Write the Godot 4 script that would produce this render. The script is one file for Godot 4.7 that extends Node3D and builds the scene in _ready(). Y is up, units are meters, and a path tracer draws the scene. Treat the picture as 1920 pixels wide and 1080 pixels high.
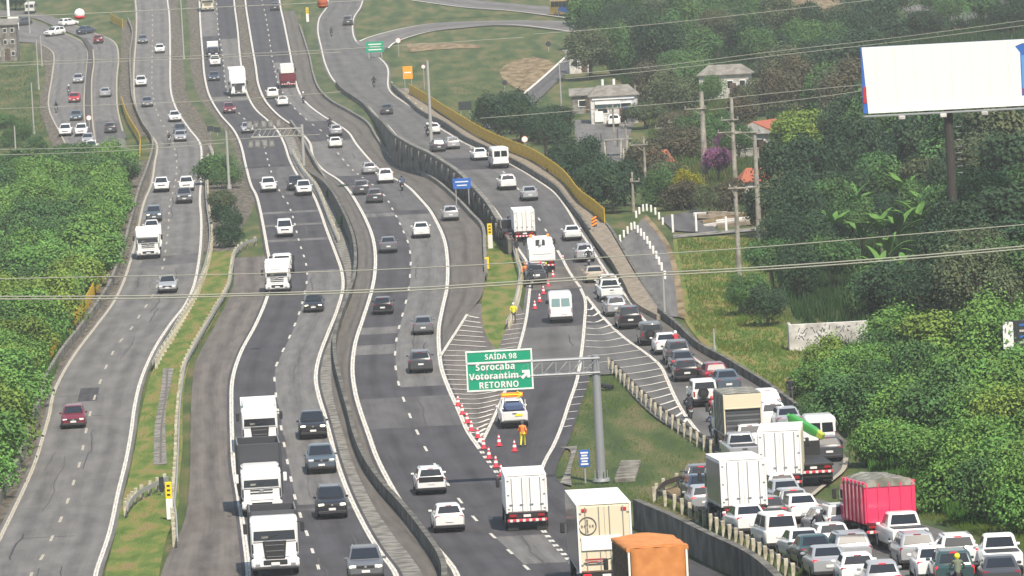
extends Node3D

# ---------------------------------------------------------------- survey of the valley
const F := 10000.0            # focal length in survey units (the field is 1920 wide)
const CH := 36.0              # height of the camera mast above the datum
const STEP := 3.0             # the valley's cross-sections lie this far apart
const FIRST := 90.0
const COUNT := 640
var FW := Vector3(0, -sin(0.0700), -cos(0.0700))
var RT := Vector3.RIGHT
var UP := Vector3.UP
var prof := PackedFloat32Array()
var rng := RandomNumberGenerator.new()
var names := {}
var M := {}
var ROADS := {}

func hermite(xs: PackedFloat32Array, ys: PackedFloat32Array, x: float) -> float:
	var n := xs.size()
	if x <= xs[0]:
		return ys[0] + (ys[1] - ys[0]) / (xs[1] - xs[0]) * (x - xs[0])
	if x >= xs[n - 1]:
		return ys[n - 1] + (ys[n - 1] - ys[n - 2]) / (xs[n - 1] - xs[n - 2]) * (x - xs[n - 1])
	var lo := 0
	var hi := n - 1
	while hi - lo > 1:
		var mid := (lo + hi) / 2
		if xs[mid] > x:
			hi = mid
		else:
			lo = mid
	var w := xs[hi] - xs[lo]
	var t := (x - xs[lo]) / w
	var d := (ys[hi] - ys[lo]) / w
	var m0 := d
	var m1 := d
	if lo > 0:
		m0 = (d + (ys[lo] - ys[lo - 1]) / (xs[lo] - xs[lo - 1])) * 0.5
	if hi < n - 1:
		m1 = (d + (ys[hi + 1] - ys[hi]) / (xs[hi + 1] - xs[hi])) * 0.5
	var t2 := t * t
	var t3 := t2 * t
	return (2 * t3 - 3 * t2 + 1) * ys[lo] + (t3 - 2 * t2 + t) * w * m0 + (3 * t2 - 2 * t3) * ys[hi] + (t3 - t2) * w * m1

func survey() -> void:
	var up0 := RT.cross(FW)
	var rows := [[1130.0, 255.0], [990.0, 304.0], [810.0, 368.0], [620.0, 446.0], [430.0, 570.0], [265.0, 725.0], [100.0, 912.0], [-6.0, 1042.0], [-100.0, 1170.0]]
	var xs := PackedFloat32Array()
	var ys := PackedFloat32Array()
	for r in rows:
		var p: Vector3 = Vector3(0, CH, 0) + (FW * F + up0 * (540.0 - r[0])) * (r[1] / F)
		xs.append(-p.z)
		ys.append(p.y)
	xs.insert(0, 120.0)
	ys.insert(0, ys[0] + 2.5)
	xs.append(1500.0)
	ys.append(ys[ys.size() - 1] + 14.0)
	xs.append(2400.0)
	ys.append(ys[ys.size() - 1] + 45.0)
	for i in COUNT:
		prof.append(hermite(xs, ys, FIRST + i * STEP))
	RT = (Vector3.RIGHT * cos(0.052) - up0 * sin(0.052)).normalized()
	UP = RT.cross(FW).normalized()

func hd(d: float) -> float:          # height of the valley floor at distance d
	var u := clampf((d - FIRST) / STEP, 0.0, COUNT - 1.001)
	var i := int(u)
	return lerpf(prof[i], prof[i + 1], u - i)

func rise_none(_d: float) -> float:
	return 0.0

func rise_ramp(d: float) -> float:   # the ramp stands on a retaining wall
	return 3.1 * smoothstep(800.0, 690.0, d) * (1.0 - smoothstep(640.0, 480.0, d))

func rise_main(d: float) -> float:
	return 1.7 * smoothstep(700.0, 610.0, d) * (1.0 - smoothstep(560.0, 455.0, d))

func G(px: float, py: float, rise: Callable = rise_none, extra := 0.0) -> Vector3:   # the point of the ground that the surveyor's sight line meets
	var dir := FW * F + RT * (px - 960.0) + UP * (540.0 - py)
	dir /= -dir.z
	var lo := 100.0
	var hi := 1990.0
	for k in 34:
		var mid := (lo + hi) * 0.5
		var e: float = extra + (rise.call(mid))
		if CH + dir.y * mid > hd(mid) + e:
			lo = mid
		else:
			hi = mid
	var d := (lo + hi) * 0.5
	return Vector3(dir.x * d, CH + dir.y * d, -d)

func at_d(px: float, py: float, d: float) -> Vector3:   # on the sight line at distance d
	var dir := FW * F + RT * (px - 960.0) + UP * (540.0 - py)
	return Vector3(0, CH, 0) + dir / -dir.z * d

func mpp(p: Vector3) -> float:       # metres per survey unit at p
	return (p - Vector3(0, CH, 0)).dot(FW) / F

# ---------------------------------------------------------------- nodes
func numbered(called: String) -> String:
	var n: int = names.get(called, 0)
	names[called] = n + 1
	return called if n == 0 else "%s_%03d" % [called, n]

func tag(o: Node, label: String, category: String, group := "") -> Node:
	o.set_meta("label", label)
	o.set_meta("category", category)
	if group != "":
		o.set_meta("group", group)
	return o

func thing(called: String, label: String, category: String, at := Vector3.ZERO, turn := 0.0, group := "") -> Node3D:
	var o := Node3D.new()
	o.name = numbered(called)
	add_child(o)
	o.position = at
	o.rotation.y = turn
	tag(o, label, category, group)
	return o

func put(called: String, mesh: Mesh, mat: Material, parent: Node = null, at := Vector3.ZERO) -> MeshInstance3D:
	var o := MeshInstance3D.new()
	o.mesh = mesh
	if mat:
		o.set_surface_override_material(0, mat)
	o.position = at
	if parent:
		o.name = called
		parent.add_child(o, true)
	else:
		o.name = numbered(called)
		add_child(o)
	return o

func struct(called: String, mesh: Mesh, mat: Material) -> MeshInstance3D:
	var o := put(called, mesh, mat)
	o.set_meta("kind", "structure")
	return o

func begin() -> SurfaceTool:
	var st := SurfaceTool.new()
	st.begin(Mesh.PRIMITIVE_TRIANGLES)
	return st

func done(st: SurfaceTool) -> ArrayMesh:
	st.generate_normals()
	return st.commit()

func quad(st: SurfaceTool, a: Vector3, b: Vector3, c: Vector3, d: Vector3) -> void:
	for p in [a, b, c, a, c, d]:
		st.add_vertex(p)

func loft(st: SurfaceTool, rings: Array, caps := true, group := 0) -> void:
	st.set_smooth_group(group)
	for i in rings.size() - 1:
		var a: PackedVector3Array = rings[i]
		var b: PackedVector3Array = rings[i + 1]
		var n := a.size()
		for k in n:
			var k2 := (k + 1) % n
			quad(st, a[k], a[k2], b[k2], b[k])
	if caps:
		st.set_smooth_group(-1)
		for e in [0, rings.size() - 1]:
			var r: PackedVector3Array = rings[e]
			for k in range(1, r.size() - 1):
				if e == 0:
					st.add_vertex(r[0]); st.add_vertex(r[k + 1]); st.add_vertex(r[k])
				else:
					st.add_vertex(r[0]); st.add_vertex(r[k]); st.add_vertex(r[k + 1])

func rr(hw: float, y0: float, y1: float, r: float, z: float) -> PackedVector3Array:   # rounded rectangle across z
	var out := PackedVector3Array()
	for c in [[1, 1, 0.0], [-1, 1, 0.5], [-1, -1, 1.0], [1, -1, 1.5]]:
		for k in 3:
			var a: float = (c[2] + k * 0.25) * PI
			out.append(Vector3(c[0] * (hw - r) + cos(a) * r, (y1 - r if c[1] > 0 else y0 + r) + sin(a) * r, z))
	return out

func rz(hw: float, z0: float, z1: float, r: float, y: float) -> PackedVector3Array:   # rounded rectangle at height y
	var out := PackedVector3Array()
	for c in [[1, 1, 0.0], [-1, 1, 0.5], [-1, -1, 1.0], [1, -1, 1.5]]:
		for k in 3:
			var a: float = (c[2] + k * 0.25) * PI
			out.append(Vector3(c[0] * (hw - r) + cos(a) * r, y, (z1 - r if c[1] > 0 else z0 + r) + sin(a) * r))
	return out

func boxm(st: SurfaceTool, c: Vector3, s: Vector3, b := 0.02) -> void:   # box with chamfered ends
	b = minf(b, minf(s.x, minf(s.y, s.z)) * 0.3)
	var h := s * 0.5
	var rings := []
	for k in [[-h.z, b], [-h.z + b, 0.0], [h.z - b, 0.0], [h.z, b]]:
		var q: float = k[1]
		var ring := PackedVector3Array()
		for p in [[1, 1, 0], [1, 1, 1], [-1, 1, 1], [-1, 1, 0], [-1, -1, 0], [-1, -1, 1], [1, -1, 1], [1, -1, 0]]:
			var ix: float = b if p[2] == 1 else 0.0
			var iy: float = 0.0 if p[2] == 1 else b
			ring.append(c + Vector3(p[0] * (h.x - q - ix), p[1] * (h.y - q - iy), k[0]))
		rings.append(ring)
	loft(st, rings, true, -1)

func box(s: Vector3, b := 0.02, c := Vector3.ZERO) -> ArrayMesh:
	var st := begin()
	boxm(st, c, s, b)
	return done(st)

func tube(st: SurfaceTool, a: Vector3, b: Vector3, ra: float, rb: float, n := 8, caps := true) -> void:
	var ax := (b - a).normalized()
	var u := ax.cross(Vector3.UP if absf(ax.y) < 0.9 else Vector3.RIGHT).normalized()
	var v := ax.cross(u)
	var r0 := PackedVector3Array()
	var r1 := PackedVector3Array()
	for k in n:
		var t := TAU * k / n
		r0.append(a + (u * cos(t) + v * sin(t)) * ra)
		r1.append(b + (u * cos(t) + v * sin(t)) * rb)
	loft(st, [r0, r1], caps, 0)

func pipe(a: Vector3, b: Vector3, ra: float, rb := -1.0, n := 8) -> ArrayMesh:
	var st := begin()
	tube(st, a, b, ra, ra if rb < 0 else rb, n)
	return done(st)

func disc(r: float, w: float, n := 16, br := 0.03) -> ArrayMesh:   # a wheel-shaped solid along x
	var st := begin()
	var rings := []
	for k in [[-w / 2, r - br], [-w / 2 + br, r], [w / 2 - br, r], [w / 2, r - br]]:
		var ring := PackedVector3Array()
		for i in n:
			ring.append(Vector3(k[0], cos(TAU * i / n) * k[1], sin(TAU * i / n) * k[1]))
		rings.append(ring)
	loft(st, rings, true, -1)
	return done(st)

func ball(r: Vector3, n := 8) -> ArrayMesh:
	var st := begin()
	var rings := []
	for i in range(0, n + 1):
		var a := PI * clampf(float(i) / n, 0.02, 0.98)
		var ring := PackedVector3Array()
		for k in n * 2:
			ring.append(Vector3(sin(a) * cos(TAU * k / (n * 2)) * r.x, cos(a) * r.y, sin(a) * sin(TAU * k / (n * 2)) * r.z))
		rings.append(ring)
	loft(st, rings, true, 0)
	return done(st)

func lettering(text: String, size: float, depth := 0.02, bold := true) -> TextMesh:
	var t := TextMesh.new()
	var f := SystemFont.new()
	f.font_names = PackedStringArray(["Droid Sans"])
	f.font_weight = 700 if bold else 400
	t.font = f
	t.text = text
	t.font_size = 32
	t.pixel_size = size / 32.0
	t.depth = depth
	return t

# ---------------------------------------------------------------- materials
func lin(r: float, g: float, b: float) -> Color:
	return Color(r, g, b).linear_to_srgb()

func paint(r: float, g: float, b: float, rough := 0.45, metal := 0.0) -> StandardMaterial3D:
	var m := StandardMaterial3D.new()
	m.albedo_color = lin(r, g, b)
	m.roughness = rough
	m.metallic = metal
	return m

func coat(r: float, g: float, b: float) -> StandardMaterial3D:
	var m := paint(r, g, b, 0.35)
	m.clearcoat_enabled = true
	m.clearcoat = 0.6
	m.clearcoat_roughness = 0.12
	return m

func noise_tex(seed_: int, freq: float, ramp: Array, oct := 4, size := 512) -> ImageTexture:
	var n := FastNoiseLite.new()
	n.seed = seed_
	n.frequency = freq
	n.fractal_octaves = oct
	var g := n.get_seamless_image(size, size)
	var im := Image.create(size, size, false, Image.FORMAT_RGB8)
	var gr := Gradient.new()
	gr.offsets = PackedFloat32Array()
	gr.colors = PackedColorArray()
	var offs := PackedFloat32Array()
	var cols := PackedColorArray()
	for r in ramp:
		offs.append(r[0])
		cols.append(lin(r[1], r[2], r[3]))
	gr.offsets = offs
	gr.colors = cols
	for y in size:
		for x in size:
			im.set_pixel(x, y, gr.sample(g.get_pixel(x, y).r))
	return ImageTexture.create_from_image(im)

func earth(tex: Texture2D, scale: float, rough := 0.95, detail: Texture2D = null, dscale := 6.0, stretch := 1.0) -> StandardMaterial3D:
	var m := StandardMaterial3D.new()
	m.albedo_texture = tex
	m.uv1_triplanar = true
	m.uv1_world_triplanar = true
	m.uv1_scale = Vector3(scale, scale, scale * stretch)
	m.roughness = rough
	m.metallic_specular = 0.3
	if detail:
		m.detail_enabled = true
		m.detail_albedo = detail
		m.detail_blend_mode = BaseMaterial3D.BLEND_MODE_MUL
		m.detail_uv_layer = BaseMaterial3D.DETAIL_UV_2
		m.uv2_triplanar = true
		m.uv2_world_triplanar = true
		m.uv2_scale = Vector3(dscale, dscale, dscale * stretch)
	return m

func road_tex(seed_: int, r: float, g: float, b: float, lanes: int, contrast := 0.16, joints := 0) -> ImageTexture:   # wheel paths, oil line, wear and fine cracks
	var w := 256
	var h := 512
	var n := FastNoiseLite.new()
	n.seed = seed_
	n.frequency = 0.012
	n.fractal_octaves = 4
	var big := n.get_seamless_image(w, h)
	n.frequency = 0.16
	n.seed = seed_ + 5
	var fine := n.get_seamless_image(w, h)
	n.frequency = 0.05
	n.seed = seed_ + 9
	var streak := n.get_seamless_image(w, 32)
	var im := Image.create(w, h, true, Image.FORMAT_RGB8)
	var rg := RandomNumberGenerator.new()
	rg.seed = seed_
	var jy := []
	for k in joints:
		jy.append(rg.randi_range(0, h - 1))
	for y in h:
		for x in w:
			var u := fmod(float(x) / w * lanes, 1.0)
			var wheel := exp(-pow((u - 0.27) / 0.09, 2)) + exp(-pow((u - 0.73) / 0.09, 2))
			var oil := exp(-pow((u - 0.5) / 0.10, 2))
			var k := 1.0 + contrast * (0.35 * wheel - 0.75 * oil) + (big.get_pixel(x, y).r - 0.5) * contrast * 1.9 + (fine.get_pixel(x, y).r - 0.5) * 0.28 + (streak.get_pixel(x, y / 16).r - 0.5) * contrast
			for j in jy:
				if absi(y - j - int(4 * sin(x * 0.05 + j))) < 1:
					k *= 0.72
			im.set_pixel(x, y, lin(clampf(r * k, 0, 1), clampf(g * k, 0, 1), clampf(b * k, 0, 1)))
	im.generate_mipmaps()
	return ImageTexture.create_from_image(im)

func road_mat(tex: Texture2D) -> StandardMaterial3D:
	var m := StandardMaterial3D.new()
	m.albedo_texture = tex
	m.roughness = 0.85
	m.metallic_specular = 0.35
	m.texture_repeat = true
	return m

func leaf_mat(r: float, g: float, b: float) -> StandardMaterial3D:
	var m := StandardMaterial3D.new()
	m.albedo_color = lin(r, g, b)
	m.vertex_color_use_as_albedo = true
	m.roughness = 0.7
	m.metallic_specular = 0.3
	m.backlight_enabled = true
	m.backlight = lin(r * 0.6, g * 0.65, b * 0.35)
	m.cull_mode = BaseMaterial3D.CULL_DISABLED
	return m

func make_materials() -> void:
	M.lane_grey = road_mat(road_tex(11, 0.138, 0.132, 0.124, 2, 0.24, 5))
	M.lane_grey1 = road_mat(road_tex(12, 0.138, 0.132, 0.125, 1, 0.24, 6))
	M.lane_mid = road_mat(road_tex(13, 0.098, 0.094, 0.093, 1, 0.24, 3))
	M.lane_dark = road_mat(road_tex(14, 0.056, 0.053, 0.057, 1, 0.24, 2))
	M.lane_dark2 = road_mat(road_tex(15, 0.06, 0.057, 0.061, 2, 0.24, 5))
	M.ramp_grey = road_mat(road_tex(16, 0.112, 0.108, 0.103, 2, 0.24, 5))
	M.shoulder = road_mat(road_tex(17, 0.113, 0.101, 0.087, 1, 0.24, 9))
	M.red_shoulder = road_mat(road_tex(18, 0.126, 0.111, 0.098, 1, 0.26, 12))
	M.line = road_mat(road_tex(19, 0.56, 0.53, 0.47, 1, 0.45, 14))
	M.line_worn = road_mat(road_tex(20, 0.40, 0.36, 0.29, 1, 0.3, 9))
	M.dirt = earth(noise_tex(21, 0.02, [[0.2, 0.06, 0.055, 0.042], [0.5, 0.115, 0.10, 0.078], [0.8, 0.17, 0.145, 0.115]], 5), 0.12, 0.95, null, 1.0, 0.3)
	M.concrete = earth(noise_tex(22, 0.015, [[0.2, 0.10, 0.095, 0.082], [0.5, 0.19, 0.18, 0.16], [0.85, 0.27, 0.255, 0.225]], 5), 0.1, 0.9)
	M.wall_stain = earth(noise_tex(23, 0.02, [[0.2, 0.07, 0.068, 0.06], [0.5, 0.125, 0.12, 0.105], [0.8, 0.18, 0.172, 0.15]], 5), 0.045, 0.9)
	M.sidewalk = earth(noise_tex(24, 0.02, [[0.2, 0.17, 0.14, 0.105], [0.5, 0.235, 0.2, 0.155], [0.85, 0.30, 0.255, 0.2]], 4), 0.1, 0.95)
	var gtex := noise_tex(25, 0.012, [[0.15, 0.05, 0.08, 0.028], [0.40, 0.07, 0.102, 0.034], [0.56, 0.095, 0.122, 0.042], [0.70, 0.135, 0.135, 0.055], [0.88, 0.18, 0.15, 0.08]], 5)
	var gfine := noise_tex(26, 0.05, [[0.2, 0.45, 0.5, 0.42], [0.5, 0.8, 0.82, 0.75], [0.8, 1.0, 1.0, 1.0]], 4)
	M.grass = earth(gtex, 0.04, 0.95, gfine, 0.3, 0.22)
	M.lawn = earth(noise_tex(27, 0.012, [[0.2, 0.10, 0.155, 0.03], [0.45, 0.15, 0.20, 0.045], [0.62, 0.22, 0.215, 0.06], [0.8, 0.27, 0.20, 0.09]], 5), 0.09, 0.95, gfine, 0.4, 0.22)
	M.verge_grass = earth(noise_tex(38, 0.014, [[0.2, 0.06, 0.085, 0.04], [0.5, 0.09, 0.12, 0.05], [0.8, 0.14, 0.135, 0.07]], 5, 256), 0.09, 0.95, gfine, 0.4, 0.22)
	M.dry = earth(noise_tex(28, 0.015, [[0.2, 0.12, 0.085, 0.045], [0.5, 0.2, 0.15, 0.085], [0.8, 0.28, 0.215, 0.13]], 5), 0.06, 0.95, null, 1.0, 0.3)
	M.white = coat(0.80, 0.80, 0.78)
	M.offwhite = coat(0.62, 0.61, 0.57)
	M.silver = coat(0.42, 0.43, 0.44)
	M.silver.metallic = 0.35
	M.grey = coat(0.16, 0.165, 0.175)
	M.grey.metallic = 0.3
	M.dark = coat(0.055, 0.058, 0.066)
	M.black = coat(0.016, 0.016, 0.019)
	M.navy = coat(0.03, 0.045, 0.08)
	M.slate = coat(0.075, 0.10, 0.125)
	M.teal = coat(0.03, 0.07, 0.075)
	M.maroon = coat(0.16, 0.012, 0.024)
	M.red = coat(0.45, 0.02, 0.03)
	M.pink_red = coat(0.72, 0.035, 0.115)
	M.beige = coat(0.42, 0.37, 0.28)
	M.blue = coat(0.03, 0.11, 0.42)
	M.green = coat(0.05, 0.30, 0.045)
	M.lime = coat(0.42, 0.48, 0.05)
	M.orange = coat(0.72, 0.24, 0.03)
	M.bus_yellow = coat(0.6, 0.36, 0.04)
	M.cream = paint(0.66, 0.58, 0.42, 0.6)
	M.glass = paint(0.018, 0.021, 0.027, 0.08)
	M.glass.metallic_specular = 0.6
	M.glass_light = paint(0.22, 0.34, 0.34, 0.1)
	M.tyre = paint(0.014, 0.014, 0.015, 0.9)
	M.rim = paint(0.3, 0.3, 0.31, 0.35, 0.6)
	M.plastic = paint(0.022, 0.022, 0.024, 0.6)
	M.chrome = paint(0.55, 0.55, 0.56, 0.25, 0.7)
	M.lamp = paint(0.75, 0.76, 0.74, 0.15)
	M.lamp_on = paint(0.9, 0.9, 0.8, 0.2)
	M.lamp_on.emission_enabled = true
	M.lamp_on.emission = Color(1.0, 0.97, 0.8)
	M.lamp_on.emission_energy_multiplier = 1.3
	M.tail = paint(0.28, 0.012, 0.014, 0.25)
	M.tail_on = paint(0.5, 0.02, 0.03, 0.3)
	M.tail_on.emission_enabled = true
	M.tail_on.emission = Color(1.0, 0.08, 0.1)
	M.tail_on.emission_energy_multiplier = 0.9
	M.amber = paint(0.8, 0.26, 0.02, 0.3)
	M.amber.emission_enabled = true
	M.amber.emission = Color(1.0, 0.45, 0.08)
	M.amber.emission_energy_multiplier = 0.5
	M.plate = paint(0.7, 0.7, 0.68, 0.5)
	M.matt_white = paint(0.78, 0.77, 0.74, 0.6)
	M.steel = paint(0.32, 0.33, 0.34, 0.5, 0.35)
	M.rust = paint(0.07, 0.058, 0.05, 0.7, 0.2)
	M.galv = paint(0.36, 0.36, 0.34, 0.6, 0.15)
	M.white_b = coat(0.72, 0.72, 0.70)
	M.white_c = coat(0.80, 0.78, 0.73)
	M.post = earth(noise_tex(30, 0.03, [[0.2, 0.30, 0.27, 0.2], [0.6, 0.46, 0.43, 0.33], [0.85, 0.58, 0.54, 0.43]], 4, 128), 0.5, 0.9)
	M.pole = earth(noise_tex(31, 0.03, [[0.2, 0.2, 0.185, 0.16], [0.6, 0.3, 0.28, 0.24], [0.85, 0.4, 0.37, 0.31]], 4, 128), 0.3, 0.9)
	M.yellow = earth(noise_tex(32, 0.02, [[0.2, 0.52, 0.32, 0.015], [0.6, 0.66, 0.42, 0.022], [0.85, 0.74, 0.5, 0.04]], 4, 256), 0.2, 0.6)
	M.sign_green = paint(0.0, 0.30, 0.16, 0.5)
	M.sign_blue = paint(0.02, 0.12, 0.45, 0.5)
	M.sign_yellow = paint(0.85, 0.6, 0.01, 0.5)
	M.sign_orange = paint(0.85, 0.33, 0.01, 0.5)
	M.sign_dark = paint(0.02, 0.028, 0.028, 0.6)
	M.cone = paint(0.62, 0.045, 0.07, 0.6)
	M.wire = paint(0.30, 0.30, 0.25, 0.7)
	M.roof_grey = earth(noise_tex(33, 0.03, [[0.2, 0.16, 0.15, 0.13], [0.6, 0.24, 0.225, 0.2], [0.85, 0.3, 0.28, 0.25]], 4, 128), 0.2, 0.9)
	M.roof_red = paint(0.34, 0.10, 0.055, 0.9)
	M.plaster = earth(noise_tex(34, 0.02, [[0.2, 0.38, 0.36, 0.33], [0.6, 0.56, 0.54, 0.51], [0.85, 0.66, 0.64, 0.6]], 4, 128), 0.2, 0.9)
	M.tarp = earth(noise_tex(35, 0.02, [[0.2, 0.50, 0.19, 0.06], [0.6, 0.56, 0.225, 0.075], [0.85, 0.62, 0.26, 0.09]], 4, 256), 0.25, 0.8)
	M.canvas_grey = earth(noise_tex(36, 0.02, [[0.2, 0.14, 0.14, 0.115], [0.6, 0.23, 0.225, 0.19], [0.85, 0.33, 0.32, 0.28]], 4, 128), 0.5, 0.8)
	M.wood = earth(noise_tex(37, 0.03, [[0.2, 0.06, 0.042, 0.03], [0.6, 0.12, 0.085, 0.06], [0.85, 0.18, 0.13, 0.1]], 4, 128), 0.8, 0.9)
	M.skin = paint(0.32, 0.17, 0.11, 0.6)
	M.bark = paint(0.13, 0.10, 0.075, 0.95)
	M.hivis = paint(0.55, 0.72, 0.02, 0.7)
	M.hivis2 = paint(0.72, 0.66, 0.02, 0.7)
	M.hivis_orange = paint(0.8, 0.22, 0.04, 0.7)
	M.cloth_dark = paint(0.02, 0.022, 0.03, 0.9)
	M.cloth_grey = paint(0.09, 0.09, 0.10, 0.9)
	M.cloth_red = paint(0.42, 0.03, 0.04, 0.9)
	M.cloth_green = paint(0.14, 0.16, 0.11, 0.9)
	M.cloth_blue = paint(0.06, 0.09, 0.18, 0.9)
	M.leaf_bright = leaf_mat(0.20, 0.38, 0.095)
	M.leaf_lime = leaf_mat(0.27, 0.39, 0.085)
	M.leaf_mid = leaf_mat(0.11, 0.225, 0.075)
	M.leaf_dark = leaf_mat(0.048, 0.10, 0.052)
	M.leaf_olive = leaf_mat(0.14, 0.175, 0.095)
	M.leaf_yellow = leaf_mat(0.40, 0.38, 0.03)
	M.leaf_purple = leaf_mat(0.36, 0.13, 0.33)
	M.banana = leaf_mat(0.115, 0.225, 0.065)
	M.leaf_brown = leaf_mat(0.14, 0.125, 0.085)
	M.board_pole = paint(0.035, 0.028, 0.024, 0.8)
	M.sky_print = paint(0.07, 0.3, 0.68, 0.5)
	M.tuft_far = leaf_mat(0.12, 0.16, 0.055)
	M.tuft = leaf_mat(0.20, 0.25, 0.085)

# ---------------------------------------------------------------- ribbons of ground that follow the valley
func curve(pts: Array, rise: Callable = rise_none) -> Dictionary:   # surveyed points, far to near -> x at each distance
	var all := pts.duplicate()
	var a = pts[0]
	var b = pts[1]
	if a[1] < 12:
		all.insert(0, [a[0] + (a[0] - b[0]) / (b[1] - a[1]) * 50.0, a[1] - 50.0])
	a = pts[pts.size() - 1]
	b = pts[pts.size() - 2]
	if a[1] > 1060:
		all.append([a[0] + (a[0] - b[0]) / (a[1] - b[1]) * 70.0, a[1] + 70.0])
	var ds := PackedFloat32Array()
	var xs := PackedFloat32Array()
	for i in range(all.size() - 1, -1, -1):
		var g := G(all[i][0], all[i][1], rise)
		if ds.size() and -g.z <= ds[ds.size() - 1] + 0.5:
			continue
		ds.append(-g.z)
		xs.append(g.x)
	return {"d": ds, "x": xs, "near": ds[0], "far": ds[ds.size() - 1]}

func cx(c: Dictionary, d: float) -> float:
	return hermite(c.d, c.x, d)

func slices(d0: float, d1: float) -> PackedFloat32Array:
	var out := PackedFloat32Array()
	out.append(d0)
	var k := ceilf((d0 - FIRST) / STEP + 0.05)
	while FIRST + k * STEP < d1 - 0.05:
		out.append(FIRST + k * STEP)
		k += 1
	out.append(d1)
	return out

func strip(st: SurfaceTool, lf: Callable, rf: Callable, d0: float, d1: float, lift: float, rise: Callable = rise_none, vscale := 60.0, u0 := 0.0, u1 := 1.0) -> void:
	var prev := []
	st.set_smooth_group(0)
	for d in slices(d0, d1):
		var y: float = hd(d) + lift + (rise.call(d))
		var l := Vector3(lf.call(d), y, -d)
		var r := Vector3(rf.call(d), y, -d)
		if prev.size():
			for q in [[prev[0], u0, prev[2]], [l, u0, d], [r, u1, d], [prev[0], u0, prev[2]], [r, u1, d], [prev[1], u1, prev[2]]]:
				st.set_uv(Vector2(q[1], q[2] / vscale))
				st.add_vertex(q[0])
		prev = [l, r, d]

func ribbon(called: String, l: Dictionary, r: Dictionary, mat: Material, lift: float, rise: Callable = rise_none, vscale := 60.0) -> MeshInstance3D:
	var st := begin()
	strip(st, func(d): return cx(l, d), func(d): return cx(r, d), maxf(l.near, r.near), minf(l.far, r.far), lift, rise, vscale)
	return struct(called, done(st), mat)

func line_along(c: Dictionary, d0: float, d1: float, w: float, rise: Callable = rise_none, lift := 0.034) -> ArrayMesh:
	var st := begin()
	strip(st, func(d): return cx(c, d) - w * 0.5, func(d): return cx(c, d) + w * 0.5, d0, d1, lift, rise, 14.0)
	return done(st)

func road(key: String, called: String, lp: Array, rp: Array, mp: Array, mat: Material, edge := 0.26, rise: Callable = rise_none, dashes := true) -> void:
	var l := curve(lp, rise)
	var r := curve(rp, rise)
	var pad := 0.35
	var R := {"l": l, "r": r, "rise": rise, "m": curve(mp, rise) if mp.size() else {}}
	ROADS[key] = R
	var st := begin()
	strip(st, func(d): return cx(l, d) - pad, func(d): return cx(r, d) + pad, maxf(l.near, r.near), minf(l.far, r.far), 0.02, rise)
	var o := struct(called, done(st), mat)
	R.node = o
	put("edge_line", line_along(l, l.near, l.far, edge, rise), M.line_worn if key == "B" else M.line, o)
	var solid_from: float = r.near
	if key == "D":
		solid_from = -G(900, 843).z
		var dd: float = r.near
		while dd < solid_from - 1.5:
			put("lane_dash", line_along(r, dd, dd + 1.6, 0.3, rise), M.line, o)
			dd += 3.4
	put("edge_line", line_along(r, solid_from, r.far, edge, rise), M.line, o)
	if mp.size() and dashes:
		var d: float = R.m.near
		while d + 4.0 < R.m.far:
			put("lane_dash", line_along(R.m, d, d + 3.6, 0.17, rise), M.line_worn if key == "B" else M.line, o)
			d += 12.0

func patch(key: String, side: int, y0: float, y1: float, mat: Material, lift := 0.026) -> void:   # a resurfaced stretch of a lane: -1 left, 1 right, 0 both
	var R: Dictionary = ROADS[key]
	var xs := []
	for y in [y0, y1]:
		var best := 0.0
		var bd := 1e9
		for k in 3000:                      # where the road's middle line crosses that row
			var d: float = lerpf(R.l.near, R.l.far, k / 3000.0)
			var x := (cx(R.l, d) + cx(R.r, d)) * 0.5
			var p: Vector3 = Vector3(x, hd(d) + (R.rise.call(d)) - CH, -d)
			var row := 540.0 - p.dot(UP) / p.dot(FW) * F
			if absf(row - y) < bd:
				bd = absf(row - y)
				best = d
		xs.append(best)
	var d1: float = xs[0]
	var d0: float = xs[1]
	var lf := func(d): return cx(R.l, d) + 0.12 if side < 1 else cx(R.m, d) + 0.04
	var rf := func(d): return cx(R.r, d) - 0.12 if side > -1 else cx(R.m, d) - 0.04
	var st := begin()
	strip(st, lf, rf, d0, d1, lift, R.rise)
	put("resurfaced_patch", done(st), mat, R.node)

func wall_along(st: SurfaceTool, c: Dictionary, d0: float, d1: float, off: float, base: float, top: float, w: float, rise: Callable = rise_none, base_rise := false) -> void:   # an upright wall of thickness w
	var prev := []
	st.set_smooth_group(-1)
	for d in slices(d0, d1):
		var h := hd(d)
		var e: float = rise.call(d)
		var x := cx(c, d) + off
		var yb := h + base + (e if base_rise else 0.0)
		var yt := h + e + top
		var now := [Vector3(x - w / 2, yb, -d), Vector3(x - w / 2, yt, -d), Vector3(x + w / 2, yt, -d), Vector3(x + w / 2, yb, -d)]
		if prev.size():
			for k in 3:
				quad(st, prev[k], prev[k + 1], now[k + 1], now[k])
		else:
			quad(st, now[0], now[1], now[2], now[3])
		prev = now
	quad(st, prev[3], prev[2], prev[1], prev[0])

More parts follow.
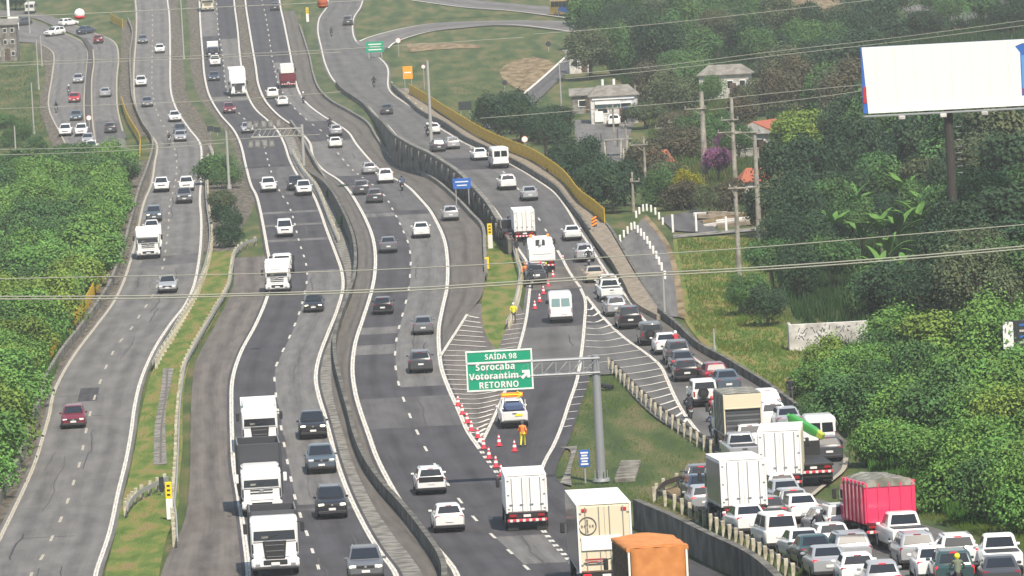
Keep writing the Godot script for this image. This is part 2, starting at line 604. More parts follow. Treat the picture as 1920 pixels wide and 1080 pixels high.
func free_strip(a: Array, b: Array, lift: float, rise: Callable = rise_none, per := 10) -> ArrayMesh:   # a road that runs across the valley: matching points on its two edges
	var st := begin()
	st.set_smooth_group(0)
	var pa := []
	var pb := []
	var da := _spread(a, per)
	var db := _spread(b, per)
	for i in da.size():
		pa.append(G(da[i].x, da[i].y, rise, lift))
		pb.append(G(db[i].x, db[i].y, rise, lift))
	var v := 0.0
	for i in pa.size() - 1:
		var v2: float = v + pa[i].distance_to(pa[i + 1]) / 60.0
		for q in [[pa[i], 0.0, v], [pa[i + 1], 0.0, v2], [pb[i + 1], 1.0, v2], [pa[i], 0.0, v], [pb[i + 1], 1.0, v2], [pb[i], 1.0, v]]:
			st.set_uv(Vector2(q[1], q[2]))
			st.add_vertex(q[0])
		v = v2
	return done(st)

func _spread(a: Array, per: int) -> Array:
	var out := []
	for i in a.size() - 1:
		var p0 := Vector2(a[maxi(i - 1, 0)][0], a[maxi(i - 1, 0)][1])
		var p1 := Vector2(a[i][0], a[i][1])
		var p2 := Vector2(a[i + 1][0], a[i + 1][1])
		var p3 := Vector2(a[mini(i + 2, a.size() - 1)][0], a[mini(i + 2, a.size() - 1)][1])
		for k in per:
			out.append(p1.cubic_interpolate(p2, p0, p3, float(k) / per))
	out.append(Vector2(a[a.size() - 1][0], a[a.size() - 1][1]))
	return out

func free_line(a: Array, w: float, rise: Callable = rise_none, lift := 0.07, per := 10) -> ArrayMesh:
	var st := begin()
	st.set_smooth_group(0)
	var p := []
	for q in _spread(a, per):
		p.append(G(q.x, q.y, rise, lift))
	for i in p.size() - 1:
		var t: Vector3 = p[i + 1] - p[i]
		var s := Vector3(-t.z, 0, t.x).normalized() * w * 0.5
		quad(st, p[i] - s, p[i + 1] - s, p[i + 1] + s, p[i] + s)
	return done(st)

# ---------------------------------------------------------------- the carriageways, as surveyed
var BL := [[254, 0], [256, 25], [255, 75], [252, 112], [251, 160], [255, 200], [267, 230], [282, 252], [294, 270], [290, 307], [284, 345], [270, 380], [261, 420], [253, 460], [246, 485], [236, 517], [227, 540], [210, 572], [180, 612], [140, 665], [113, 710], [100, 740], [92, 780], [82, 815], [65, 870], [45, 917], [22, 965], [0, 1010], [-35, 1080]]
var BR := [[314, 0], [317, 25], [319, 100], [319, 150], [321, 175], [332, 207], [355, 242], [374, 267], [378, 307], [377, 340], [375, 365], [375, 382], [377, 405], [377, 445], [372, 495], [362, 540], [347, 572], [320, 607], [292, 650], [275, 685], [262, 720], [252, 765], [246, 810], [237, 860], [222, 922], [207, 992], [179, 1080]]
var BM := [[285, 12], [286, 50], [285, 125], [286, 175], [299, 222], [322, 262], [331, 300], [328, 345], [318, 385], [316, 425], [311, 465], [305, 502], [290, 547], [260, 595], [242, 622], [220, 647], [205, 675], [194, 700], [185, 725], [176, 750], [170, 772], [161, 810], [150, 867], [135, 915], [120, 960], [102, 1000], [81, 1042], [58, 1080]]
var CL := [[374, 0], [376, 50], [380, 100], [384, 145], [393, 180], [415, 217], [437, 242], [450, 267], [462, 315], [472, 350], [480, 365], [487, 390], [494, 425], [501, 465], [507, 500], [507, 530], [500, 560], [480, 608], [450, 665], [436, 712], [434, 765], [435, 810], [438, 872], [447, 930], [457, 997], [466, 1080]]
var CR := [[439, 0], [445, 50], [452, 120], [465, 180], [481, 207], [500, 224], [520, 245], [533, 270], [543, 300], [562, 335], [585, 362], [598, 390], [612, 430], [630, 477], [641, 510], [643, 540], [631, 585], [615, 625], [597, 675], [592, 710], [597, 740], [609, 780], [617, 810], [630, 860], [652, 922], [678, 977], [712, 1035], [743, 1080]]
var CM := [[406, 0], [408, 40], [411, 70], [415, 90], [419, 120], [421, 145], [424, 165], [434, 192], [455, 220], [472, 236], [486, 252], [495, 275], [501, 297], [513, 335], [528, 365], [541, 384], [546, 398], [551, 413], [555, 430], [560, 450], [566, 470], [573, 491], [576, 517], [572, 547], [560, 590], [544, 630], [525, 670], [515, 695], [515, 715], [518, 747], [523, 780], [530, 817], [537, 857], [544, 890], [551, 925], [560, 957], [576, 1003], [585, 1031], [598, 1070]]
var DL := [[460, 0], [467, 50], [479, 122], [485, 160], [497, 188], [522, 216], [557, 242], [580, 267], [588, 297], [608, 320], [630, 334], [654, 357], [670, 382], [686, 412], [700, 450], [704, 482], [702, 520], [697, 545], [680, 600], [666, 645], [661, 695], [667, 740], [677, 775], [690, 812], [706, 857], [730, 905], [756, 949], [787, 992], [825, 1035], [857, 1080]]
var DR := [[524, 0], [534, 50], [545, 105], [552, 145], [570, 188], [605, 217], [627, 230], [652, 247], [668, 270], [695, 302], [730, 330], [762, 348], [785, 370], [805, 393], [821, 421], [834, 453], [839, 490], [838, 540], [830, 577], [823, 615], [824, 665], [828, 692], [841, 728], [860, 770], [878, 811], [900, 843], [921, 873], [946, 906], [985, 953], [1030, 1010], [1085, 1080]]
var DM := [[491, 0], [497, 25], [504, 66], [509, 100], [515, 131], [523, 160], [545, 195], [575, 225], [592, 238], [612, 253], [628, 280], [648, 305], [678, 332], [705, 352], [724, 371], [733, 387], [748, 416], [757, 436], [766, 458], [770, 484], [769, 512], [766, 545], [757, 582], [747, 620], [742, 648], [741, 677], [745, 710], [754, 741], [767, 776], [781, 808], [795, 836], [812, 866], [849, 922], [871, 950], [892, 975], [916, 998], [942, 1022], [1000, 1077]]
var EL := [[615, 0], [612, 15], [600, 32], [596, 55], [602, 87], [612, 125], [627, 152], [650, 172], [692, 202], [722, 232], [755, 266], [785, 284], [817, 299], [840, 313], [870, 333], [900, 362], [928, 393], [950, 428], [972, 467], [987, 490], [995, 520], [993, 547], [986, 602], [974, 650], [946, 737], [915, 807], [903, 832]]
var ER := [[680, 0], [675, 15], [665, 30], [661, 47], [670, 80], [700, 100], [724, 122], [732, 172], [762, 195], [790, 212], [805, 225], [830, 244], [866, 266], [915, 288], [960, 310], [1005, 337], [1040, 362], [1065, 395], [1085, 430], [1105, 460], [1135, 507], [1147, 524], [1175, 557], [1210, 602], [1260, 643], [1330, 692]]
var EM := [[724, 140], [750, 172], [775, 190], [820, 225], [870, 268], [920, 300], [955, 335], [985, 372], [1010, 410], [1035, 452], [1055, 487], [1068, 511], [1088, 539]]

func build_ground() -> void:
	ROADS.BLc = curve(BL)
	var st := begin()
	st.set_smooth_group(0)
	var xs := PackedFloat32Array()
	var x := -1600.0
	while x <= 1600.0:
		xs.append(x)
		x += 8.0 if absf(x + 1.0) < 150.0 else 60.0 if absf(x) < 500 else 180.0
	var rows := []
	for i in COUNT:
		var d := FIRST + i * STEP
		var row := PackedVector3Array()
		for xx in xs:
			row.append(Vector3(xx, prof[i] - 0.12 + land(xx, d), -d))
		rows.append(row)
	for i in rows.size() - 1:
		for k in xs.size() - 1:
			quad(st, rows[i][k], rows[i + 1][k], rows[i + 1][k + 1], rows[i][k + 1])
	st.index()
	st.generate_normals()
	struct("ground", st.commit(), M.grass)

	# pavements

	road("B", "left_road", BL, BR, BM, M.lane_grey, 0.26)
	road("C", "oncoming_carriageway", CL, CR, CM, M.lane_dark2, 0.3)
	road("D", "departing_carriageway", DL, DR, DM, M.lane_dark2, 0.32, rise_main)
	var el := curve(EL, rise_ramp)
	var er := curve(ER, rise_ramp)
	st = begin()
	strip(st, func(d): return cx(el, d) - 0.4, func(d): return cx(er, d) + 0.4, maxf(el.near, er.near), minf(el.far, er.far), 0.02, rise_ramp)
	var ramp := struct("exit_ramp", done(st), M.ramp_grey)
	ROADS.E = {"l": el, "r": er, "m": curve(EM, rise_ramp), "rise": rise_ramp, "node": ramp}
	put("edge_line", line_along(el, el.near, el.far, 0.24, rise_ramp), M.line, ramp)
	put("edge_line", line_along(er, er.near, er.far, 0.24, rise_ramp), M.line, ramp)
	var em: Dictionary = ROADS.E.m
	var solid := G(1045, 470, rise_ramp)
	put("lane_line", line_along(em, em.near, -solid.z, 0.26, rise_ramp), M.line, ramp)
	var d0: float = -solid.z + 8.0
	while d0 + 3.0 < em.far:
		put("lane_dash", line_along(em, d0, d0 + 3.0, 0.16, rise_ramp), M.line, ramp)
		d0 += 12.0
	# lower end of the exit ramp: its left line closes the gore, its right line swings away from the queueing road
	var ldown := curve([[1088, 540], [1097, 562], [1096, 605], [1091, 657], [1082, 712], [1067, 757], [1050, 808], [1037, 838], [1022, 865], [1015, 892], [1034, 916], [1090, 958], [1180, 1010], [1290, 1065], [1330, 1085]])
	var lo_l := curve([[993, 547], [986, 602], [974, 650], [946, 737], [915, 807], [903, 832], [921, 873], [946, 906], [985, 953], [1030, 1010], [1085, 1080]])
	st = begin()
	strip(st, func(d): return cx(lo_l, d), func(d): return cx(ldown, d) + 0.9, maxf(lo_l.near, ldown.near), minf(lo_l.far, ldown.far), 0.015)
	var low := struct("exit_lane", done(st), M.lane_dark)
	put("edge_line", line_along(ldown, -G(1015, 892).z, ldown.far, 0.26), M.line, low)
	ROADS.X = {"l": lo_l, "r": ldown, "m": {}, "rise": rise_none, "node": low}
	# the gore between the carriageway and the ramp: brownish pavement under zebra bars
	var gl := curve([[890, 570], [862, 610], [826, 668], [828, 692], [841, 728], [860, 770], [878, 811], [898, 838]])
	var gr := curve([[955, 540], [985, 602], [974, 650], [946, 737], [915, 807], [904, 830]])
	var gore := ribbon("gore_pavement", gl, gr, M.red_shoulder, 0.008)
	put("edge_line", line_along(curve([[889, 568], [862, 612], [826, 668]]), curve([[889, 568], [862, 612], [826, 668]]).near, curve([[889, 568], [862, 612], [826, 668]]).far, 0.24), M.line, gore)
	for k in 27:
		var t := k / 26.0
		var y := lerpf(592, 826, t)
		var xl := _row_x([[889, 568], [862, 612], [827, 668], [829, 692], [841, 728], [860, 770], [878, 811], [898, 838]], y) + 3
		var xr := _row_x([[994, 547], [986, 602], [974, 650], [946, 737], [915, 807], [904, 830]], y) - 4
		if y < 652:
			# above the nose the grass splits the bars
			var mid := _row_x([[890, 560], [905, 610], [915, 652]], y)
			put("zebra_bar", free_line([[xl, y], [mid - 2, y + 4]], 0.26, rise_none, 0.05, 3), M.line, gore)
			mid = _row_x([[968, 560], [950, 610], [936, 650]], y)
			put("zebra_bar", free_line([[mid + 2, y], [xr, y - 4]], 0.26, rise_none, 0.05, 3), M.line, gore)
		else:
			put("zebra_bar", free_line([[xl, y + 2], [(xl + xr) / 2, y + 3], [xr, y - 5]], 0.26, rise_none, 0.05, 4), M.line, gore)
	# road where the traffic queues
	var fl := curve([[1088, 540], [1097, 562], [1096, 605], [1092, 657], [1150, 692], [1180, 735], [1240, 790], [1300, 822], [1345, 852], [1352, 880], [1300, 906], [1282, 935], [1318, 962], [1365, 985], [1405, 1007], [1445, 1032], [1490, 1062], [1525, 1085]])
	var fr := curve([[1172, 537], [1235, 597], [1272, 624], [1310, 659], [1360, 687], [1410, 717], [1435, 731], [1480, 765], [1535, 805], [1580, 848], [1592, 872], [1552, 906], [1522, 930], [1600, 952], [1740, 986], [1835, 1022], [1920, 1048], [2010, 1080]])
	st = begin()
	strip(st, func(d): return cx(fl, d), func(d): return cx(fr, d), maxf(fl.near, fr.near), minf(fl.far, fr.far), 0.011)
	var queue := struct("queue_road", done(st), M.ramp_grey)
	ROADS.F = {"l": fl, "r": fr, "m": {}, "rise": rise_none, "node": queue}
	var fz := curve([[1099, 556], [1135, 600], [1172, 635], [1210, 662], [1237, 685], [1250, 710], [1262, 738], [1282, 775], [1310, 812]])
	put("edge_line", line_along(fz, fz.near, fz.far, 0.26), M.line, queue)
	put("edge_line", free_line([[1586, 858], [1581, 880], [1560, 899], [1545, 909], [1522, 928]], 0.3), M.line_worn, queue)
	for k in 21:
		var y := lerpf(566, 800, k / 20.0)
		var xl := _row_x([[1099, 556], [1097, 605], [1094, 657], [1150, 688], [1188, 722], [1240, 767], [1300, 806]], y) + 3
		var xr := _row_x([[1099, 556], [1135, 600], [1172, 635], [1210, 662], [1237, 685], [1250, 710], [1262, 738], [1282, 775], [1305, 806]], y) - 3
		if xr - xl > 8:
			put("zebra_bar", free_line([[xl, y + (2 if y < 650 else 8)], [(xl + xr) / 2, y + 3], [xr, y - 4]], 0.26, rise_none, 0.05, 3), M.line, queue)
	for k in 9:
		var y := lerpf(690, 800, k / 8.0)
		var xl := _row_x([[1088, 690], [1067, 757], [1050, 808]], y) + 4
		put("zebra_bar", free_line([[xl, y], [xl + 24 - k * 1.2, y - 2]], 0.24, rise_none, 0.05, 2), M.line, queue)

	# resurfaced stretches
	patch("C", 0, -40, 67, M.lane_grey1)
	patch("C", 1, -40, 68, M.lane_dark, 0.030)
	patch("C", 1, 74, 178, M.lane_grey1)
	patch("C", 0, 181, 190, M.lane_grey1)
	patch("C", 0, 314, 334, M.lane_mid)
	patch("C", 1, 334, 366, M.lane_mid)
	for r in [[396, 400], [420, 423], [448, 452]]:
		patch("C", 0, r[0], r[1], M.lane_grey1)
	patch("C", 1, 508, 948, M.lane_grey1)
	patch("C", 0, 955, 960, M.lane_mid)
	patch("D", 1, 118, 228, M.lane_grey1)
	patch("D", 0, 264, 329, M.lane_grey1)
	patch("D", 0, 346, 396, M.lane_mid)
	patch("D", 1, 404, 727, M.lane_grey1)
	patch("D", -1, 398, 405, M.lane_grey1)
	patch("D", -1, 612, 625, M.lane_grey1)
	patch("D", -1, 645, 663, M.lane_grey1)
	patch("D", 0, 745, 801, M.lane_mid)
	patch("D", 1, 1008, 1060, M.lane_grey1)
	patch("E", 0, 296, 317, M.lane_dark)
	patch("E", 0, 375, 500, M.lane_mid)
	patch("E", 0, 500, 541, M.red_shoulder)
	patch("E", -1, 541, 610, M.lane_dark)
	put("resurfaced_patch", free_strip([[151, 728], [145, 753]], [[187, 726], [181, 751]], 0.03, rise_none, 6), M.lane_dark, ROADS.B.node)
	put("resurfaced_patch", free_strip([[270, 484], [262, 500]], [[372, 474], [370, 492]], 0.03, rise_none, 4), M.lane_mid, ROADS.B.node)

	seams()
	# shoulders and medians
	var cs := curve([[438, 476], [436, 540], [405, 607], [367, 680], [360, 730], [357, 810], [355, 910], [343, 985], [318, 1035], [300, 1085]])
	ribbon("brick_red_shoulder", cs, curve([[505, 480], [507, 530], [500, 560], [480, 608], [450, 665], [436, 712], [434, 765], [435, 810], [438, 872], [447, 930], [457, 997], [466, 1080]]), M.red_shoulder, 0.0)
	var ds := curve([[552, 20], [562, 50], [580, 107], [590, 150], [600, 172], [620, 192], [655, 212], [687, 232], [707, 262], [730, 293], [762, 315], [795, 330], [835, 357], [858, 378], [885, 407], [905, 430], [908, 470], [910, 515], [900, 560], [890, 572], [862, 612], [826, 668]], rise_main)
	ribbon("paved_shoulder", curve([[530, 20], [534, 50], [545, 105], [552, 145], [570, 188], [605, 217], [627, 230], [652, 247], [668, 270], [695, 302], [730, 330], [762, 348], [785, 370], [805, 393], [821, 421], [834, 453], [839, 490], [838, 540], [830, 577], [823, 615], [824, 668]], rise_main), ds, M.shoulder, 0.003, rise_main)
	ROADS.DS = {"r": ds}
	var mcl := curve(CR)
	var mdl := curve(DL, rise_main)
	ribbon("median_drain", mcl, curve(DL), M.dirt, -0.03)
	st = begin()
	strip(st, func(d): return cx(mcl, d), func(d): return cx(mcl, d) + 1.7, mcl.near, 760.0, -0.01)
	struct("median_kerb_strip", done(st), M.concrete)
	st = begin()
	strip(st, func(d): return cx(mdl, d) - 1.7, func(d): return cx(mdl, d), mdl.near, 690.0, 0.0, rise_main)
	struct("median_kerb_strip", done(st), M.shoulder)
	# the verge between the left road and the oncoming carriageway
	ribbon("dirt_verge", curve(BR), curve([[374, 0], [376, 50], [380, 100], [384, 145], [393, 180], [415, 217], [437, 242], [450, 267], [462, 315], [472, 350], [480, 365], [470, 400], [452, 430], [440, 470]]), M.dirt, -0.04)
	ribbon("grass_strip", curve([[332, 0], [340, 60], [345, 130], [352, 180], [378, 220], [398, 262], [402, 300]]), curve([[350, 0], [356, 60], [358, 130], [372, 180], [402, 220], [432, 262], [448, 300]]), M.verge_grass, -0.02)
	ribbon("grass_strip", curve([[398, 470], [390, 500], [372, 540], [357, 580], [330, 620], [305, 660], [284, 700], [272, 740], [261, 790], [253, 840], [240, 900], [226, 950], [214, 1010], [196, 1080]]), curve([[436, 470], [434, 500], [430, 540], [412, 580], [390, 620], [365, 660], [350, 700], [344, 740], [342, 790], [342, 840], [336, 900], [334, 950], [312, 1010], [298, 1080]]), M.lawn, -0.01)
	ribbon("drain_channel", curve([[306, 690], [303, 722], [297, 760], [290, 800], [288, 872]]), curve([[326, 690], [320, 722], [312, 760], [310, 800], [313, 872]]), M.concrete, 0.02)
	ribbon("drain_channel", curve([[312, 694], [309, 740], [301, 800], [299, 868]]), curve([[316, 694], [313, 740], [305, 800], [303, 868]]), M.red_shoulder, 0.035)
	# grass between the carriageway and the ramp
	ribbon("grass_strip", curve([[563, 20], [583, 107], [594, 150], [604, 172], [623, 192], [657, 212], [690, 232], [712, 262]]), curve([[606, 20], [597, 60], [600, 90], [610, 126], [624, 154], [647, 176], [688, 206], [722, 240]]), M.verge_grass, -0.01)
	ribbon("grass_strip", curve([[868, 362], [890, 404], [908, 430], [912, 470], [914, 515], [904, 560], [904, 600], [918, 640], [932, 655]]), curve([[893, 362], [925, 400], [945, 432], [966, 472], [984, 500], [988, 525], [968, 560], [951, 610], [934, 655]]), M.lawn, 0.012)
	# brown verge and side strip beside the outer ramp barrier
	ribbon("dirt_verge", curve([[228, 42], [226, 130], [224, 185], [245, 230], [262, 268]]), curve([[254, 42], [252, 112], [251, 160], [255, 200], [267, 230], [284, 255]]), M.dirt, -0.035)
	var sl := curve([[735, 165], [770, 198], [815, 228], [868, 262], [915, 285], [960, 307], [1005, 333], [1042, 358], [1067, 388], [1090, 417], [1108, 445], [1122, 462], [1150, 497], [1173, 538], [1197, 578], [1235, 597]], rise_ramp)
	var sr := curve([[765, 165], [800, 195], [850, 228], [905, 262], [950, 283], [1000, 304], [1055, 342], [1086, 380], [1112, 400], [1134, 420], [1157, 456], [1175, 487], [1206, 538], [1236, 580], [1262, 597]], rise_ramp)
	ribbon("sidewalk", sl, sr, M.sidewalk, 0.03, rise_ramp)
	ROADS.SW = {"l": sl, "r": sr}
	ribbon("dirt_verge", curve([[1147, 526], [1175, 558], [1210, 603], [1260, 645], [1330, 694]]), curve([[1172, 537], [1235, 597], [1272, 624], [1310, 659], [1372, 694]]), M.shoulder, 0.016)
	ribbon("dirt_verge", curve([[238, 300], [236, 380], [226, 440], [200, 510], [160, 580], [115, 650], [88, 710], [70, 770], [45, 840], [15, 905], [-30, 1000], [-70, 1080]]), curve([[290, 300], [270, 380], [257, 440], [236, 517], [205, 580], [152, 650], [113, 710], [94, 770], [75, 840], [50, 905], [5, 1000], [-35, 1080]]), M.dirt, -0.03)

	# service road in the far corner
	var a := struct("service_road", free_strip([[-30, 62], [38, 78], [75, 82], [100, 100], [98, 140], [91, 185], [93, 208], [100, 225], [112, 248], [124, 272], [140, 305]], [[-30, 40], [57, 38], [110, 58], [150, 76], [164, 95], [162, 135], [158, 180], [158, 208], [160, 232], [162, 258], [176, 305]], 0.03), M.lane_grey)
	put("edge_line", free_line([[75, 82], [100, 100], [98, 140], [91, 185], [93, 208], [100, 225], [112, 248], [124, 272]], 0.24), M.line_worn, a)
	put("edge_line", free_line([[110, 58], [150, 76], [164, 95], [162, 135], [158, 180], [158, 208], [160, 232], [162, 258]], 0.24), M.line_worn, a)
	a = struct("service_road", free_strip([[-30, 34], [57, 33], [112, 54], [155, 72], [174, 90], [176, 118], [172, 150], [172, 200], [175, 240], [184, 300]], [[-30, 16], [72, 25], [125, 41], [175, 60], [214, 76], [224, 105], [220, 150], [221, 200], [231, 246], [243, 300]], 0.03), M.lane_grey)
	put("edge_line", free_line([[174, 92], [176, 118], [172, 150], [172, 200], [175, 240], [182, 290]], 0.24), M.line_worn, a)
	put("edge_line", free_line([[125, 42], [175, 61], [213, 78], [222, 105], [219, 150], [220, 200], [230, 246]], 0.24), M.line_worn, a)
	put("resurfaced_patch", free_strip([[178, 226], [182, 268]], [[226, 226], [238, 258]], 0.04), M.lane_mid, a)
	ribbon("dirt_verge", curve([[60, 80], [84, 120], [84, 150], [74, 190], [76, 212], [86, 240], [96, 268], [108, 292]]), curve([[76, 80], [102, 100], [99, 140], [92, 185], [94, 208], [101, 226], [113, 250], [130, 292]]), M.dirt, -0.02)
	# slip road that leaves towards the upper right, and the road above it
	a = struct("slip_road", free_strip([[668, 78], [700, 66], [760, 51], [830, 42], [960, 38], [1120, 40]], [[706, 112], [735, 82], [790, 62], [860, 53], [960, 48], [1120, 66]], 0.05), M.lane_grey1)
	put("edge_line", free_line([[674, 77], [700, 67], [760, 52], [830, 43], [960, 39], [1110, 41]], 0.35, rise_none, 0.09), M.line, a)
	put("edge_line", free_line([[728, 90], [745, 77], [800, 60], [865, 52], [960, 46], [1080, 60]], 0.35, rise_none, 0.09), M.line, a)
	a = struct("upper_road", free_strip([[700, -22], [860, -3], [960, 6], [1060, 16], [1130, 30]], [[700, -14], [860, 13], [960, 21], [1060, 34], [1130, 46]], 0.05), M.lane_grey1)
	put("edge_line", free_line([[760, -2], [860, 12], [960, 20], [1060, 33], [1120, 42]], 0.35, rise_none, 0.09), M.line, a)
	a = struct("side_road", free_strip([[905, 240], [962, 191], [1020, 142], [1075, 92], [1110, 50]], [[960, 240], [1004, 193], [1050, 148], [1094, 104], [1128, 60]], 0.04), M.lane_mid)
	put("edge_line", free_line([[930, 218], [962, 192], [1020, 143], [1075, 93]], 0.45), M.line, a)
	ribbon("grass_slope", curve([[1262, 446], [1266, 500], [1274, 560], [1284, 600], [1330, 655], [1400, 702], [1470, 748]]), curve([[1420, 436], [1436, 500], [1450, 560], [1470, 600], [1500, 655], [1530, 702], [1560, 748]]), M.lawn, -0.05)
	# far lots and the yard below the workshop
	struct("road_far", free_strip([[1460, 30], [1520, 24], [1580, 22]], [[1490, 44], [1530, 42], [1580, 42]], 0.05), M.lane_grey1)
	struct("dry_field", free_strip([[1380, -20], [1500, -20], [1580, -20]], [[1440, 26], [1510, 24], [1570, 20]], 0.02), M.dry)
	struct("road_far", free_strip([[1690, 12], [1800, 4], [1990, -6]], [[1720, 48], [1800, 46], [1990, 40]], 0.05), M.lane_grey1)
	struct("dry_field", free_strip([[1710, 52], [1800, 52]], [[1740, 76], [1800, 76]], 0.02), M.dry)
	struct("dry_field", free_strip([[1520, 47], [1580, 45]], [[1540, 60], [1580, 60]], 0.02), M.dry)
	struct("yard", free_strip([[1076, 225], [1080, 275], [1088, 330]], [[1190, 225], [1175, 275], [1165, 330]], 0.04), M.lane_grey1)
	ribbon("dry_field", curve([[790, 8], [700, 34], [720, 40]]), curve([[1000, 8], [960, 30], [900, 36]]), M.grass, -0.06)
	struct("bare_soil", free_strip([[985, 108], [955, 118], [938, 132], [945, 150], [970, 166], [990, 172]], [[1000, 106], [1030, 114], [1044, 126], [1034, 144], [1010, 162], [994, 172]], -0.03, rise_none, 6), M.dry)
	struct("bare_soil", free_strip([[760, 82], [830, 80], [900, 84]], [[770, 98], [830, 92], [900, 90]], -0.02, rise_none, 4), M.dry)

func seams() -> void:   # tar seams, cracks and skid marks
	var r := RandomNumberGenerator.new()
	r.seed = 77
	for key in ["B", "C", "D", "E"]:
		var R: Dictionary = ROADS[key]
		var n0 := maxf(R.l.near, R.r.near)
		var f0 := minf(R.l.far, R.r.far)
		for k in 16:
			var d := lerpf(n0, n0 + (f0 - n0) * 0.6, pow(r.randf(), 1.4))
			var u := r.randf_range(0.12, 0.88)
			var len := r.randf_range(8.0, 38.0)
			var w := r.randf_range(0.05, 0.13)
			var ph := r.randf() * 6.0
			var st := begin()
			var xf := func(q: float) -> float: return lerpf(cx(R.l, q), cx(R.r, q), u) + 0.12 * sin(q * 0.31 + ph) + 0.06 * sin(q * 1.3 + ph)
			strip(st, func(q): return xf.call(q) - w * 0.5, func(q): return xf.call(q) + w * 0.5, d, minf(d + len, f0), 0.031, R.rise)
			put("tar_seam", done(st), M.lane_dark if k % 3 else M.rust, R.node)
		for k in 12:
			var d := lerpf(n0, n0 + (f0 - n0) * 0.7, r.randf())
			var a := r.randf_range(0.02, 0.4)
			var b := a + r.randf_range(0.25, 0.55)
			var st := begin()
			var h := r.randf_range(0.12, 0.3)
			strip(st, func(q): return lerpf(cx(R.l, q), cx(R.r, q), a), func(q): return lerpf(cx(R.l, q), cx(R.r, q), b), d, d + h, 0.0305, R.rise)
			put("tar_seam", done(st), M.lane_dark if k % 2 else M.lane_mid, R.node)

func land(x: float, d: float) -> float:   # the ground that leaves the valley's section: the hollow below the left road, the bank at the right
	var e := 0.0
	if d < 700:
		var lx := -2.0 + cx(ROADS.BLc, d) - 6.0
		e -= 3.2 * smoothstep(0.0, 14.0, lx - x) * smoothstep(700.0, 660.0, d)
	return e

func _row_x(pts: Array, y: float) -> float:
	for i in pts.size() - 1:
		if y <= pts[i + 1][1]:
			return lerpf(pts[i][0], pts[i + 1][0], clampf((y - pts[i][1]) / (pts[i + 1][1] - pts[i][1]), 0, 1))
	return pts[pts.size() - 1][0]

# ---------------------------------------------------------------- walls, barriers, guardrails, fences
func barrier(called: String, label: String, pts: Array, h: float, w: float, mat: Material, rise: Callable = rise_none, base := -0.3, on_rise := true, off := 0.0) -> void:
	var c := curve(pts, rise)
	var st := begin()
	wall_along(st, c, c.near, c.far, off, base, h, w, rise, on_rise)
	tag(put(called, done(st), mat), label, "wall" if called.contains("wall") else "barrier")

func guardrail(label: String, pts: Array, ph: float, gap: float, side := -1.0, pw := 0.18, over := 0.1, rail: Material = null, group := "guardrails on short posts") -> void:
	var p := []
	for q in _spread(pts, 8):
		p.append(G(q.x, q.y))
	var mid: Vector3 = p[p.size() / 2]
	var o := thing("guardrail", label, "guardrail", mid, 0.0, group)
	var st := begin()
	var prof_ := [[0.0, 0.0], [0.07, 0.06], [0.01, 0.13], [0.01, 0.18], [0.07, 0.25], [0.0, 0.31], [-0.03, 0.31], [-0.03, 0.0]]
	var rings := []
	for i in p.size():
		var t: Vector3 = (p[mini(i + 1, p.size() - 1)] - p[maxi(i - 1, 0)])
		t.y = 0
		var s := Vector3(-t.z, 0, t.x).normalized()
		var ring := PackedVector3Array()
		for k in prof_:
			ring.append(p[i] - mid + s * k[0] + Vector3(0, ph - 0.36 + k[1], 0))
		rings.append(ring)
	loft(st, rings, true, -1)
	put("rail", done(st), rail if rail else M.galv, o)
	var post := box(Vector3(pw, ph + 0.3 + over, pw), 0.02, Vector3(0, (ph + 0.3 + over) / 2 - 0.3, 0))
	var left := 0.0
	for i in p.size() - 1:
		var len: float = p[i].distance_to(p[i + 1])
		while left < len:
			var q: Vector3 = p[i].lerp(p[i + 1], left / len)
			var t: Vector3 = p[i + 1] - p[i]
			var m := put("post", post, M.post, o, q - mid + Vector3(-t.z, 0, t.x).normalized() * side * (0.1 + pw * 0.5))
			m.rotation.y = atan2(t.x, t.z) + rng.randf_range(-0.08, 0.08)
			m.rotation.z = rng.randf_range(-0.04, 0.04)
			left += gap
		left -= len

func panel_fence(label: String, pts: Array, h: float, plen: float, rise: Callable = rise_none) -> void:
	var p := []
	for q in _spread(pts, 10):
		p.append(G(q.x, q.y, rise))
	var mid: Vector3 = p[p.size() / 2]
	var o := thing("panel_fence", label, "fence", mid, 0.0, "yellow panel fences")
	var marks := [p[0]]
	var need := plen
	for i in p.size() - 1:
		var a: Vector3 = p[i]
		while a.distance_to(p[i + 1]) > need:
			a = a.move_toward(p[i + 1], need)
			marks.append(a)
			need = plen
		need -= a.distance_to(p[i + 1])
	marks.append(p[p.size() - 1])
	for i in marks.size() - 1:
		var a: Vector3 = marks[i] - mid
		var b: Vector3 = marks[i + 1] - mid
		var dir := (b - a)
		var n := Vector3(-dir.z, 0, dir.x).normalized() * 0.03
		var g := dir.normalized() * 0.06
		var st := begin()
		st.set_smooth_group(-1)
		var lo := Vector3(0, 0.12, 0)
		var hi := Vector3(0, h, 0)
		var c := [a + g + lo, b - g + lo, b - g + hi, a + g + hi]
		for s in [1.0, -1.0]:
			quad(st, c[0] + n * s, c[1] + n * s, c[2] + n * s, c[3] + n * s)
		for k in 4:
			var k2 := (k + 1) % 4
			quad(st, c[k] + n, c[k2] + n, c[k2] - n, c[k] - n)
		for k in [0.3, 0.7]:
			tube(st, a + g + n * 1.6 + Vector3(0, h * k, 0), b - g + n * 1.6 + Vector3(0, h * k, 0), 0.035, 0.035, 5)
		put("panel", done(st), M.yellow, o)
		put("post", pipe(a, a + hi + Vector3(0, 0.08, 0), 0.05), M.yellow, o)
	put("post", pipe(marks[marks.size() - 1] - mid, marks[marks.size() - 1] - mid + Vector3(0, h + 0.08, 0), 0.05), M.yellow, o)

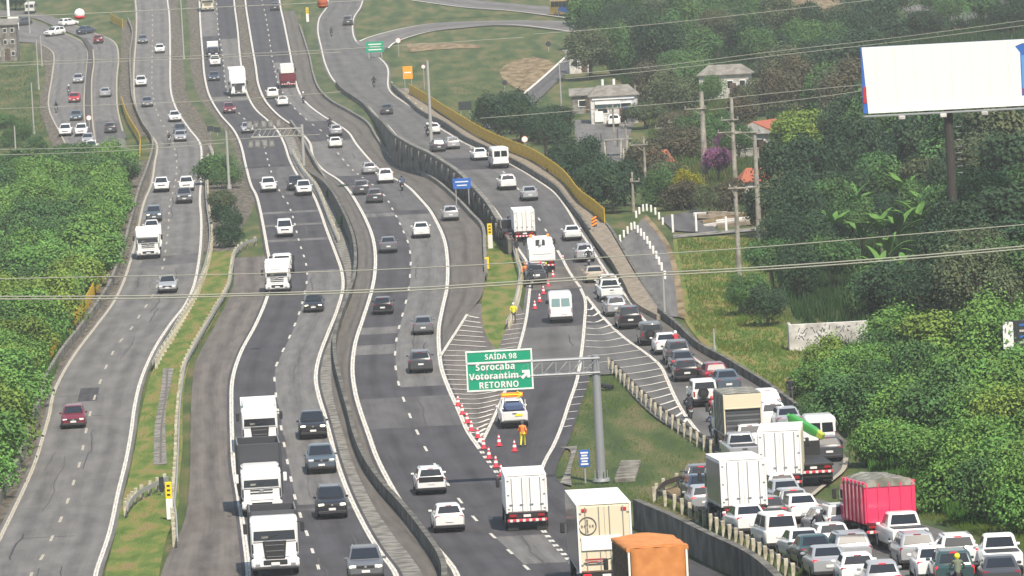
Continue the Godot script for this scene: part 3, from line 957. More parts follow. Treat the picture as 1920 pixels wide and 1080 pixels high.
func build_rails() -> void:
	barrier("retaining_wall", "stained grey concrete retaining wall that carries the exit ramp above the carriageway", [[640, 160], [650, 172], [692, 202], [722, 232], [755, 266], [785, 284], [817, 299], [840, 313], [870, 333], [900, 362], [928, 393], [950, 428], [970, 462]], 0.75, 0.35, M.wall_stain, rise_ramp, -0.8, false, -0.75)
	var rw: Node = get_child(get_child_count() - 1)
	var rc := curve([[755, 266], [785, 284], [817, 299], [840, 313], [870, 333], [900, 362], [928, 393], [950, 428]], rise_ramp)
	var pd: float = rc.near
	while pd < rc.far:
		var tall := rise_ramp(pd) + 0.7
		put("pilaster", box(Vector3(0.5, tall, 0.7), 0.04, Vector3(0, tall / 2, 0)), M.concrete, rw, Vector3(cx(rc, pd) - 0.95, hd(pd) - 0.1, -pd))
		pd += 7.0
	var cst := begin()
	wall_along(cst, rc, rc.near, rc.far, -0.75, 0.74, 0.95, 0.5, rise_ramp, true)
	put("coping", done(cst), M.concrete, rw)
	barrier("retaining_wall", "low grey concrete wall below the left edge of the departing carriageway", [[588, 297], [608, 320], [630, 334], [654, 357], [670, 382], [686, 412], [700, 450], [704, 482], [702, 520]], 0.08, 0.3, M.wall_stain, rise_main, -0.6, false, -1.95)
	barrier("retaining_wall", "dark stained wall beside the trucks below the guardrail with the wooden posts", [[1195, 985], [1260, 1015], [1330, 1052], [1420, 1100]], 1.5, 0.4, M.wall_stain, rise_none, -0.5, false)
	barrier("median_barrier", "long dark concrete barrier snaking along the drain between both carriageways", [[668, 520], [655, 560], [640, 600], [628, 647], [630, 690], [642, 740], [656, 790], [666, 830], [687, 880], [716, 922], [756, 967], [796, 1018], [832, 1078]], 0.75, 0.3, M.wall_stain)
	barrier("median_barrier", "grey concrete parapet along the drain above the green hollow", [[545, 232], [566, 262], [580, 290], [600, 325], [622, 360], [640, 400], [655, 440], [663, 480], [668, 516]], 0.6, 0.3, M.concrete)
	barrier("road_barrier", "weathered concrete parapet between the tree thicket and the left road", [[240, 40], [248, 62], [244, 110], [246, 160], [249, 190], [268, 238], [286, 268], [277, 320], [263, 357], [250, 405], [241, 440], [232, 475], [220, 507], [205, 545], [185, 577], [150, 627], [120, 665], [98, 700], [84, 730], [77, 760], [64, 790], [50, 835], [40, 867], [22, 900], [3, 935], [-25, 990]], 0.75, 0.25, M.concrete)
	barrier("road_barrier", "brown stained concrete barrier between the exit ramp and its sidewalk", [[735, 165], [770, 198], [815, 228], [868, 262], [915, 285], [960, 307], [1005, 333], [1042, 358], [1067, 388], [1090, 417], [1106, 440]], 0.7, 0.25, M.wall_stain, rise_ramp, -0.2, true)
	barrier("road_barrier", "pale low concrete kerb barrier beside the sidewalk where the queue begins", [[1107, 440], [1125, 465], [1150, 497], [1173, 538], [1197, 578], [1235, 600]], 0.45, 0.3, M.sidewalk, rise_ramp, -0.2, true)
	barrier("road_barrier", "long dark low barrier between the queueing traffic and the grass slope", [[1236, 590], [1272, 620], [1310, 655], [1360, 683], [1410, 713], [1436, 729], [1482, 763], [1537, 802], [1585, 845]], 0.6, 0.3, M.wall_stain)
	barrier("road_barrier", "pale concrete kerb barrier along the paved shoulder of the departing carriageway", [[562, 50], [580, 107], [590, 150], [600, 172], [620, 192], [655, 212], [687, 232], [707, 262], [730, 293], [762, 315], [795, 330], [835, 357], [858, 378], [885, 407], [905, 430], [909, 470], [911, 510]], 0.45, 0.3, M.concrete, rise_main, -0.4, true)
	barrier("road_barrier", "narrow concrete divider between the two service road lanes", [[158, 76], [169, 96], [169, 118], [166, 150], [165, 200], [168, 240], [176, 290]], 0.5, 0.8, M.rust)
	var c := curve([[735, 160], [800, 195], [850, 228], [905, 262], [950, 283], [1000, 304], [1055, 342], [1086, 380], [1112, 400], [1134, 420], [1157, 456], [1175, 487], [1206, 538], [1236, 580]], rise_ramp)
	var st := begin()
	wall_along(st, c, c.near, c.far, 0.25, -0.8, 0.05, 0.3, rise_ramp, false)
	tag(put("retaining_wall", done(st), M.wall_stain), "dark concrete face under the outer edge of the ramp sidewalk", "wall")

	panel_fence("long yellow panel fence curving along the outer edge of the ramp sidewalk", [[768, 176], [800, 195], [850, 228], [905, 262], [950, 283], [1000, 304], [1055, 342], [1086, 380], [1112, 400], [1134, 419]], 1.55, 4.0, rise_ramp)
	panel_fence("yellow panel fence beside the left road opposite the service road", [[228, 196], [238, 226], [250, 248], [263, 272], [262, 300]], 1.3, 4.0)
	panel_fence("short yellow panel fence at the far bend of the left road", [[208, 40], [216, 46], [230, 52]], 1.6, 3.0)
	panel_fence("yellow panel fence half hidden behind the leafy thicket beside the left road", [[192, 530], [180, 550], [165, 576], [150, 598], [128, 626]], 1.3, 3.0)
	panel_fence("short yellow fence stub poking out of the thicket beside the left road", [[110, 652], [101, 664], [92, 680]], 1.2, 2.5)

	guardrail("guardrail on pale posts along the grass strip beside the left road", [[388, 300], [386, 345], [388, 390], [394, 440], [391, 480], [380, 520], [363, 560], [340, 602], [318, 640], [300, 668], [287, 694]], 0.75, 3.6, -1.0, 0.24, 0.08)
	guardrail("guardrail on pale posts between the grass strip and the brick red shoulder", [[482, 458], [460, 466], [443, 482], [437, 512], [430, 548], [405, 592], [385, 627], [362, 668], [350, 694], [343, 732], [338, 782], [336, 840], [334, 890], [332, 930], [329, 962], [332, 988], [334, 1028]], 0.75, 3.4, 1.0, 0.22, 0.06)
	guardrail("guardrail from the zebra nose along the queueing road to the box truck", [[1147, 692], [1170, 716], [1200, 746], [1240, 782], [1290, 818], [1340, 851]], 0.85, 3.2, 1.0, 0.19, 0.05, M.rust)
	guardrail("short guardrail around the tip of the grass island near the dark parked cars", [[1362, 884], [1320, 897], [1280, 911], [1246, 924], [1233, 938]], 0.75, 3.0, 1.0, 0.2, 0.08, M.rust)
	guardrail("guardrail on thick wooden posts above the dark wall beside the orange truck", [[1233, 938], [1266, 950], [1310, 973], [1350, 996], [1390, 1019], [1430, 1044], [1470, 1070], [1500, 1089]], 0.7, 2.9, 1.0, 0.21, 0.12, M.rust)
	guardrail("short curved guardrail that turns in behind the tall kilometre marker", [[316, 914], [287, 928], [264, 940], [247, 957], [240, 972]], 0.8, 2.2, 1.0, 0.22)
	guardrail("guardrail beside the grass wedge where the tow truck stands", [[953, 446], [962, 474], [970, 503], [975, 524], [969, 562], [960, 596], [950, 618]], 0.8, 2.0)
	guardrail("guardrail along the hollow beside the oncoming carriageway", [[548, 290], [566, 322], [590, 352], [604, 382], [618, 418], [634, 455]], 0.6, 4.0)
	guardrail("steel rail beside the brown verge of the left road below the gantry", [[392, 280], [398, 300], [390, 330]], 0.7, 3.0)

	# white bollards of the hairpin
	var bl := box(Vector3(0.22, 0.8, 0.22), 0.04, Vector3(0, 0.4, 0))
	var k := 0
	for q in [[1193, 409], [1199, 402], [1206, 397], [1213, 396], [1221, 398], [1229, 403], [1236, 412], [1243, 422], [1163, 455], [1170, 446], [1177, 439], [1184, 432], [1190, 430], [1196, 437], [1202, 443], [1208, 450], [1214, 458], [1219, 467], [1225, 476], [1231, 486], [1236, 497], [1241, 508], [1247, 524]]:
		var o := put("bollard", bl, M.matt_white, null, G(q[0], q[1], rise_none, 0.06))
		tag(o, "white concrete bollard on the upper rim of the hairpin ramp" if k < 8 else "white concrete bollard in the bent row across the grey hairpin ramp", "bollard", "white bollards on the upper rim" if k < 8 else "white bollards across the ramp")
		k += 1
	struct("hairpin_pavement", free_strip([[1166, 452], [1152, 476], [1172, 520], [1206, 560], [1240, 592]], [[1206, 408], [1242, 452], [1259, 498], [1266, 540], [1272, 594]], 0.01), M.lane_grey1)
	struct("hairpin_verge", free_strip([[1206, 408], [1242, 452], [1259, 498], [1266, 540], [1272, 594]], [[1212, 402], [1252, 452], [1270, 500], [1279, 545], [1286, 598]], 0.02), M.dry)
	struct("upper_road", free_strip([[1236, 408], [1262, 432]], [[1310, 392], [1350, 438]], 0.03, rise_none, 4), M.lane_mid)
	var w1 := free_strip([[1262, 440], [1420, 426]], [[1262, 446], [1420, 432]], 0.05, rise_none, 2)
	struct("kerb", w1, M.concrete)
	for q in [[1262, 436, 402], [1306, 434, 400], [1362, 433, 406]]:
		var g := G(q[0], q[1])
		var hh: float = (q[1] - q[2]) * mpp(g)
		tag(put("fence_post", box(Vector3(0.22, hh, 0.2), 0.03, Vector3(0, hh / 2, 0)), M.matt_white, null, g), "pale concrete fence post standing on the kerb of the upper road", "post", "pale posts on the kerb")
	for q in 8:
		var g := G(1330 + q * 7 + rng.randf() * 6, 404 + (q % 4) * 6)
		tag(put("rubble_slab", box(Vector3(3.4 + rng.randf(), 0.5, 1.4), 0.06), [M.plaster, M.sidewalk, M.dry][q % 3], null, g + Vector3(0, 0.15, 0)), "pale broken slab in the heap of rubble beside the upper road", "slab", "rubble slabs beside the upper road")
		get_child(get_child_count() - 1).rotation = Vector3(rng.randf_range(-0.1, 0.1), rng.randf_range(-0.5, 0.5), rng.randf_range(-0.12, 0.12))

# ---------------------------------------------------------------- vehicles: front towards +z, standing on y = 0
var PROTO := {}
const PAINTED := ["body", "cabin", "tailgate", "mirror", "bonnet"]

func wheels(o: Node3D, axles: Array, half: float, r: float, w := 0.2, twin := false) -> void:
	var ty := disc(r, w, 18, 0.04)
	var ri := disc(r * 0.62, w + 0.02, 12, 0.02)
	for z in axles:
		for s in [-1, 1]:
			var t := put("wheel", ty, M.tyre, o, Vector3(s * (half - w / 2), r, z))
			put("rim", ri, M.rim, t)
			if twin and z < 0:
				put("wheel", ty, M.tyre, o, Vector3(s * (half - w * 1.6), r, z))

func pane(o: Node3D, called: String, a: Vector3, b: Vector3, c: Vector3, d: Vector3, mat: Material, out := 0.012, inset := 0.0) -> MeshInstance3D:   # a pane 12 mm proud of its hull
	var n := (b - a).cross(d - a).normalized()
	var mid := (a + b + c + d) / 4
	if n.dot(mid - Vector3(0, mid.y - 0.05, 0)) < 0:
		n = -n
	var st := begin()
	st.set_smooth_group(-1)
	var q := []
	for p in [a, b, c, d]:
		q.append(p.lerp(mid, inset) + n * out)
	quad(st, q[0], q[1], q[2], q[3])
	for k in 4:
		quad(st, q[k], q[(k + 1) % 4], q[(k + 1) % 4] - n * (out + 0.02), q[k] - n * (out + 0.02))
	return put(called, done(st), mat, o)

func car_proto(kind: String) -> Node3D:
	var S: Dictionary = {
		"hatchback": {"L": 3.95, "W": 1.72, "prof": [[1.97, 0.62, 0.66, 0.30], [1.88, 0.74, 0.80, 0.22], [1.2, 0.88, 0.855, 0.2], [0.75, 0.95, 0.86, 0.2], [-1.2, 0.97, 0.86, 0.2], [-1.80, 0.95, 0.84, 0.24], [-1.97, 0.86, 0.76, 0.32]], "cab": [0.86, -1.86, 0.10, -1.5, 0.90, 1.48, 0.80, 0.60]},
		"sedan": {"L": 4.4, "W": 1.76, "prof": [[2.2, 0.60, 0.68, 0.30], [2.1, 0.72, 0.82, 0.22], [1.3, 0.87, 0.875, 0.2], [0.8, 0.93, 0.88, 0.2], [-1.3, 0.96, 0.88, 0.2], [-2.05, 0.98, 0.85, 0.24], [-2.2, 0.88, 0.78, 0.32]], "cab": [0.95, -1.62, 0.15, -0.95, 0.90, 1.46, 0.80, 0.60]},
		"suv": {"L": 4.3, "W": 1.82, "prof": [[2.15, 0.74, 0.74, 0.36], [2.05, 0.90, 0.86, 0.28], [1.3, 1.04, 0.905, 0.26], [0.85, 1.08, 0.91, 0.26], [-1.4, 1.10, 0.91, 0.26], [-2.0, 1.08, 0.89, 0.3], [-2.15, 0.98, 0.82, 0.38]], "cab": [0.98, -2.04, 0.25, -1.72, 1.02, 1.68, 0.84, 0.66]},
		"pickup": {"L": 5.2, "W": 1.86, "prof": [[2.6, 0.84, 0.78, 0.42], [2.48, 1.02, 0.90, 0.34], [1.6, 1.12, 0.93, 0.32], [1.2, 1.14, 0.93, 0.32], [-0.75, 1.14, 0.93, 0.32], [-2.5, 1.12, 0.92, 0.36], [-2.6, 1.08, 0.88, 0.44]], "cab": [1.32, -0.85, 0.55, -0.62, 1.06, 1.78, 0.85, 0.68]},
		"minivan": {"L": 4.2, "W": 1.70, "prof": [[2.1, 0.74, 0.70, 0.34], [2.0, 0.95, 0.80, 0.26], [1.5, 1.06, 0.845, 0.24], [1.2, 1.08, 0.85, 0.24], [-1.5, 1.08, 0.85, 0.24], [-2.02, 1.06, 0.84, 0.28], [-2.1, 0.98, 0.78, 0.36]], "cab": [1.35, -2.05, 0.55, -1.92, 1.0, 1.80, 0.80, 0.68]},
		"offroad": {"L": 3.7, "W": 1.70, "prof": [[1.85, 0.95, 0.80, 0.46], [1.78, 1.05, 0.84, 0.4], [0.9, 1.12, 0.85, 0.38], [0.6, 1.13, 0.85, 0.38], [-1.2, 1.13, 0.85, 0.38], [-1.76, 1.12, 0.84, 0.4], [-1.80, 1.08, 0.82, 0.46]], "cab": [0.62, -1.76, 0.36, -1.68, 1.06, 1.76, 0.82, 0.74]},
	}[kind]
	var o := Node3D.new()
	var hl: float = S.L / 2
	var tall := kind in ["suv", "pickup", "offroad", "minivan"]
	var r: float = 0.36 if tall else 0.31
	var st := begin()
	var rings := []
	for p in S.prof:
		rings.append(rr(p[2], p[3], p[1], 0.12, p[0]))
	loft(st, rings)
	put("body", done(st), M.white, o)
	var c: Array = S.cab
	st = begin()
	var cr := []
	for k in [[0.0, 0.0], [0.5, 0.01], [0.86, 0.0], [0.97, -0.03], [1.0, -0.1]]:
		var t: float = k[0]
		cr.append(rz(lerpf(c[6], c[7], t) + k[1] * 1.0, lerpf(c[1], c[3], t) - k[1], lerpf(c[0], c[2], t) + k[1], 0.10, lerpf(c[4], c[5], t)))
	loft(st, cr)
	put("cabin", done(st), M.white, o)
	var P := func(front: float, u: float, t: float) -> Vector3:    # a point of the cabin's hull
		return Vector3(u * lerpf(c[6], c[7], t), lerpf(c[4], c[5], t), lerpf(lerpf(c[0], c[2], t), lerpf(c[1], c[3], t), front))
	pane(o, "windshield", P.call(0, -0.9, 0.14), P.call(0, 0.9, 0.14), P.call(0, 0.88, 0.88), P.call(0, -0.88, 0.88), M.glass, 0.025)
	pane(o, "rear_window", P.call(1, -0.84, 0.24), P.call(1, 0.84, 0.24), P.call(1, 0.8, 0.84), P.call(1, -0.8, 0.84), M.glass, 0.025)
	for s in [-1.0, 1.0]:
		pane(o, "side_window", P.call(0.1, s, 0.2), P.call(0.47, s, 0.2), P.call(0.47, s, 0.86), P.call(0.1, s, 0.86), M.glass, 0.022)
		pane(o, "side_window", P.call(0.53, s, 0.2), P.call(0.9, s, 0.2), P.call(0.88, s, 0.86), P.call(0.53, s, 0.86), M.glass, 0.022)
		var belt: float = S.prof[1][1]
		put("headlight", box(Vector3(0.36, 0.15, 0.16), 0.05), M.lamp, o, Vector3(s * (S.W / 2 - 0.27), belt - 0.10, hl - 0.10))
		put("taillight", box(Vector3(0.16 if tall else 0.3, 0.42 if tall else 0.17, 0.14), 0.04), M.tail, o, Vector3(s * (S.W / 2 - (0.13 if tall else 0.22)), S.prof[5][1] - (0.24 if tall else 0.12), -hl + 0.10))
		put("mirror", box(Vector3(0.2, 0.13, 0.1), 0.04), M.white, o, Vector3(s * (S.W / 2 + 0.06), c[4] + 0.12, c[0] - 0.3))
	put("grille", box(Vector3(S.W * 0.5, 0.16, 0.06), 0.03), M.plastic, o, Vector3(0, S.prof[1][1] - 0.12, hl - 0.02))
	put("emblem", box(Vector3(0.12, 0.1, 0.03), 0.03), M.chrome, o, Vector3(0, S.prof[1][1] - 0.11, hl + 0.02))
	put("bumper", box(Vector3(S.W * 0.94, 0.2, 0.14), 0.05), M.plastic, o, Vector3(0, S.prof[0][3] + 0.02, hl - 0.04))
	put("bumper", box(Vector3(S.W * 0.94, 0.2, 0.14), 0.05), M.plastic, o, Vector3(0, S.prof[0][3] + 0.02, -hl + 0.04))
	put("number_plate", box(Vector3(0.42, 0.14, 0.03), 0.01), M.plate, o, Vector3(0, S.prof[0][3] + 0.2, hl + 0.035))
	put("number_plate", box(Vector3(0.42, 0.14, 0.03), 0.01), M.plate, o, Vector3(0, 0.72 if tall else 0.62, -hl - 0.015))
	wheels(o, [hl - 0.82, -hl + 0.84], S.W / 2 + 0.015, r)
	put("underside", box(Vector3(S.W * 0.82, 0.18, S.L * 0.9), 0.04, Vector3(0, 0.24, 0)), M.plastic, o)
	if kind == "suv":
		for s in [-1.0, 1.0]:
			put("roof_rail", box(Vector3(0.05, 0.05, 1.6), 0.02), M.steel, o, Vector3(s * 0.58, 1.70, -0.75))
	if kind in ["suv", "hatchback", "minivan"]:
		put("brake_lamp", box(Vector3(0.34, 0.05, 0.05), 0.01), M.tail, o, Vector3(0, c[5] - 0.06, c[3] - 0.03))
	if kind == "pickup":
		put("load_bed", box(Vector3(1.56, 0.06, 1.6), 0.02), M.plastic, o, Vector3(0, 1.13, -1.68))
		put("tailgate", box(Vector3(1.5, 0.52, 0.06), 0.03), M.white, o, Vector3(0, 0.82, -2.6))
		put("tailgate_handle", box(Vector3(0.3, 0.07, 0.04), 0.02), M.plastic, o, Vector3(0, 0.98, -2.64))
	if kind == "offroad":
		var sp := put("spare_wheel", disc(0.36, 0.22, 18, 0.05), M.tyre, o, Vector3(0.12, 0.98, -1.93))
		sp.rotation.y = PI / 2
		var hub := put("rim", disc(0.2, 0.24, 12, 0.02), M.plastic, sp)
		hub.name = "rim"
	return o

func frame_on(g: Vector3, dir: Vector3) -> Transform3D:   # stands on the slope at g, looking along dir
	var d := -g.z
	var grade := (hd(d + 3) - hd(d - 3)) / 6.0
	var n := Vector3(0, 1, grade).normalized()
	var f := (dir - n * dir.dot(n)).normalized()
	return Transform3D(Basis(n.cross(f).normalized(), n, f), g)

func heading(key: String, d: float) -> Vector3:   # the road's direction at distance d, towards the camera
	if key == "A":
		return Vector3(0.02, 0, 1)
	var R: Dictionary = ROADS[key]
	var c: Dictionary = R.l if key != "F" else ROADS.FQ
	var a := (cx(c, d - 8) + cx(R.r if key != "F" else c, d - 8)) * 0.5
	var b := (cx(c, d + 8) + cx(R.r if key != "F" else c, d + 8)) * 0.5
	return Vector3(a - b, 0, 16).normalized()

func seat(o: Node3D, key: String, px: float, py: float, dir: float, length: float, yaw := 0.0) -> void:   # px, py: ground under the middle of the end that faces the camera
	var rise: Callable = ROADS[key].rise if ROADS.has(key) else rise_none
	var g := G(px, py, rise, 0.045)
	var h := heading(key, -g.z).rotated(Vector3.UP, yaw)
	var mid := g - h * length * 0.5
	mid.y = hd(-mid.z) + rise.call(-mid.z) + 0.045
	o.transform = frame_on(mid, h * dir)

func recolour(o: Node3D, mat: Material, brake := false) -> void:
	for c in o.get_children():
		var n: String = String(c.name).rstrip("0123456789_")
		if n in PAINTED:
			c.set_surface_override_material(0, mat)
		if brake and (n == "taillight" or n == "brake_lamp"):
			c.set_surface_override_material(0, M.tail_on)

func car(key: String, px: float, py: float, kind: String, mat: String, dir: int, label: String, group: String, opt := "") -> Node3D:
	if not PROTO.has(kind):
		PROTO[kind] = car_proto(kind)
	var o: Node3D = PROTO[kind].duplicate()
	o.name = numbered({"offroad": "offroad_car", "suv": "sport_utility_car", "pickup": "pickup_truck"}.get(kind, kind))
	add_child(o)
	tag(o, label, {"pickup": "pickup truck", "minivan": "van"}.get(kind, "car"), group)
	if mat == "white":
		mat = ["white", "white_b", "white_c"][rng.randi() % 3]
	recolour(o, M[mat], opt.contains("brake"))
	if opt.contains("lamps"):
		for c in o.get_children():
			if String(c.name).begins_with("headlight"):
				c.set_surface_override_material(0, M.lamp_on)
	if opt.contains("blackback"):
		var b: MeshInstance3D = put("tailgate", box(Vector3(1.5, 0.34, 0.05), 0.03), M.black, o, Vector3(0, 0.98, -2.15))
		b.set_surface_override_material(0, M.black)
	var hl: float = {"hatchback": 3.95, "sedan": 4.4, "suv": 4.3, "pickup": 5.2, "minivan": 4.2, "offroad": 3.7}[kind]
	var yaw := 0.0
	if opt.contains("yaw"):
		yaw = opt.get_slice("yaw", 1).to_float()
	seat(o, key, px, py, dir, hl, yaw)
	o.scale = Vector3(rng.randf_range(0.98, 1.03), rng.randf_range(0.97, 1.06), rng.randf_range(0.97, 1.06)) * (1.05 if key == "F" else 1.0)
	return o

# ---- trucks, vans and the bus are each built by themselves
func cab(o: Node3D, z0: float, z1: float, w: float, y0: float, y1: float, mat: Material, style := 0) -> void:
	var h := w / 2
	var st := begin()
	loft(st, [rr(h - 0.02, y0, y1 - 0.05, 0.14, z0), rr(h, y0, y1, 0.16, z0 + 0.2), rr(h, y0, y1, 0.18, z1 - 0.45), rr(h - 0.02, y0, y1 - 0.10, 0.2, z1 - 0.12), rr(h - 0.10, y0 + 0.05, y1 - 0.35, 0.2, z1)])
	put("cabin", done(st), mat, o)
	var wy0 := lerpf(y0, y1, 0.44)
	var wy1 := lerpf(y0, y1, 0.85)
	pane(o, "windshield", Vector3(-h + 0.16, wy0, z1 + 0.005), Vector3(h - 0.16, wy0, z1 + 0.005), Vector3(h - 0.2, wy1, z1 - 0.06), Vector3(-h + 0.2, wy1, z1 - 0.06), M.glass, 0.03)
	put("wiper", pipe(Vector3(-0.5, wy0 + 0.04, z1 + 0.06), Vector3(0.2, wy0 + 0.3, z1 + 0.04), 0.02, 0.015, 5), M.plastic, o)
	for s in [-1.0, 1.0]:
		pane(o, "side_window", Vector3(s * h, wy0, z1 - 0.35), Vector3(s * h, wy0, z1 - 1.25), Vector3(s * h, wy1, z1 - 1.25), Vector3(s * h, wy1, z1 - 0.5), M.glass, 0.02)
		put("headlight", box(Vector3(0.42, 0.24, 0.12), 0.05), M.lamp, o, Vector3(s * (h - 0.33), y0 - 0.02, z1 + 0.04))
		put("mirror", box(Vector3(0.22, 0.55, 0.14), 0.04), M.white if style == 1 else M.plastic, o, Vector3(s * (h + 0.24), wy1 - 0.25, z1 - 0.05))
		put("mirror_arm", pipe(Vector3(s * (h - 0.05), wy1 + 0.02, z1 - 0.12), Vector3(s * (h + 0.24), wy1 - 0.05, z1 - 0.05), 0.025), M.plastic, o)
	var gy := lerpf(y0, y1, 0.22)
	if style == 2:
		st = begin()
		loft(st, [PackedVector3Array([Vector3(-0.62, gy + 0.42, z1 + 0.02), Vector3(0.62, gy + 0.42, z1 + 0.02), Vector3(0.5, y0 - 0.32, z1 + 0.02), Vector3(-0.5, y0 - 0.32, z1 + 0.02)]), PackedVector3Array([Vector3(-0.6, gy + 0.4, z1 + 0.09), Vector3(0.6, gy + 0.4, z1 + 0.09), Vector3(0.48, y0 - 0.3, z1 + 0.09), Vector3(-0.48, y0 - 0.3, z1 + 0.09)])], true, -1)
		put("grille", done(st), M.plastic, o)
		for k in 3:
			put("grille_bar", box(Vector3(1.0 - k * 0.06, 0.05, 0.04), 0.01), M.grey, o, Vector3(0, gy + 0.2 - k * 0.3, z1 + 0.1))
	else:
		for k in (3 if style == 0 else 2):
			put("grille", box(Vector3(w * 0.56, 0.07, 0.05), 0.02), M.plastic, o, Vector3(0, gy + 0.22 - k * 0.17, z1 + 0.02))
		put("emblem", box(Vector3(0.22, 0.2, 0.05), 0.05), M.chrome, o, Vector3(0, gy + 0.16, z1 + 0.05))
	put("bumper", box(Vector3(w, 0.5, 0.3), 0.08), mat, o, Vector3(0, y0 - 0.25, z1 - 0.05))
	put("skirt", box(Vector3(w * 0.96, 0.14, 0.24), 0.04), M.plastic, o, Vector3(0, y0 - 0.55, z1 - 0.05))
	put("panel_seam", box(Vector3(w * 0.9, 0.03, 0.03), 0.005), M.plastic, o, Vector3(0, wy0 - 0.1, z1 + 0.012))
	put("dashboard_card", box(Vector3(0.34, 0.12, 0.02), 0.005), M.canvas_grey, o, Vector3(-w * 0.2, wy0 + 0.14, z1 + 0.035))
	for s in [-1.0, 1.0]:
		put("fog_lamp", box(Vector3(0.26, 0.12, 0.06), 0.03), M.chrome, o, Vector3(s * (h - 0.32), y0 - 0.33, z1 + 0.1))
		put("corner_vent", box(Vector3(0.1, 0.5, 0.06), 0.02), M.plastic, o, Vector3(s * (h - 0.1), lerpf(y0, y1, 0.24), z1 - 0.02))
	put("lower_grille", box(Vector3(w * 0.5, 0.26, 0.06), 0.03), M.plastic, o, Vector3(0, y0 - 0.22, z1 + 0.1))
	put("number_plate", box(Vector3(0.45, 0.16, 0.03), 0.01), M.plate, o, Vector3(0, y0 - 0.3, z1 + 0.145))
	put("step", box(Vector3(w * 0.9, 0.2, 1.6), 0.04), M.plastic, o, Vector3(0, y0 - 0.42, z1 - 1.0))

func rear_doors(o: Node3D, w: float, y0: float, y1: float, z: float, mat: Material, panels := 2) -> void:
	var h := y1 - y0
	for s in [-1.0, 1.0]:
		put("door", box(Vector3(w / 2 - 0.05, h - 0.16, 0.05), 0.02), mat, o, Vector3(s * (w / 4 - 0.01), (y0 + y1) / 2, z - 0.02))
		for k in [0.10, 0.36]:
			put("locking_bar", pipe(Vector3(s * w * k, y0 + 0.06, z - 0.075), Vector3(s * w * k, y1 - 0.08, z - 0.075), 0.022, -1, 6), M.steel, o)
			put("handle", box(Vector3(0.22, 0.05, 0.04), 0.01), M.steel, o, Vector3(s * (w * k + 0.06), y0 + 0.5, z - 0.1))
		for k in [0.12, 0.5, 0.88]:
			put("hinge", box(Vector3(0.16, 0.07, 0.05), 0.01), M.steel, o, Vector3(s * (w / 2 - 0.09), lerpf(y0, y1, k), z - 0.06))

func rear_end(o: Node3D, w: float, z: float, y: float, lit := false, dark := true) -> void:
	put("bumper", box(Vector3(w * 0.96, 0.16, 0.12), 0.03), M.cone, o, Vector3(0, y - 0.42, z - 0.02))
	for k in 6:
		put("bumper_stripe", box(Vector3(w * 0.07, 0.15, 0.02), 0.005), M.plate, o, Vector3((k - 2.5) * w * 0.155, y - 0.42, z - 0.09))
	for s in [-1.0, 1.0]:
		put("taillight", box(Vector3(0.38, 0.16, 0.08), 0.03), M.tail_on if lit else M.tail, o, Vector3(s * (w / 2 - 0.38), y - 0.16, z + 0.02))
		put("mudguard", box(Vector3(0.6, 0.55, 0.03), 0.01), M.plastic, o, Vector3(s * (w / 2 - 0.35), y - 0.72, z + 0.2))
	put("number_plate", box(Vector3(0.42, 0.15, 0.03), 0.01), M.plate, o, Vector3(0, y - 0.17, z - 0.01))
	put("cross_member", box(Vector3(w * 0.9, 0.3, 0.1), 0.02), M.plastic, o, Vector3(0, y - 0.16, z + 0.1))

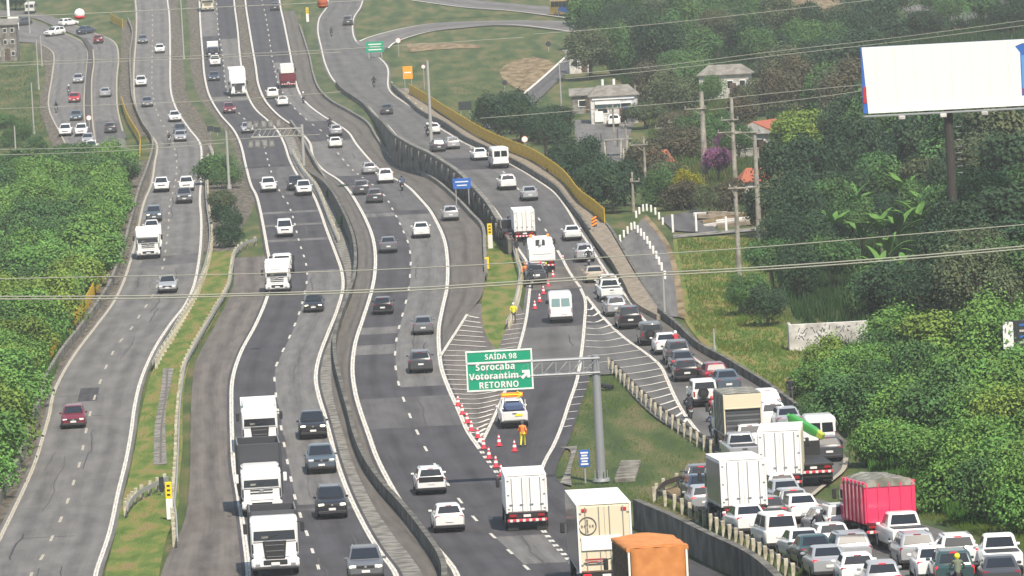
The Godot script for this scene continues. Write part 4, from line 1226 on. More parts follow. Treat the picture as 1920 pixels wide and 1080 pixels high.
func truck(key: String, px: float, py: float, dir: int, label: String, group: String, o_: Dictionary) -> Node3D:
	var L: float = o_.get("L", 8.5)
	var w: float = o_.get("w", 2.5)
	var o := Node3D.new()
	o.name = numbered(o_.get("name", "box_truck"))
	add_child(o)
	tag(o, label, o_.get("cat", "truck"), group)
	var hl := L / 2
	var ch: float = o_.get("ch", 2.9)
	var cm: Material = M[o_.get("cab", "white")]
	cab(o, hl - 2.0, hl, o_.get("cw", 2.42), 0.95, ch, cm, o_.get("style", 0))
	put("chassis", box(Vector3(0.9, 0.3, L - 0.6), 0.03), M.plastic, o, Vector3(0, 0.88, -0.1))
	var axles := [hl - 1.25, -hl + 1.35]
	if L > 7.5:
		axles.append(-hl + 2.55)
	wheels(o, axles, 1.2, 0.5, 0.28, true)
	if o_.has("fairing"):
		var st := begin()
		loft(st, [rr(1.15, ch - 0.05, ch + o_.fairing, 0.2, hl - 1.9), rr(1.15, ch - 0.05, ch + o_.fairing * 0.9, 0.2, hl - 1.2), rr(1.05, ch - 0.05, ch + 0.12, 0.05, hl - 0.35)])
		put("roof_fairing", done(st), cm, o)
	if o_.has("visor"):
		put("sun_visor", box(Vector3(2.2, 0.2, 0.26), 0.06), cm, o, Vector3(0, ch - 0.42, hl + 0.05))
	var z1 := hl - 2.15
	var z0 := -hl
	var fy: float = o_.get("floor", 1.08)
	var top: float = o_.get("top", 3.7)
	var bm: Material = M[o_.get("box", "matt_white")]
	match o_.get("body", "box"):
		"box":
			put("cargo_box", box(Vector3(w, top - fy, z1 - z0), 0.06, Vector3(0, (top + fy) / 2, (z0 + z1) / 2)), bm, o)
			put("roof", box(Vector3(w + 0.04, 0.05, z1 - z0 + 0.04), 0.02, Vector3(0, top + 0.02, (z0 + z1) / 2)), M[o_.get("roofmat", "matt_white")], o)
			for s in [-1.0, 1.0]:
				put("corner_post", box(Vector3(0.1, top - fy, 0.08), 0.02), M[o_.get("trim", "matt_white")], o, Vector3(s * (w / 2 - 0.05), (top + fy) / 2, z0 - 0.05))
				put("side_rail", box(Vector3(0.04, 0.12, z1 - z0), 0.01), M.steel, o, Vector3(s * (w / 2 + 0.01), fy + 0.06, (z0 + z1) / 2))
				for k in 7:
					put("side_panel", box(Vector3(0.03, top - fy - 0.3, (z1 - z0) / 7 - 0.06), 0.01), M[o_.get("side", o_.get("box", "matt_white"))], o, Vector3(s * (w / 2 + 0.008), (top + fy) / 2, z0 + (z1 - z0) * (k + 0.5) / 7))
			if o_.get("doors", true):
				rear_doors(o, w - 0.1, fy, top, z0, bm)
		"dump":
			var st := begin()
			var wl := w / 2
			for s in [-1.0, 1.0]:
				boxm(st, Vector3(s * (wl - 0.04), (top + fy) / 2, (z0 + z1) / 2), Vector3(0.08, top - fy, z1 - z0), 0.02)
			boxm(st, Vector3(0, fy, (z0 + z1) / 2), Vector3(w - 0.2, 0.1, z1 - z0 - 0.1), 0.02)
			boxm(st, Vector3(0, (top + fy) / 2, z1 - 0.04), Vector3(w - 0.18, top - fy, 0.08), 0.02)
			put("dump_bed", done(st), bm, o)
			put("tailgate", box(Vector3(w - 0.02, top - fy - 0.1, 0.08), 0.02), bm, o, Vector3(0, (top + fy) / 2, z0 - 0.03))
			for k in 5:
				put("rib", box(Vector3(0.08, top - fy - 0.2, 0.07), 0.015), bm, o, Vector3((k - 2) * (w - 0.3) / 4.0, (top + fy) / 2, z0 - 0.10))
			for s in [-1.0, 1.0]:
				for k in 6:
					put("rib", box(Vector3(0.07, top - fy, 0.1), 0.015), bm, o, Vector3(s * (wl + 0.03), (top + fy) / 2, lerpf(z0 + 0.2, z1 - 0.2, k / 5.0)))
			if o_.has("tarp"):
				var ts := begin()
				var rings := []
				for k in 9:
					var ring := PackedVector3Array()
					var zz := lerpf(z0 - 0.12, z1, k / 8.0)
					for q in 9:
						var u := q / 4.0 - 1.0
						ring.append(Vector3(u * (wl + 0.05), top + 0.18 * (1 - u * u) + 0.05 * sin(k * 2.3 + q * 1.7) - (0.2 if absf(u) > 0.99 else 0.0), zz))
					ring.append(Vector3(wl, top - 0.28, zz))
					ring.append(Vector3(-wl, top - 0.28, zz))
					rings.append(ring)
				loft(ts, rings, true, 0)
				put("tarpaulin", done(ts), M[o_.tarp], o)
		"flat":
			if o_.has("cargo"):
				put("cargo", box(Vector3(w * 0.9, 0.8, (z1 - z0) * 0.7), 0.1), M[o_.cargo], o, Vector3(0, fy + 0.5, (z0 + z1) / 2))
			put("flatbed", box(Vector3(w, 0.16, z1 - z0), 0.03, Vector3(0, fy, (z0 + z1) / 2)), bm, o)
			put("headboard", box(Vector3(w, 0.9, 0.08), 0.02, Vector3(0, fy + 0.5, z1)), bm, o)
	if o_.has("front_box"):
		put("front_box", box(Vector3(w * 0.86, 1.5, 2.2), 0.06), M.matt_white, o, Vector3(0, top + 0.6, z1 - 1.2))
	if o_.has("roller"):
		put("lintel", box(Vector3(w - 0.1, 0.85, 0.07), 0.02), M.cream, o, Vector3(0, top - 0.45, z0 - 0.06))
		put("sill", box(Vector3(w - 0.1, 0.1, 0.1), 0.02), M.cream, o, Vector3(0, top - 0.92, z0 - 0.08))
		for k in 9:
			put("shutter_slat", box(Vector3(w - 0.3, 0.14, 0.03), 0.01), M.grey if k % 2 else M.dark, o, Vector3(0, fy + 0.12 + k * 0.17, z0 - 0.04))
	rear_end(o, w, z0, fy, o_.get("lit", false))
	seat(o, key, px, py, dir, L, o_.get("yaw", 0.0))
	return o

func van(key: String, px: float, py: float, dir: int, label: String, group: String, L: float, H: float, glassm: Material, mat: Material = null) -> Node3D:
	if mat == null:
		mat = M.white
	var o := Node3D.new()
	o.name = numbered("van")
	add_child(o)
	tag(o, label, "van", group)
	var h := L / 2
	var st := begin()
	loft(st, [rr(0.93, 0.42, H - 0.1, 0.16, -h), rr(0.98, 0.32, H, 0.2, -h + 0.15), rr(0.98, 0.3, H, 0.22, h - 1.7), rr(0.96, 0.3, H - 0.25, 0.22, h - 1.3), rr(0.94, 0.3, 1.3, 0.16, h - 0.75), rr(0.86, 0.34, 1.0, 0.14, h)])
	put("body", done(st), mat, o)
	for s in [-1.0, 1.0]:
		pane(o, "rear_window", Vector3(s * 0.06, H * 0.56, -h), Vector3(s * 0.78, H * 0.56, -h), Vector3(s * 0.74, H * 0.84, -h), Vector3(s * 0.06, H * 0.84, -h), glassm, 0.02)
		put("door", box(Vector3(0.86, H * 0.42, 0.04), 0.02), mat, o, Vector3(s * 0.45, H * 0.34, -h - 0.02))
		put("taillight", box(Vector3(0.13, 0.42, 0.08), 0.03), M.tail, o, Vector3(s * 0.88, 1.05, -h + 0.02))
		for k in 3:
			pane(o, "side_window", Vector3(s * 0.98, H * 0.55, h - 1.9 - k * 1.1), Vector3(s * 0.98, H * 0.55, h - 2.9 - k * 1.1), Vector3(s * 0.975, H * 0.84, h - 2.9 - k * 1.1), Vector3(s * 0.975, H * 0.84, h - 1.9 - k * 1.1), M.glass, 0.015)
		put("mirror", box(Vector3(0.2, 0.32, 0.12), 0.04), M.plastic, o, Vector3(s * 1.1, 1.45, h - 1.05))
		put("headlight", box(Vector3(0.3, 0.2, 0.1), 0.04), M.lamp, o, Vector3(s * 0.68, 0.85, h - 0.05))
	pane(o, "windshield", Vector3(-0.82, 1.32, h - 0.72), Vector3(0.82, 1.32, h - 0.72), Vector3(0.8, H - 0.3, h - 1.32), Vector3(-0.8, H - 0.3, h - 1.32), M.glass, 0.03)
	put("bumper", box(Vector3(1.86, 0.3, 0.16), 0.05), M.plastic, o, Vector3(0, 0.44, -h))
	put("bumper", box(Vector3(1.8, 0.3, 0.16), 0.05), M.plastic, o, Vector3(0, 0.44, h - 0.02))
	put("number_plate", box(Vector3(0.42, 0.14, 0.03), 0.01), M.plate, o, Vector3(-0.3, 0.78, -h - 0.05))
	wheels(o, [h - 1.0, -h + 1.15], 0.99, 0.35)
	seat(o, key, px, py, dir, L)
	return o

func motorbike(key: String, px: float, py: float, dir: int, label: String, shirt: String, helmet: String, who: String, tank := "plastic", boxed := false, yaw := 0.0) -> void:
	var o := Node3D.new()
	o.name = numbered("motorcycle")
	add_child(o)
	tag(o, label, "motorcycle", "motorcycles in the traffic")
	var ty := disc(0.31, 0.13, 18, 0.05)
	for z in [0.66, -0.66]:
		var t := put("wheel", ty, M.tyre, o, Vector3(0, 0.31, z))
		put("rim", disc(0.19, 0.14, 12, 0.01), M.rim, t)
	var st := begin()
	loft(st, [rz(0.12, -0.25, 0.3, 0.1, 0.32), rz(0.15, -0.3, 0.34, 0.12, 0.5), rz(0.1, -0.2, 0.2, 0.08, 0.66)])
	put("engine", done(st), M.grey, o)
	st = begin()
	loft(st, [rr(0.06, 0.66, 0.8, 0.05, 0.42), rr(0.15, 0.64, 0.9, 0.09, 0.3), rr(0.13, 0.66, 0.86, 0.08, 0.02), rr(0.07, 0.68, 0.8, 0.05, -0.1)])
	put("fuel_tank", done(st), M[tank], o)
	put("saddle", box(Vector3(0.24, 0.1, 0.72), 0.05), M.plastic, o, Vector3(0, 0.79, -0.42))
	st = begin()
	for s in [-1.0, 1.0]:
		tube(st, Vector3(s * 0.09, 0.31, 0.68), Vector3(s * 0.09, 0.95, 0.42), 0.025, 0.025, 6)
	put("fork", done(st), M.chrome, o)
	st = begin()
	tube(st, Vector3(-0.36, 1.02, 0.32), Vector3(-0.1, 0.98, 0.42), 0.018, 0.018, 6)
	tube(st, Vector3(-0.1, 0.98, 0.42), Vector3(0.1, 0.98, 0.42), 0.018, 0.018, 6)
	tube(st, Vector3(0.1, 0.98, 0.42), Vector3(0.36, 1.02, 0.32), 0.018, 0.018, 6)
	put("handlebar", done(st), M.plastic, o)
	put("headlight", ball(Vector3(0.1, 0.1, 0.08), 6), M.lamp, o, Vector3(0, 0.88, 0.52))
	put("taillight", box(Vector3(0.16, 0.08, 0.06), 0.02), M.tail_on if boxed else M.tail, o, Vector3(0, 0.74, -0.84))
	put("mudguard", box(Vector3(0.14, 0.04, 0.5), 0.015), M.plastic, o, Vector3(0, 0.66, -0.72))
	put("number_plate", box(Vector3(0.2, 0.16, 0.02), 0.01), M.plate, o, Vector3(0, 0.58, -0.88))
	for s in [-1.0, 1.0]:
		put("mirror", ball(Vector3(0.07, 0.05, 0.02), 5), M.plastic, o, Vector3(s * 0.32, 1.2, 0.34))
	seat(o, key, px, py, dir, 2.0, yaw)
	if boxed:
		var b := put("delivery_box", box(Vector3(0.46, 0.44, 0.44), 0.04), M.white, null)
		b.transform = o.transform * Transform3D(Basis(), Vector3(0, 1.07, -0.72))
		tag(b, "white delivery box strapped behind the rider of " + who, "box", "delivery boxes on motorcycles")
	rider(o.transform, shirt, helmet, who)

# ---------------------------------------------------------------- people: one continuous body meshed from a field of tapered limbs
var BODIES := {}

func skeleton(pose: String) -> Array:   # [from, to, radius, radius, cloth: 0 skin 1 hair or helmet 2 top 3 trousers 4 shoes]
	var b := []
	var P := {}
	match pose:
		"ride":
			P = {"pel": Vector3(0, 0.92, -0.34), "che": Vector3(0, 1.32, -0.18), "nek": Vector3(0, 1.46, -0.13), "hed": Vector3(0, 1.60, -0.08), "kn": [Vector3(-0.2, 0.72, 0.12), Vector3(0.2, 0.72, 0.12)], "an": [Vector3(-0.19, 0.38, -0.1), Vector3(0.19, 0.38, -0.1)], "el": [Vector3(-0.34, 1.13, 0.03), Vector3(0.34, 1.13, 0.03)], "wr": [Vector3(-0.33, 1.05, 0.27), Vector3(0.33, 1.05, 0.27)]}
		"walk":
			P = {"pel": Vector3(0, 0.93, 0), "che": Vector3(0, 1.30, 0.03), "nek": Vector3(0, 1.46, 0.03), "hed": Vector3(0, 1.60, 0.06), "kn": [Vector3(-0.1, 0.51, 0.17), Vector3(0.1, 0.50, -0.03)], "an": [Vector3(-0.1, 0.10, 0.22), Vector3(0.1, 0.17, -0.34)], "el": [Vector3(-0.28, 1.13, -0.12), Vector3(0.28, 1.13, 0.1)], "wr": [Vector3(-0.27, 0.90, -0.05), Vector3(0.26, 0.93, 0.27)]}
		_:
			P = {"pel": Vector3(0, 0.94, 0), "che": Vector3(0, 1.31, 0), "nek": Vector3(0, 1.47, 0), "hed": Vector3(0, 1.61, 0.03), "kn": [Vector3(-0.11, 0.51, 0.03), Vector3(0.12, 0.51, 0.01)], "an": [Vector3(-0.12, 0.09, 0), Vector3(0.15, 0.09, -0.02)], "el": [Vector3(-0.29, 1.14, -0.03), Vector3(0.29, 1.14, -0.03)], "wr": [Vector3(-0.29, 0.90, 0.08), Vector3(0.28, 0.90, 0.08)]}
	b.append([P.pel, P.che, 0.15, 0.165, 2])
	b.append([P.pel + Vector3(-0.07, -0.02, 0), P.pel + Vector3(0.07, -0.02, 0), 0.135, 0.135, 3])
	b.append([P.che + Vector3(-0.13, 0.07, 0), P.che + Vector3(0.13, 0.07, 0), 0.09, 0.09, 2])
	b.append([P.che + Vector3(0, 0.1, 0), P.nek + Vector3(0, 0.03, 0), 0.065, 0.055, 0])
	b.append([P.hed + Vector3(0, -0.03, 0.015), P.hed + Vector3(0, 0.02, 0.01), 0.085, 0.092, 0])
	b.append([P.hed + Vector3(0, 0.05, -0.02), P.hed + Vector3(0, 0.03, -0.045), 0.105 if pose != "ride" else 0.145, 0.09 if pose != "ride" else 0.13, 1])
	for i in 2:
		var s := -1.0 if i == 0 else 1.0
		var hip: Vector3 = P.pel + Vector3(s * 0.09, -0.04, 0)
		b.append([hip, P.kn[i], 0.095, 0.065, 3])
		b.append([P.kn[i], P.an[i], 0.066, 0.045, 3])
		b.append([P.an[i] + Vector3(0, -0.03, -0.04), P.an[i] + Vector3(0, -0.045, 0.14), 0.045, 0.035, 4])
		var sh: Vector3 = P.che + Vector3(s * 0.19, 0.09, 0)
		b.append([sh, P.el[i], 0.06, 0.047, 2])
		b.append([P.el[i], P.wr[i], 0.046, 0.036, 2])
		var dir: Vector3 = (P.wr[i] - P.el[i]).normalized()
		b.append([P.wr[i], P.wr[i] + dir * 0.09, 0.033, 0.036, 0])
	return [b, P]

func body_mesh(pose: String) -> ArrayMesh:
	if BODIES.has(pose):
		return BODIES[pose]
	var sk := skeleton(pose)
	var bones: Array = sk[0]
	var P: Dictionary = sk[1]
	var c := 0.036
	var lo := Vector3(1e9, 1e9, 1e9)
	var hi := -lo
	for q in bones:
		for p in [q[0], q[1]]:
			lo = lo.min(p - Vector3.ONE * 0.2)
			hi = hi.max(p + Vector3.ONE * 0.2)
	var n := Vector3i(((hi - lo) / c).ceil())
	var f := PackedFloat32Array()
	var who := PackedByteArray()
	f.resize(n.x * n.y * n.z)
	who.resize(f.size())
	var i := 0
	for z in n.z:
		for y in n.y:
			for x in n.x:
				var p := lo + Vector3(x, y, z) * c
				var d := 1e3
				var bd := 1e3
				var g := 0
				for q in bones:
					var a: Vector3 = q[0]
					var ab: Vector3 = q[1] - a
					var t := clampf((p - a).dot(ab) / ab.length_squared(), 0, 1)
					var e: float = p.distance_to(a + ab * t) - lerpf(q[2], q[3], t)
					if e < bd:
						bd = e
						g = q[4]
					var h := maxf(0.045 - absf(d - e), 0.0) / 0.045
					d = minf(d, e) - h * h * 0.045 * 0.25
				f[i] = d
				who[i] = g
				i += 1
	var vid := {}
	var vs := PackedVector3Array()
	var vg := PackedByteArray()
	var step := [1, n.x, n.x * n.y]
	for z in n.z - 1:
		for y in n.y - 1:
			for x in n.x - 1:
				var o: int = x + y * n.x + z * n.x * n.y
				var sum := Vector3.ZERO
				var cnt := 0
				for e in [[0, 0, 0, 0], [0, 1, 0, 0], [0, 0, 1, 0], [0, 1, 1, 0], [1, 0, 0, 0], [1, 1, 0, 0], [1, 0, 0, 1], [1, 1, 0, 1], [2, 0, 0, 0], [2, 1, 0, 0], [2, 0, 1, 0], [2, 1, 1, 0]]:
					var p0 := Vector3i.ZERO
					if e[0] == 0: p0 = Vector3i(0, e[1], e[2])
					elif e[0] == 1: p0 = Vector3i(e[1], 0, e[3])
					else: p0 = Vector3i(e[1], e[2], 0)
					var ia: int = o + p0.x + p0.y * n.x + p0.z * n.x * n.y
					var ib: int = ia + step[e[0]]
					if (f[ia] < 0) != (f[ib] < 0):
						var t := f[ia] / (f[ia] - f[ib])
						var v := Vector3(p0)
						v[e[0]] += t
						sum += v
						cnt += 1
				if cnt:
					vid[o] = vs.size()
					vs.append(lo + (Vector3(x, y, z) + sum / cnt) * c)
					vg.append(who[o])
	var tris := []
	for z in range(1, n.z - 1):
		for y in range(1, n.y - 1):
			for x in range(1, n.x - 1):
				var o: int = x + y * n.x + z * n.x * n.y
				for ax in 3:
					if (f[o] < 0) != (f[o + step[ax]] < 0):
						var u: int = step[(ax + 1) % 3]
						var w: int = step[(ax + 2) % 3]
						var q := [vid.get(o), vid.get(o - u), vid.get(o - u - w), vid.get(o - w)]
						if null in q:
							continue
						if f[o] < 0:
							q.reverse()
						tris.append([q[0], q[1], q[2]])
						tris.append([q[0], q[2], q[3]])
	var nm := PackedVector3Array()
	nm.resize(vs.size())
	for t in tris:
		var fn: Vector3 = (vs[t[2]] - vs[t[0]]).cross(vs[t[1]] - vs[t[0]])
		for k in 3:
			nm[t[k]] += fn
	var sts := []
	for g in 5:
		sts.append(begin())
	for t in tris:
		var st: SurfaceTool = sts[vg[t[0]]]
		for k in 3:
			st.set_normal(nm[t[k]].normalized())
			st.add_vertex(vs[t[k]])
	# face and hands
	var extra := []
	for g in 5:
		extra.append(begin())
	var H: Vector3 = P.hed
	tube(extra[0], H + Vector3(0, 0.0, 0.095), H + Vector3(0, -0.03, 0.125), 0.012, 0.016, 6)
	tube(extra[0], H + Vector3(-0.03, -0.07, 0.085), H + Vector3(0.03, -0.07, 0.085), 0.008, 0.008, 5)
	for s in [-1.0, 1.0]:
		tube(extra[0], H + Vector3(s * 0.092, 0.02, 0), H + Vector3(s * 0.1, -0.03, 0), 0.02, 0.012, 6)
		tube(extra[1], H + Vector3(s * 0.032, 0.005, 0.088), H + Vector3(s * 0.034, 0.005, 0.1), 0.012, 0.008, 6)
		var k := 0 if s < 0 else 1
		var dir: Vector3 = (P.wr[k] - P.el[k]).normalized()
		var side := dir.cross(Vector3.UP if absf(dir.y) < 0.8 else Vector3.BACK).normalized()
		var palm: Vector3 = P.wr[k] + dir * 0.1
		var curl := dir.cross(side).normalized() * (1.0 if pose == "ride" else 0.5)
		for fi in 4:
			var r := palm + side * (fi - 1.5) * 0.02
			var l: float = [0.034, 0.042, 0.04, 0.03][fi]
			tube(extra[0], r, r + dir * l, 0.0095, 0.009, 5)
			tube(extra[0], r + dir * l, r + dir * l * 1.5 + curl * l * 0.8, 0.009, 0.007, 5)
		tube(extra[0], P.wr[k] + dir * 0.05 + side * 0.03, P.wr[k] + dir * 0.09 + side * 0.055 + curl * 0.02, 0.011, 0.009, 5)
	var mesh := ArrayMesh.new()
	for g in 5:
		extra[g].generate_normals()
		var em: ArrayMesh = extra[g].commit()
		if em.get_surface_count():
			sts[g].append_from(em, 0, Transform3D())
		sts[g].commit(mesh)
	BODIES[pose] = mesh
	return mesh

func person(pose: String, tf: Transform3D, label: String, mats: Array, group := "") -> MeshInstance3D:   # skin, hair or helmet, top, trousers, shoes
	var o := MeshInstance3D.new()
	o.mesh = body_mesh(pose)
	o.name = numbered("person")
	add_child(o)
	o.transform = tf
	for k in 5:
		o.set_surface_override_material(k, M[mats[k]])
	tag(o, label, "person", group)
	return o

func rider(tf: Transform3D, shirt: String, helmet: String, who: String) -> void:
	person("ride", tf, "rider in " + who, ["skin", helmet, shirt, "cloth_dark", "plastic"], "motorcycle riders")

func standing(px: float, py: float, pose: String, turn: float, label: String, mats: Array) -> void:
	var g := G(px, py, rise_none, 0.03)
	person(pose, Transform3D(Basis(Vector3.UP, turn), g), label, mats)

# ---------------------------------------------------------------- trees and undergrowth
var CROWNS := []
var TRUNKS := []

func crown_mesh(seed_: int, sx: float, sy: float, lobes: int, leaves: int, size: float, droop := 0.0) -> ArrayMesh:   # unit crown: radius 1, a cloud of leaf clumps in lobes
	var r := RandomNumberGenerator.new()
	r.seed = seed_
	var centres := []
	for k in lobes:
		var a := r.randf() * TAU
		var e := r.randf_range(-0.45, 1.0)
		var q := sqrt(1.0 - e * e * 0.8)
		centres.append([Vector3(cos(a) * q * 0.6 * sx, e * 0.55 * sy, sin(a) * q * 0.6 * sx), r.randf_range(0.3, 0.52), r.randf_range(0.62, 1.0), r.randf_range(0.0, 0.22)])
	centres.append([Vector3.ZERO, 0.62, 0.75, 0.1])
	var vs := PackedVector3Array()
	var ns := PackedVector3Array()
	var cs := PackedColorArray()
	for i in leaves:
		var L: Array = centres[r.randi() % centres.size()]
		var d := Vector3(r.randfn(), r.randfn(), r.randfn()).normalized()
		if d.y < -0.35 and r.randf() < 0.6:
			d.y = -d.y
		var p: Vector3 = L[0] + d * L[1] * Vector3(sx, sy, sx) * (r.randf_range(0.72, 1.06) if r.randf() < 0.86 else r.randf_range(1.06, 1.36))
		var nrm := (d * 0.6 + Vector3.UP * 0.55 + Vector3(r.randfn(), r.randfn(), r.randfn()) * 0.38).normalized()
		var t := nrm.cross(Vector3(r.randfn(), r.randfn() * 0.3, r.randfn())).normalized()
		var b := nrm.cross(t)
		var s := size * r.randf_range(0.6, 1.35)
		var tone: float = L[2] * r.randf_range(0.6, 1.0)
		var col := Color(minf(1.0, tone * (0.85 + L[3])), tone, tone * (0.92 - L[3] * 0.5))
		var a0 := p - t * s * 0.5
		var a1 := p + b * s * 0.42 - Vector3.UP * droop * s
		var a2 := p + t * s * 0.6 - Vector3.UP * (droop + 0.1) * s
		var a3 := p - b * s * 0.42 - Vector3.UP * droop * s
		for q in [a0, a1, a2, a0, a2, a3]:
			vs.append(q)
			ns.append(nrm)
			cs.append(col)
	var arr := []
	arr.resize(Mesh.ARRAY_MAX)
	arr[Mesh.ARRAY_VERTEX] = vs
	arr[Mesh.ARRAY_NORMAL] = ns
	arr[Mesh.ARRAY_COLOR] = cs
	var m := ArrayMesh.new()
	m.add_surface_from_arrays(Mesh.PRIMITIVE_TRIANGLES, arr)
	return m

func trunk_mesh(seed_: int) -> ArrayMesh:   # unit trunk: height 1, forks into limbs
	var r := RandomNumberGenerator.new()
	r.seed = seed_
	var st := begin()
	tube(st, Vector3.ZERO, Vector3(0.02, 0.5, 0.01), 0.05, 0.036, 8)
	for k in 5:
		var a := TAU * k / 5 + r.randf()
		var mid := Vector3(cos(a) * 0.16, 0.7 + r.randf() * 0.1, sin(a) * 0.16)
		tube(st, Vector3(0.02, 0.4 + 0.03 * k, 0.01), mid, 0.026, 0.016, 6)
		tube(st, mid, mid + Vector3(cos(a + 0.4) * 0.16, 0.2, sin(a + 0.4) * 0.16), 0.016, 0.006, 5)
	return done(st)

const MARKS := [["the billboard pole", 1792, 420], ["the graffiti wall", 1562, 625], ["the small billboard", 1900, 660], ["the workshop", 1152, 190], ["the white house", 1362, 152], ["the gabled house", 1442, 248], ["the purple flowering tree", 1347, 315], ["the thickest utility pole", 1315, 230], ["the red dump truck", 1665, 960], ["the watching person", 1483, 735], ["the crane truck", 1527, 860], ["the chevron panel", 1115, 418], ["the round sign on the fence", 986, 262], ["the yellow coach", 1090, 15], ["the white pickup in the corner", 1883, 1060], ["the wide crossarm", 1395, 350], ["the billboard's top corner", 1605, 90], ["the billboard's lower corner", 1617, 215], ["the maroon car", 138, 787], ["the lower yellow fence", 150, 590], ["the white dump truck", 279, 460], ["the grey field road", 1500, 35], ["the hairpin ramp", 1215, 450], ["the curved guardrail", 270, 935], ["the cables at the picture's edge", 20, 540], ["the service road's end", 150, 290]]

func near_mark(px: float, py: float) -> String:
	var best := 1e9
	var out := ""
	var second := 1e9
	var towards := ""
	for m in MARKS:
		var dx: float = px - m[1]
		var dy: float = py - m[2]
		var d := dx * dx + dy * dy
		if d < second and d >= best:
			second = d
			towards = m[0]
		if d < best:
			second = best
			towards = out.get_slice("the ", 1) if out != "" else ""
			if towards != "":
				towards = "the " + towards
			best = d
			var far := "well " if d > 8000.0 else ""
			var way := "right of " if dx > 0 else "left of "
			if absf(dy) > absf(dx) * 1.6:
				way = "below " if dy > 0 else "above "
			elif absf(dy) > absf(dx) * 0.6:
				way = ("below and " if dy > 0 else "above and ") + way
			out = far + way + m[0]
	return out + " towards " + towards if (out + " " + towards).split(" ").size() < 12 else out

func tree(px: float, py: float, h: float, rad: float, mat: String, label: String, group := "", called := "tree", cat := "tree", low := 0.0, variant := -1) -> Node3D:
	if CROWNS.is_empty():
		for k in 7:
			CROWNS.append(crown_mesh(100 + k * 7, 1.0, [1.0, 1.1, 0.9, 1.0, 1.2, 0.8, 1.0][k], [9, 11, 13, 10, 12, 14, 16][k], 9500, [0.066, 0.078, 0.062, 0.088, 0.070, 0.074, 0.060][k], 0.1))
			TRUNKS.append(trunk_mesh(50 + k))
	var g := G(px, py)
	g.y = hd(-g.z) + land(g.x, -g.z) - 0.15
	var said := label
	if group != "":
		var mid_row := py - h * 0.5 / mpp(g)
		var noun: String = label.split(" of the ")[0].split(" in the ")[0].split(" on the ")[0].split(" among ")[0].split(" close ")[0].split(" behind ")[0].split(" beside ")[0]
		var shade: String = {"leaf_bright": "bright green", "leaf_lime": "yellow green", "leaf_mid": "mid green", "leaf_dark": "dark green", "leaf_olive": "olive green", "leaf_brown": "brownish"}.get(mat, "green")
		said = shade + " " + noun.split(" ")[noun.split(" ").size() - 1] + " " + near_mark(px, mid_row)
	var o := thing(called, said, cat, g, rng.randf() * TAU, group)
	var v: int = variant if variant >= 0 else rng.randi() % CROWNS.size()
	var cy := h - rad * 0.9
	if low > 0:
		cy = rad * low
	var t := put("trunk", TRUNKS[v], M.bark, o)
	t.scale = Vector3(maxf(h * 0.8, 1.0), maxf(cy + rad * 0.3, 0.8), maxf(h * 0.8, 1.0))
	var cr := put("crown", CROWNS[v], M[mat], o, Vector3(0, maxf(cy, rad * 0.55), 0))
	cr.scale = Vector3(rad * rng.randf_range(0.85, 1.15), minf(rad, h * 0.62) * rng.randf_range(0.85, 1.25), rad * rng.randf_range(0.85, 1.15))
	cr.rotation = Vector3(rng.randf_range(-0.15, 0.15), rng.randf() * TAU, rng.randf_range(-0.15, 0.15))
	return o

func banana(px: float, py: float, h: float, label: String, n := 9) -> void:
	var g := G(px, py)
	var o := thing("banana_plant", label, "banana plant", g, rng.randf() * TAU, "banana plants on the right slope")
	put("stem", pipe(Vector3.ZERO, Vector3(0.1, h * 0.4, 0), 0.16, 0.1), M.leaf_olive, o)
	for k in n:
		var a := TAU * k / n + rng.randf_range(-0.3, 0.3)
		var up := rng.randf_range(0.55, 1.45)
		var len := h * rng.randf_range(0.4, 0.56)
		var st := begin()
		st.set_smooth_group(0)
		var out := Vector3(cos(a), 0, sin(a))
		var side := Vector3(-sin(a), 0, cos(a))
		var pos := Vector3(0.1, h * 0.36, 0)
		var prev := []
		var el := up
		for i in 9:
			var t := i / 8.0
			var w := 0.02 + 0.28 * sin(PI * clampf(t * 0.95 + 0.04, 0, 1)) * (h / 5.2)
			var nrm := out * -sin(el) + Vector3.UP * cos(el)
			var now := [pos - side * w + nrm * w * 0.35, pos, pos + side * w + nrm * w * 0.35]
			if prev.size():
				for q in [[prev[0], now[0], now[1], prev[1]], [prev[1], now[1], now[2], prev[2]]]:
					var cc := Color(0.75, 0.85, 0.6).lerp(Color(1, 1, 0.75), rng.randf())
					if k == 0 and up < 0.6:
						cc = Color(1.0, 0.75, 0.2)
					st.set_color(cc)
					quad(st, q[0], q[1], q[2], q[3])
			prev = now
			pos += (out * cos(el) + Vector3.UP * sin(el)) * len / 8.0
			el -= 0.13
		put("leaf", done(st), M.banana, o)

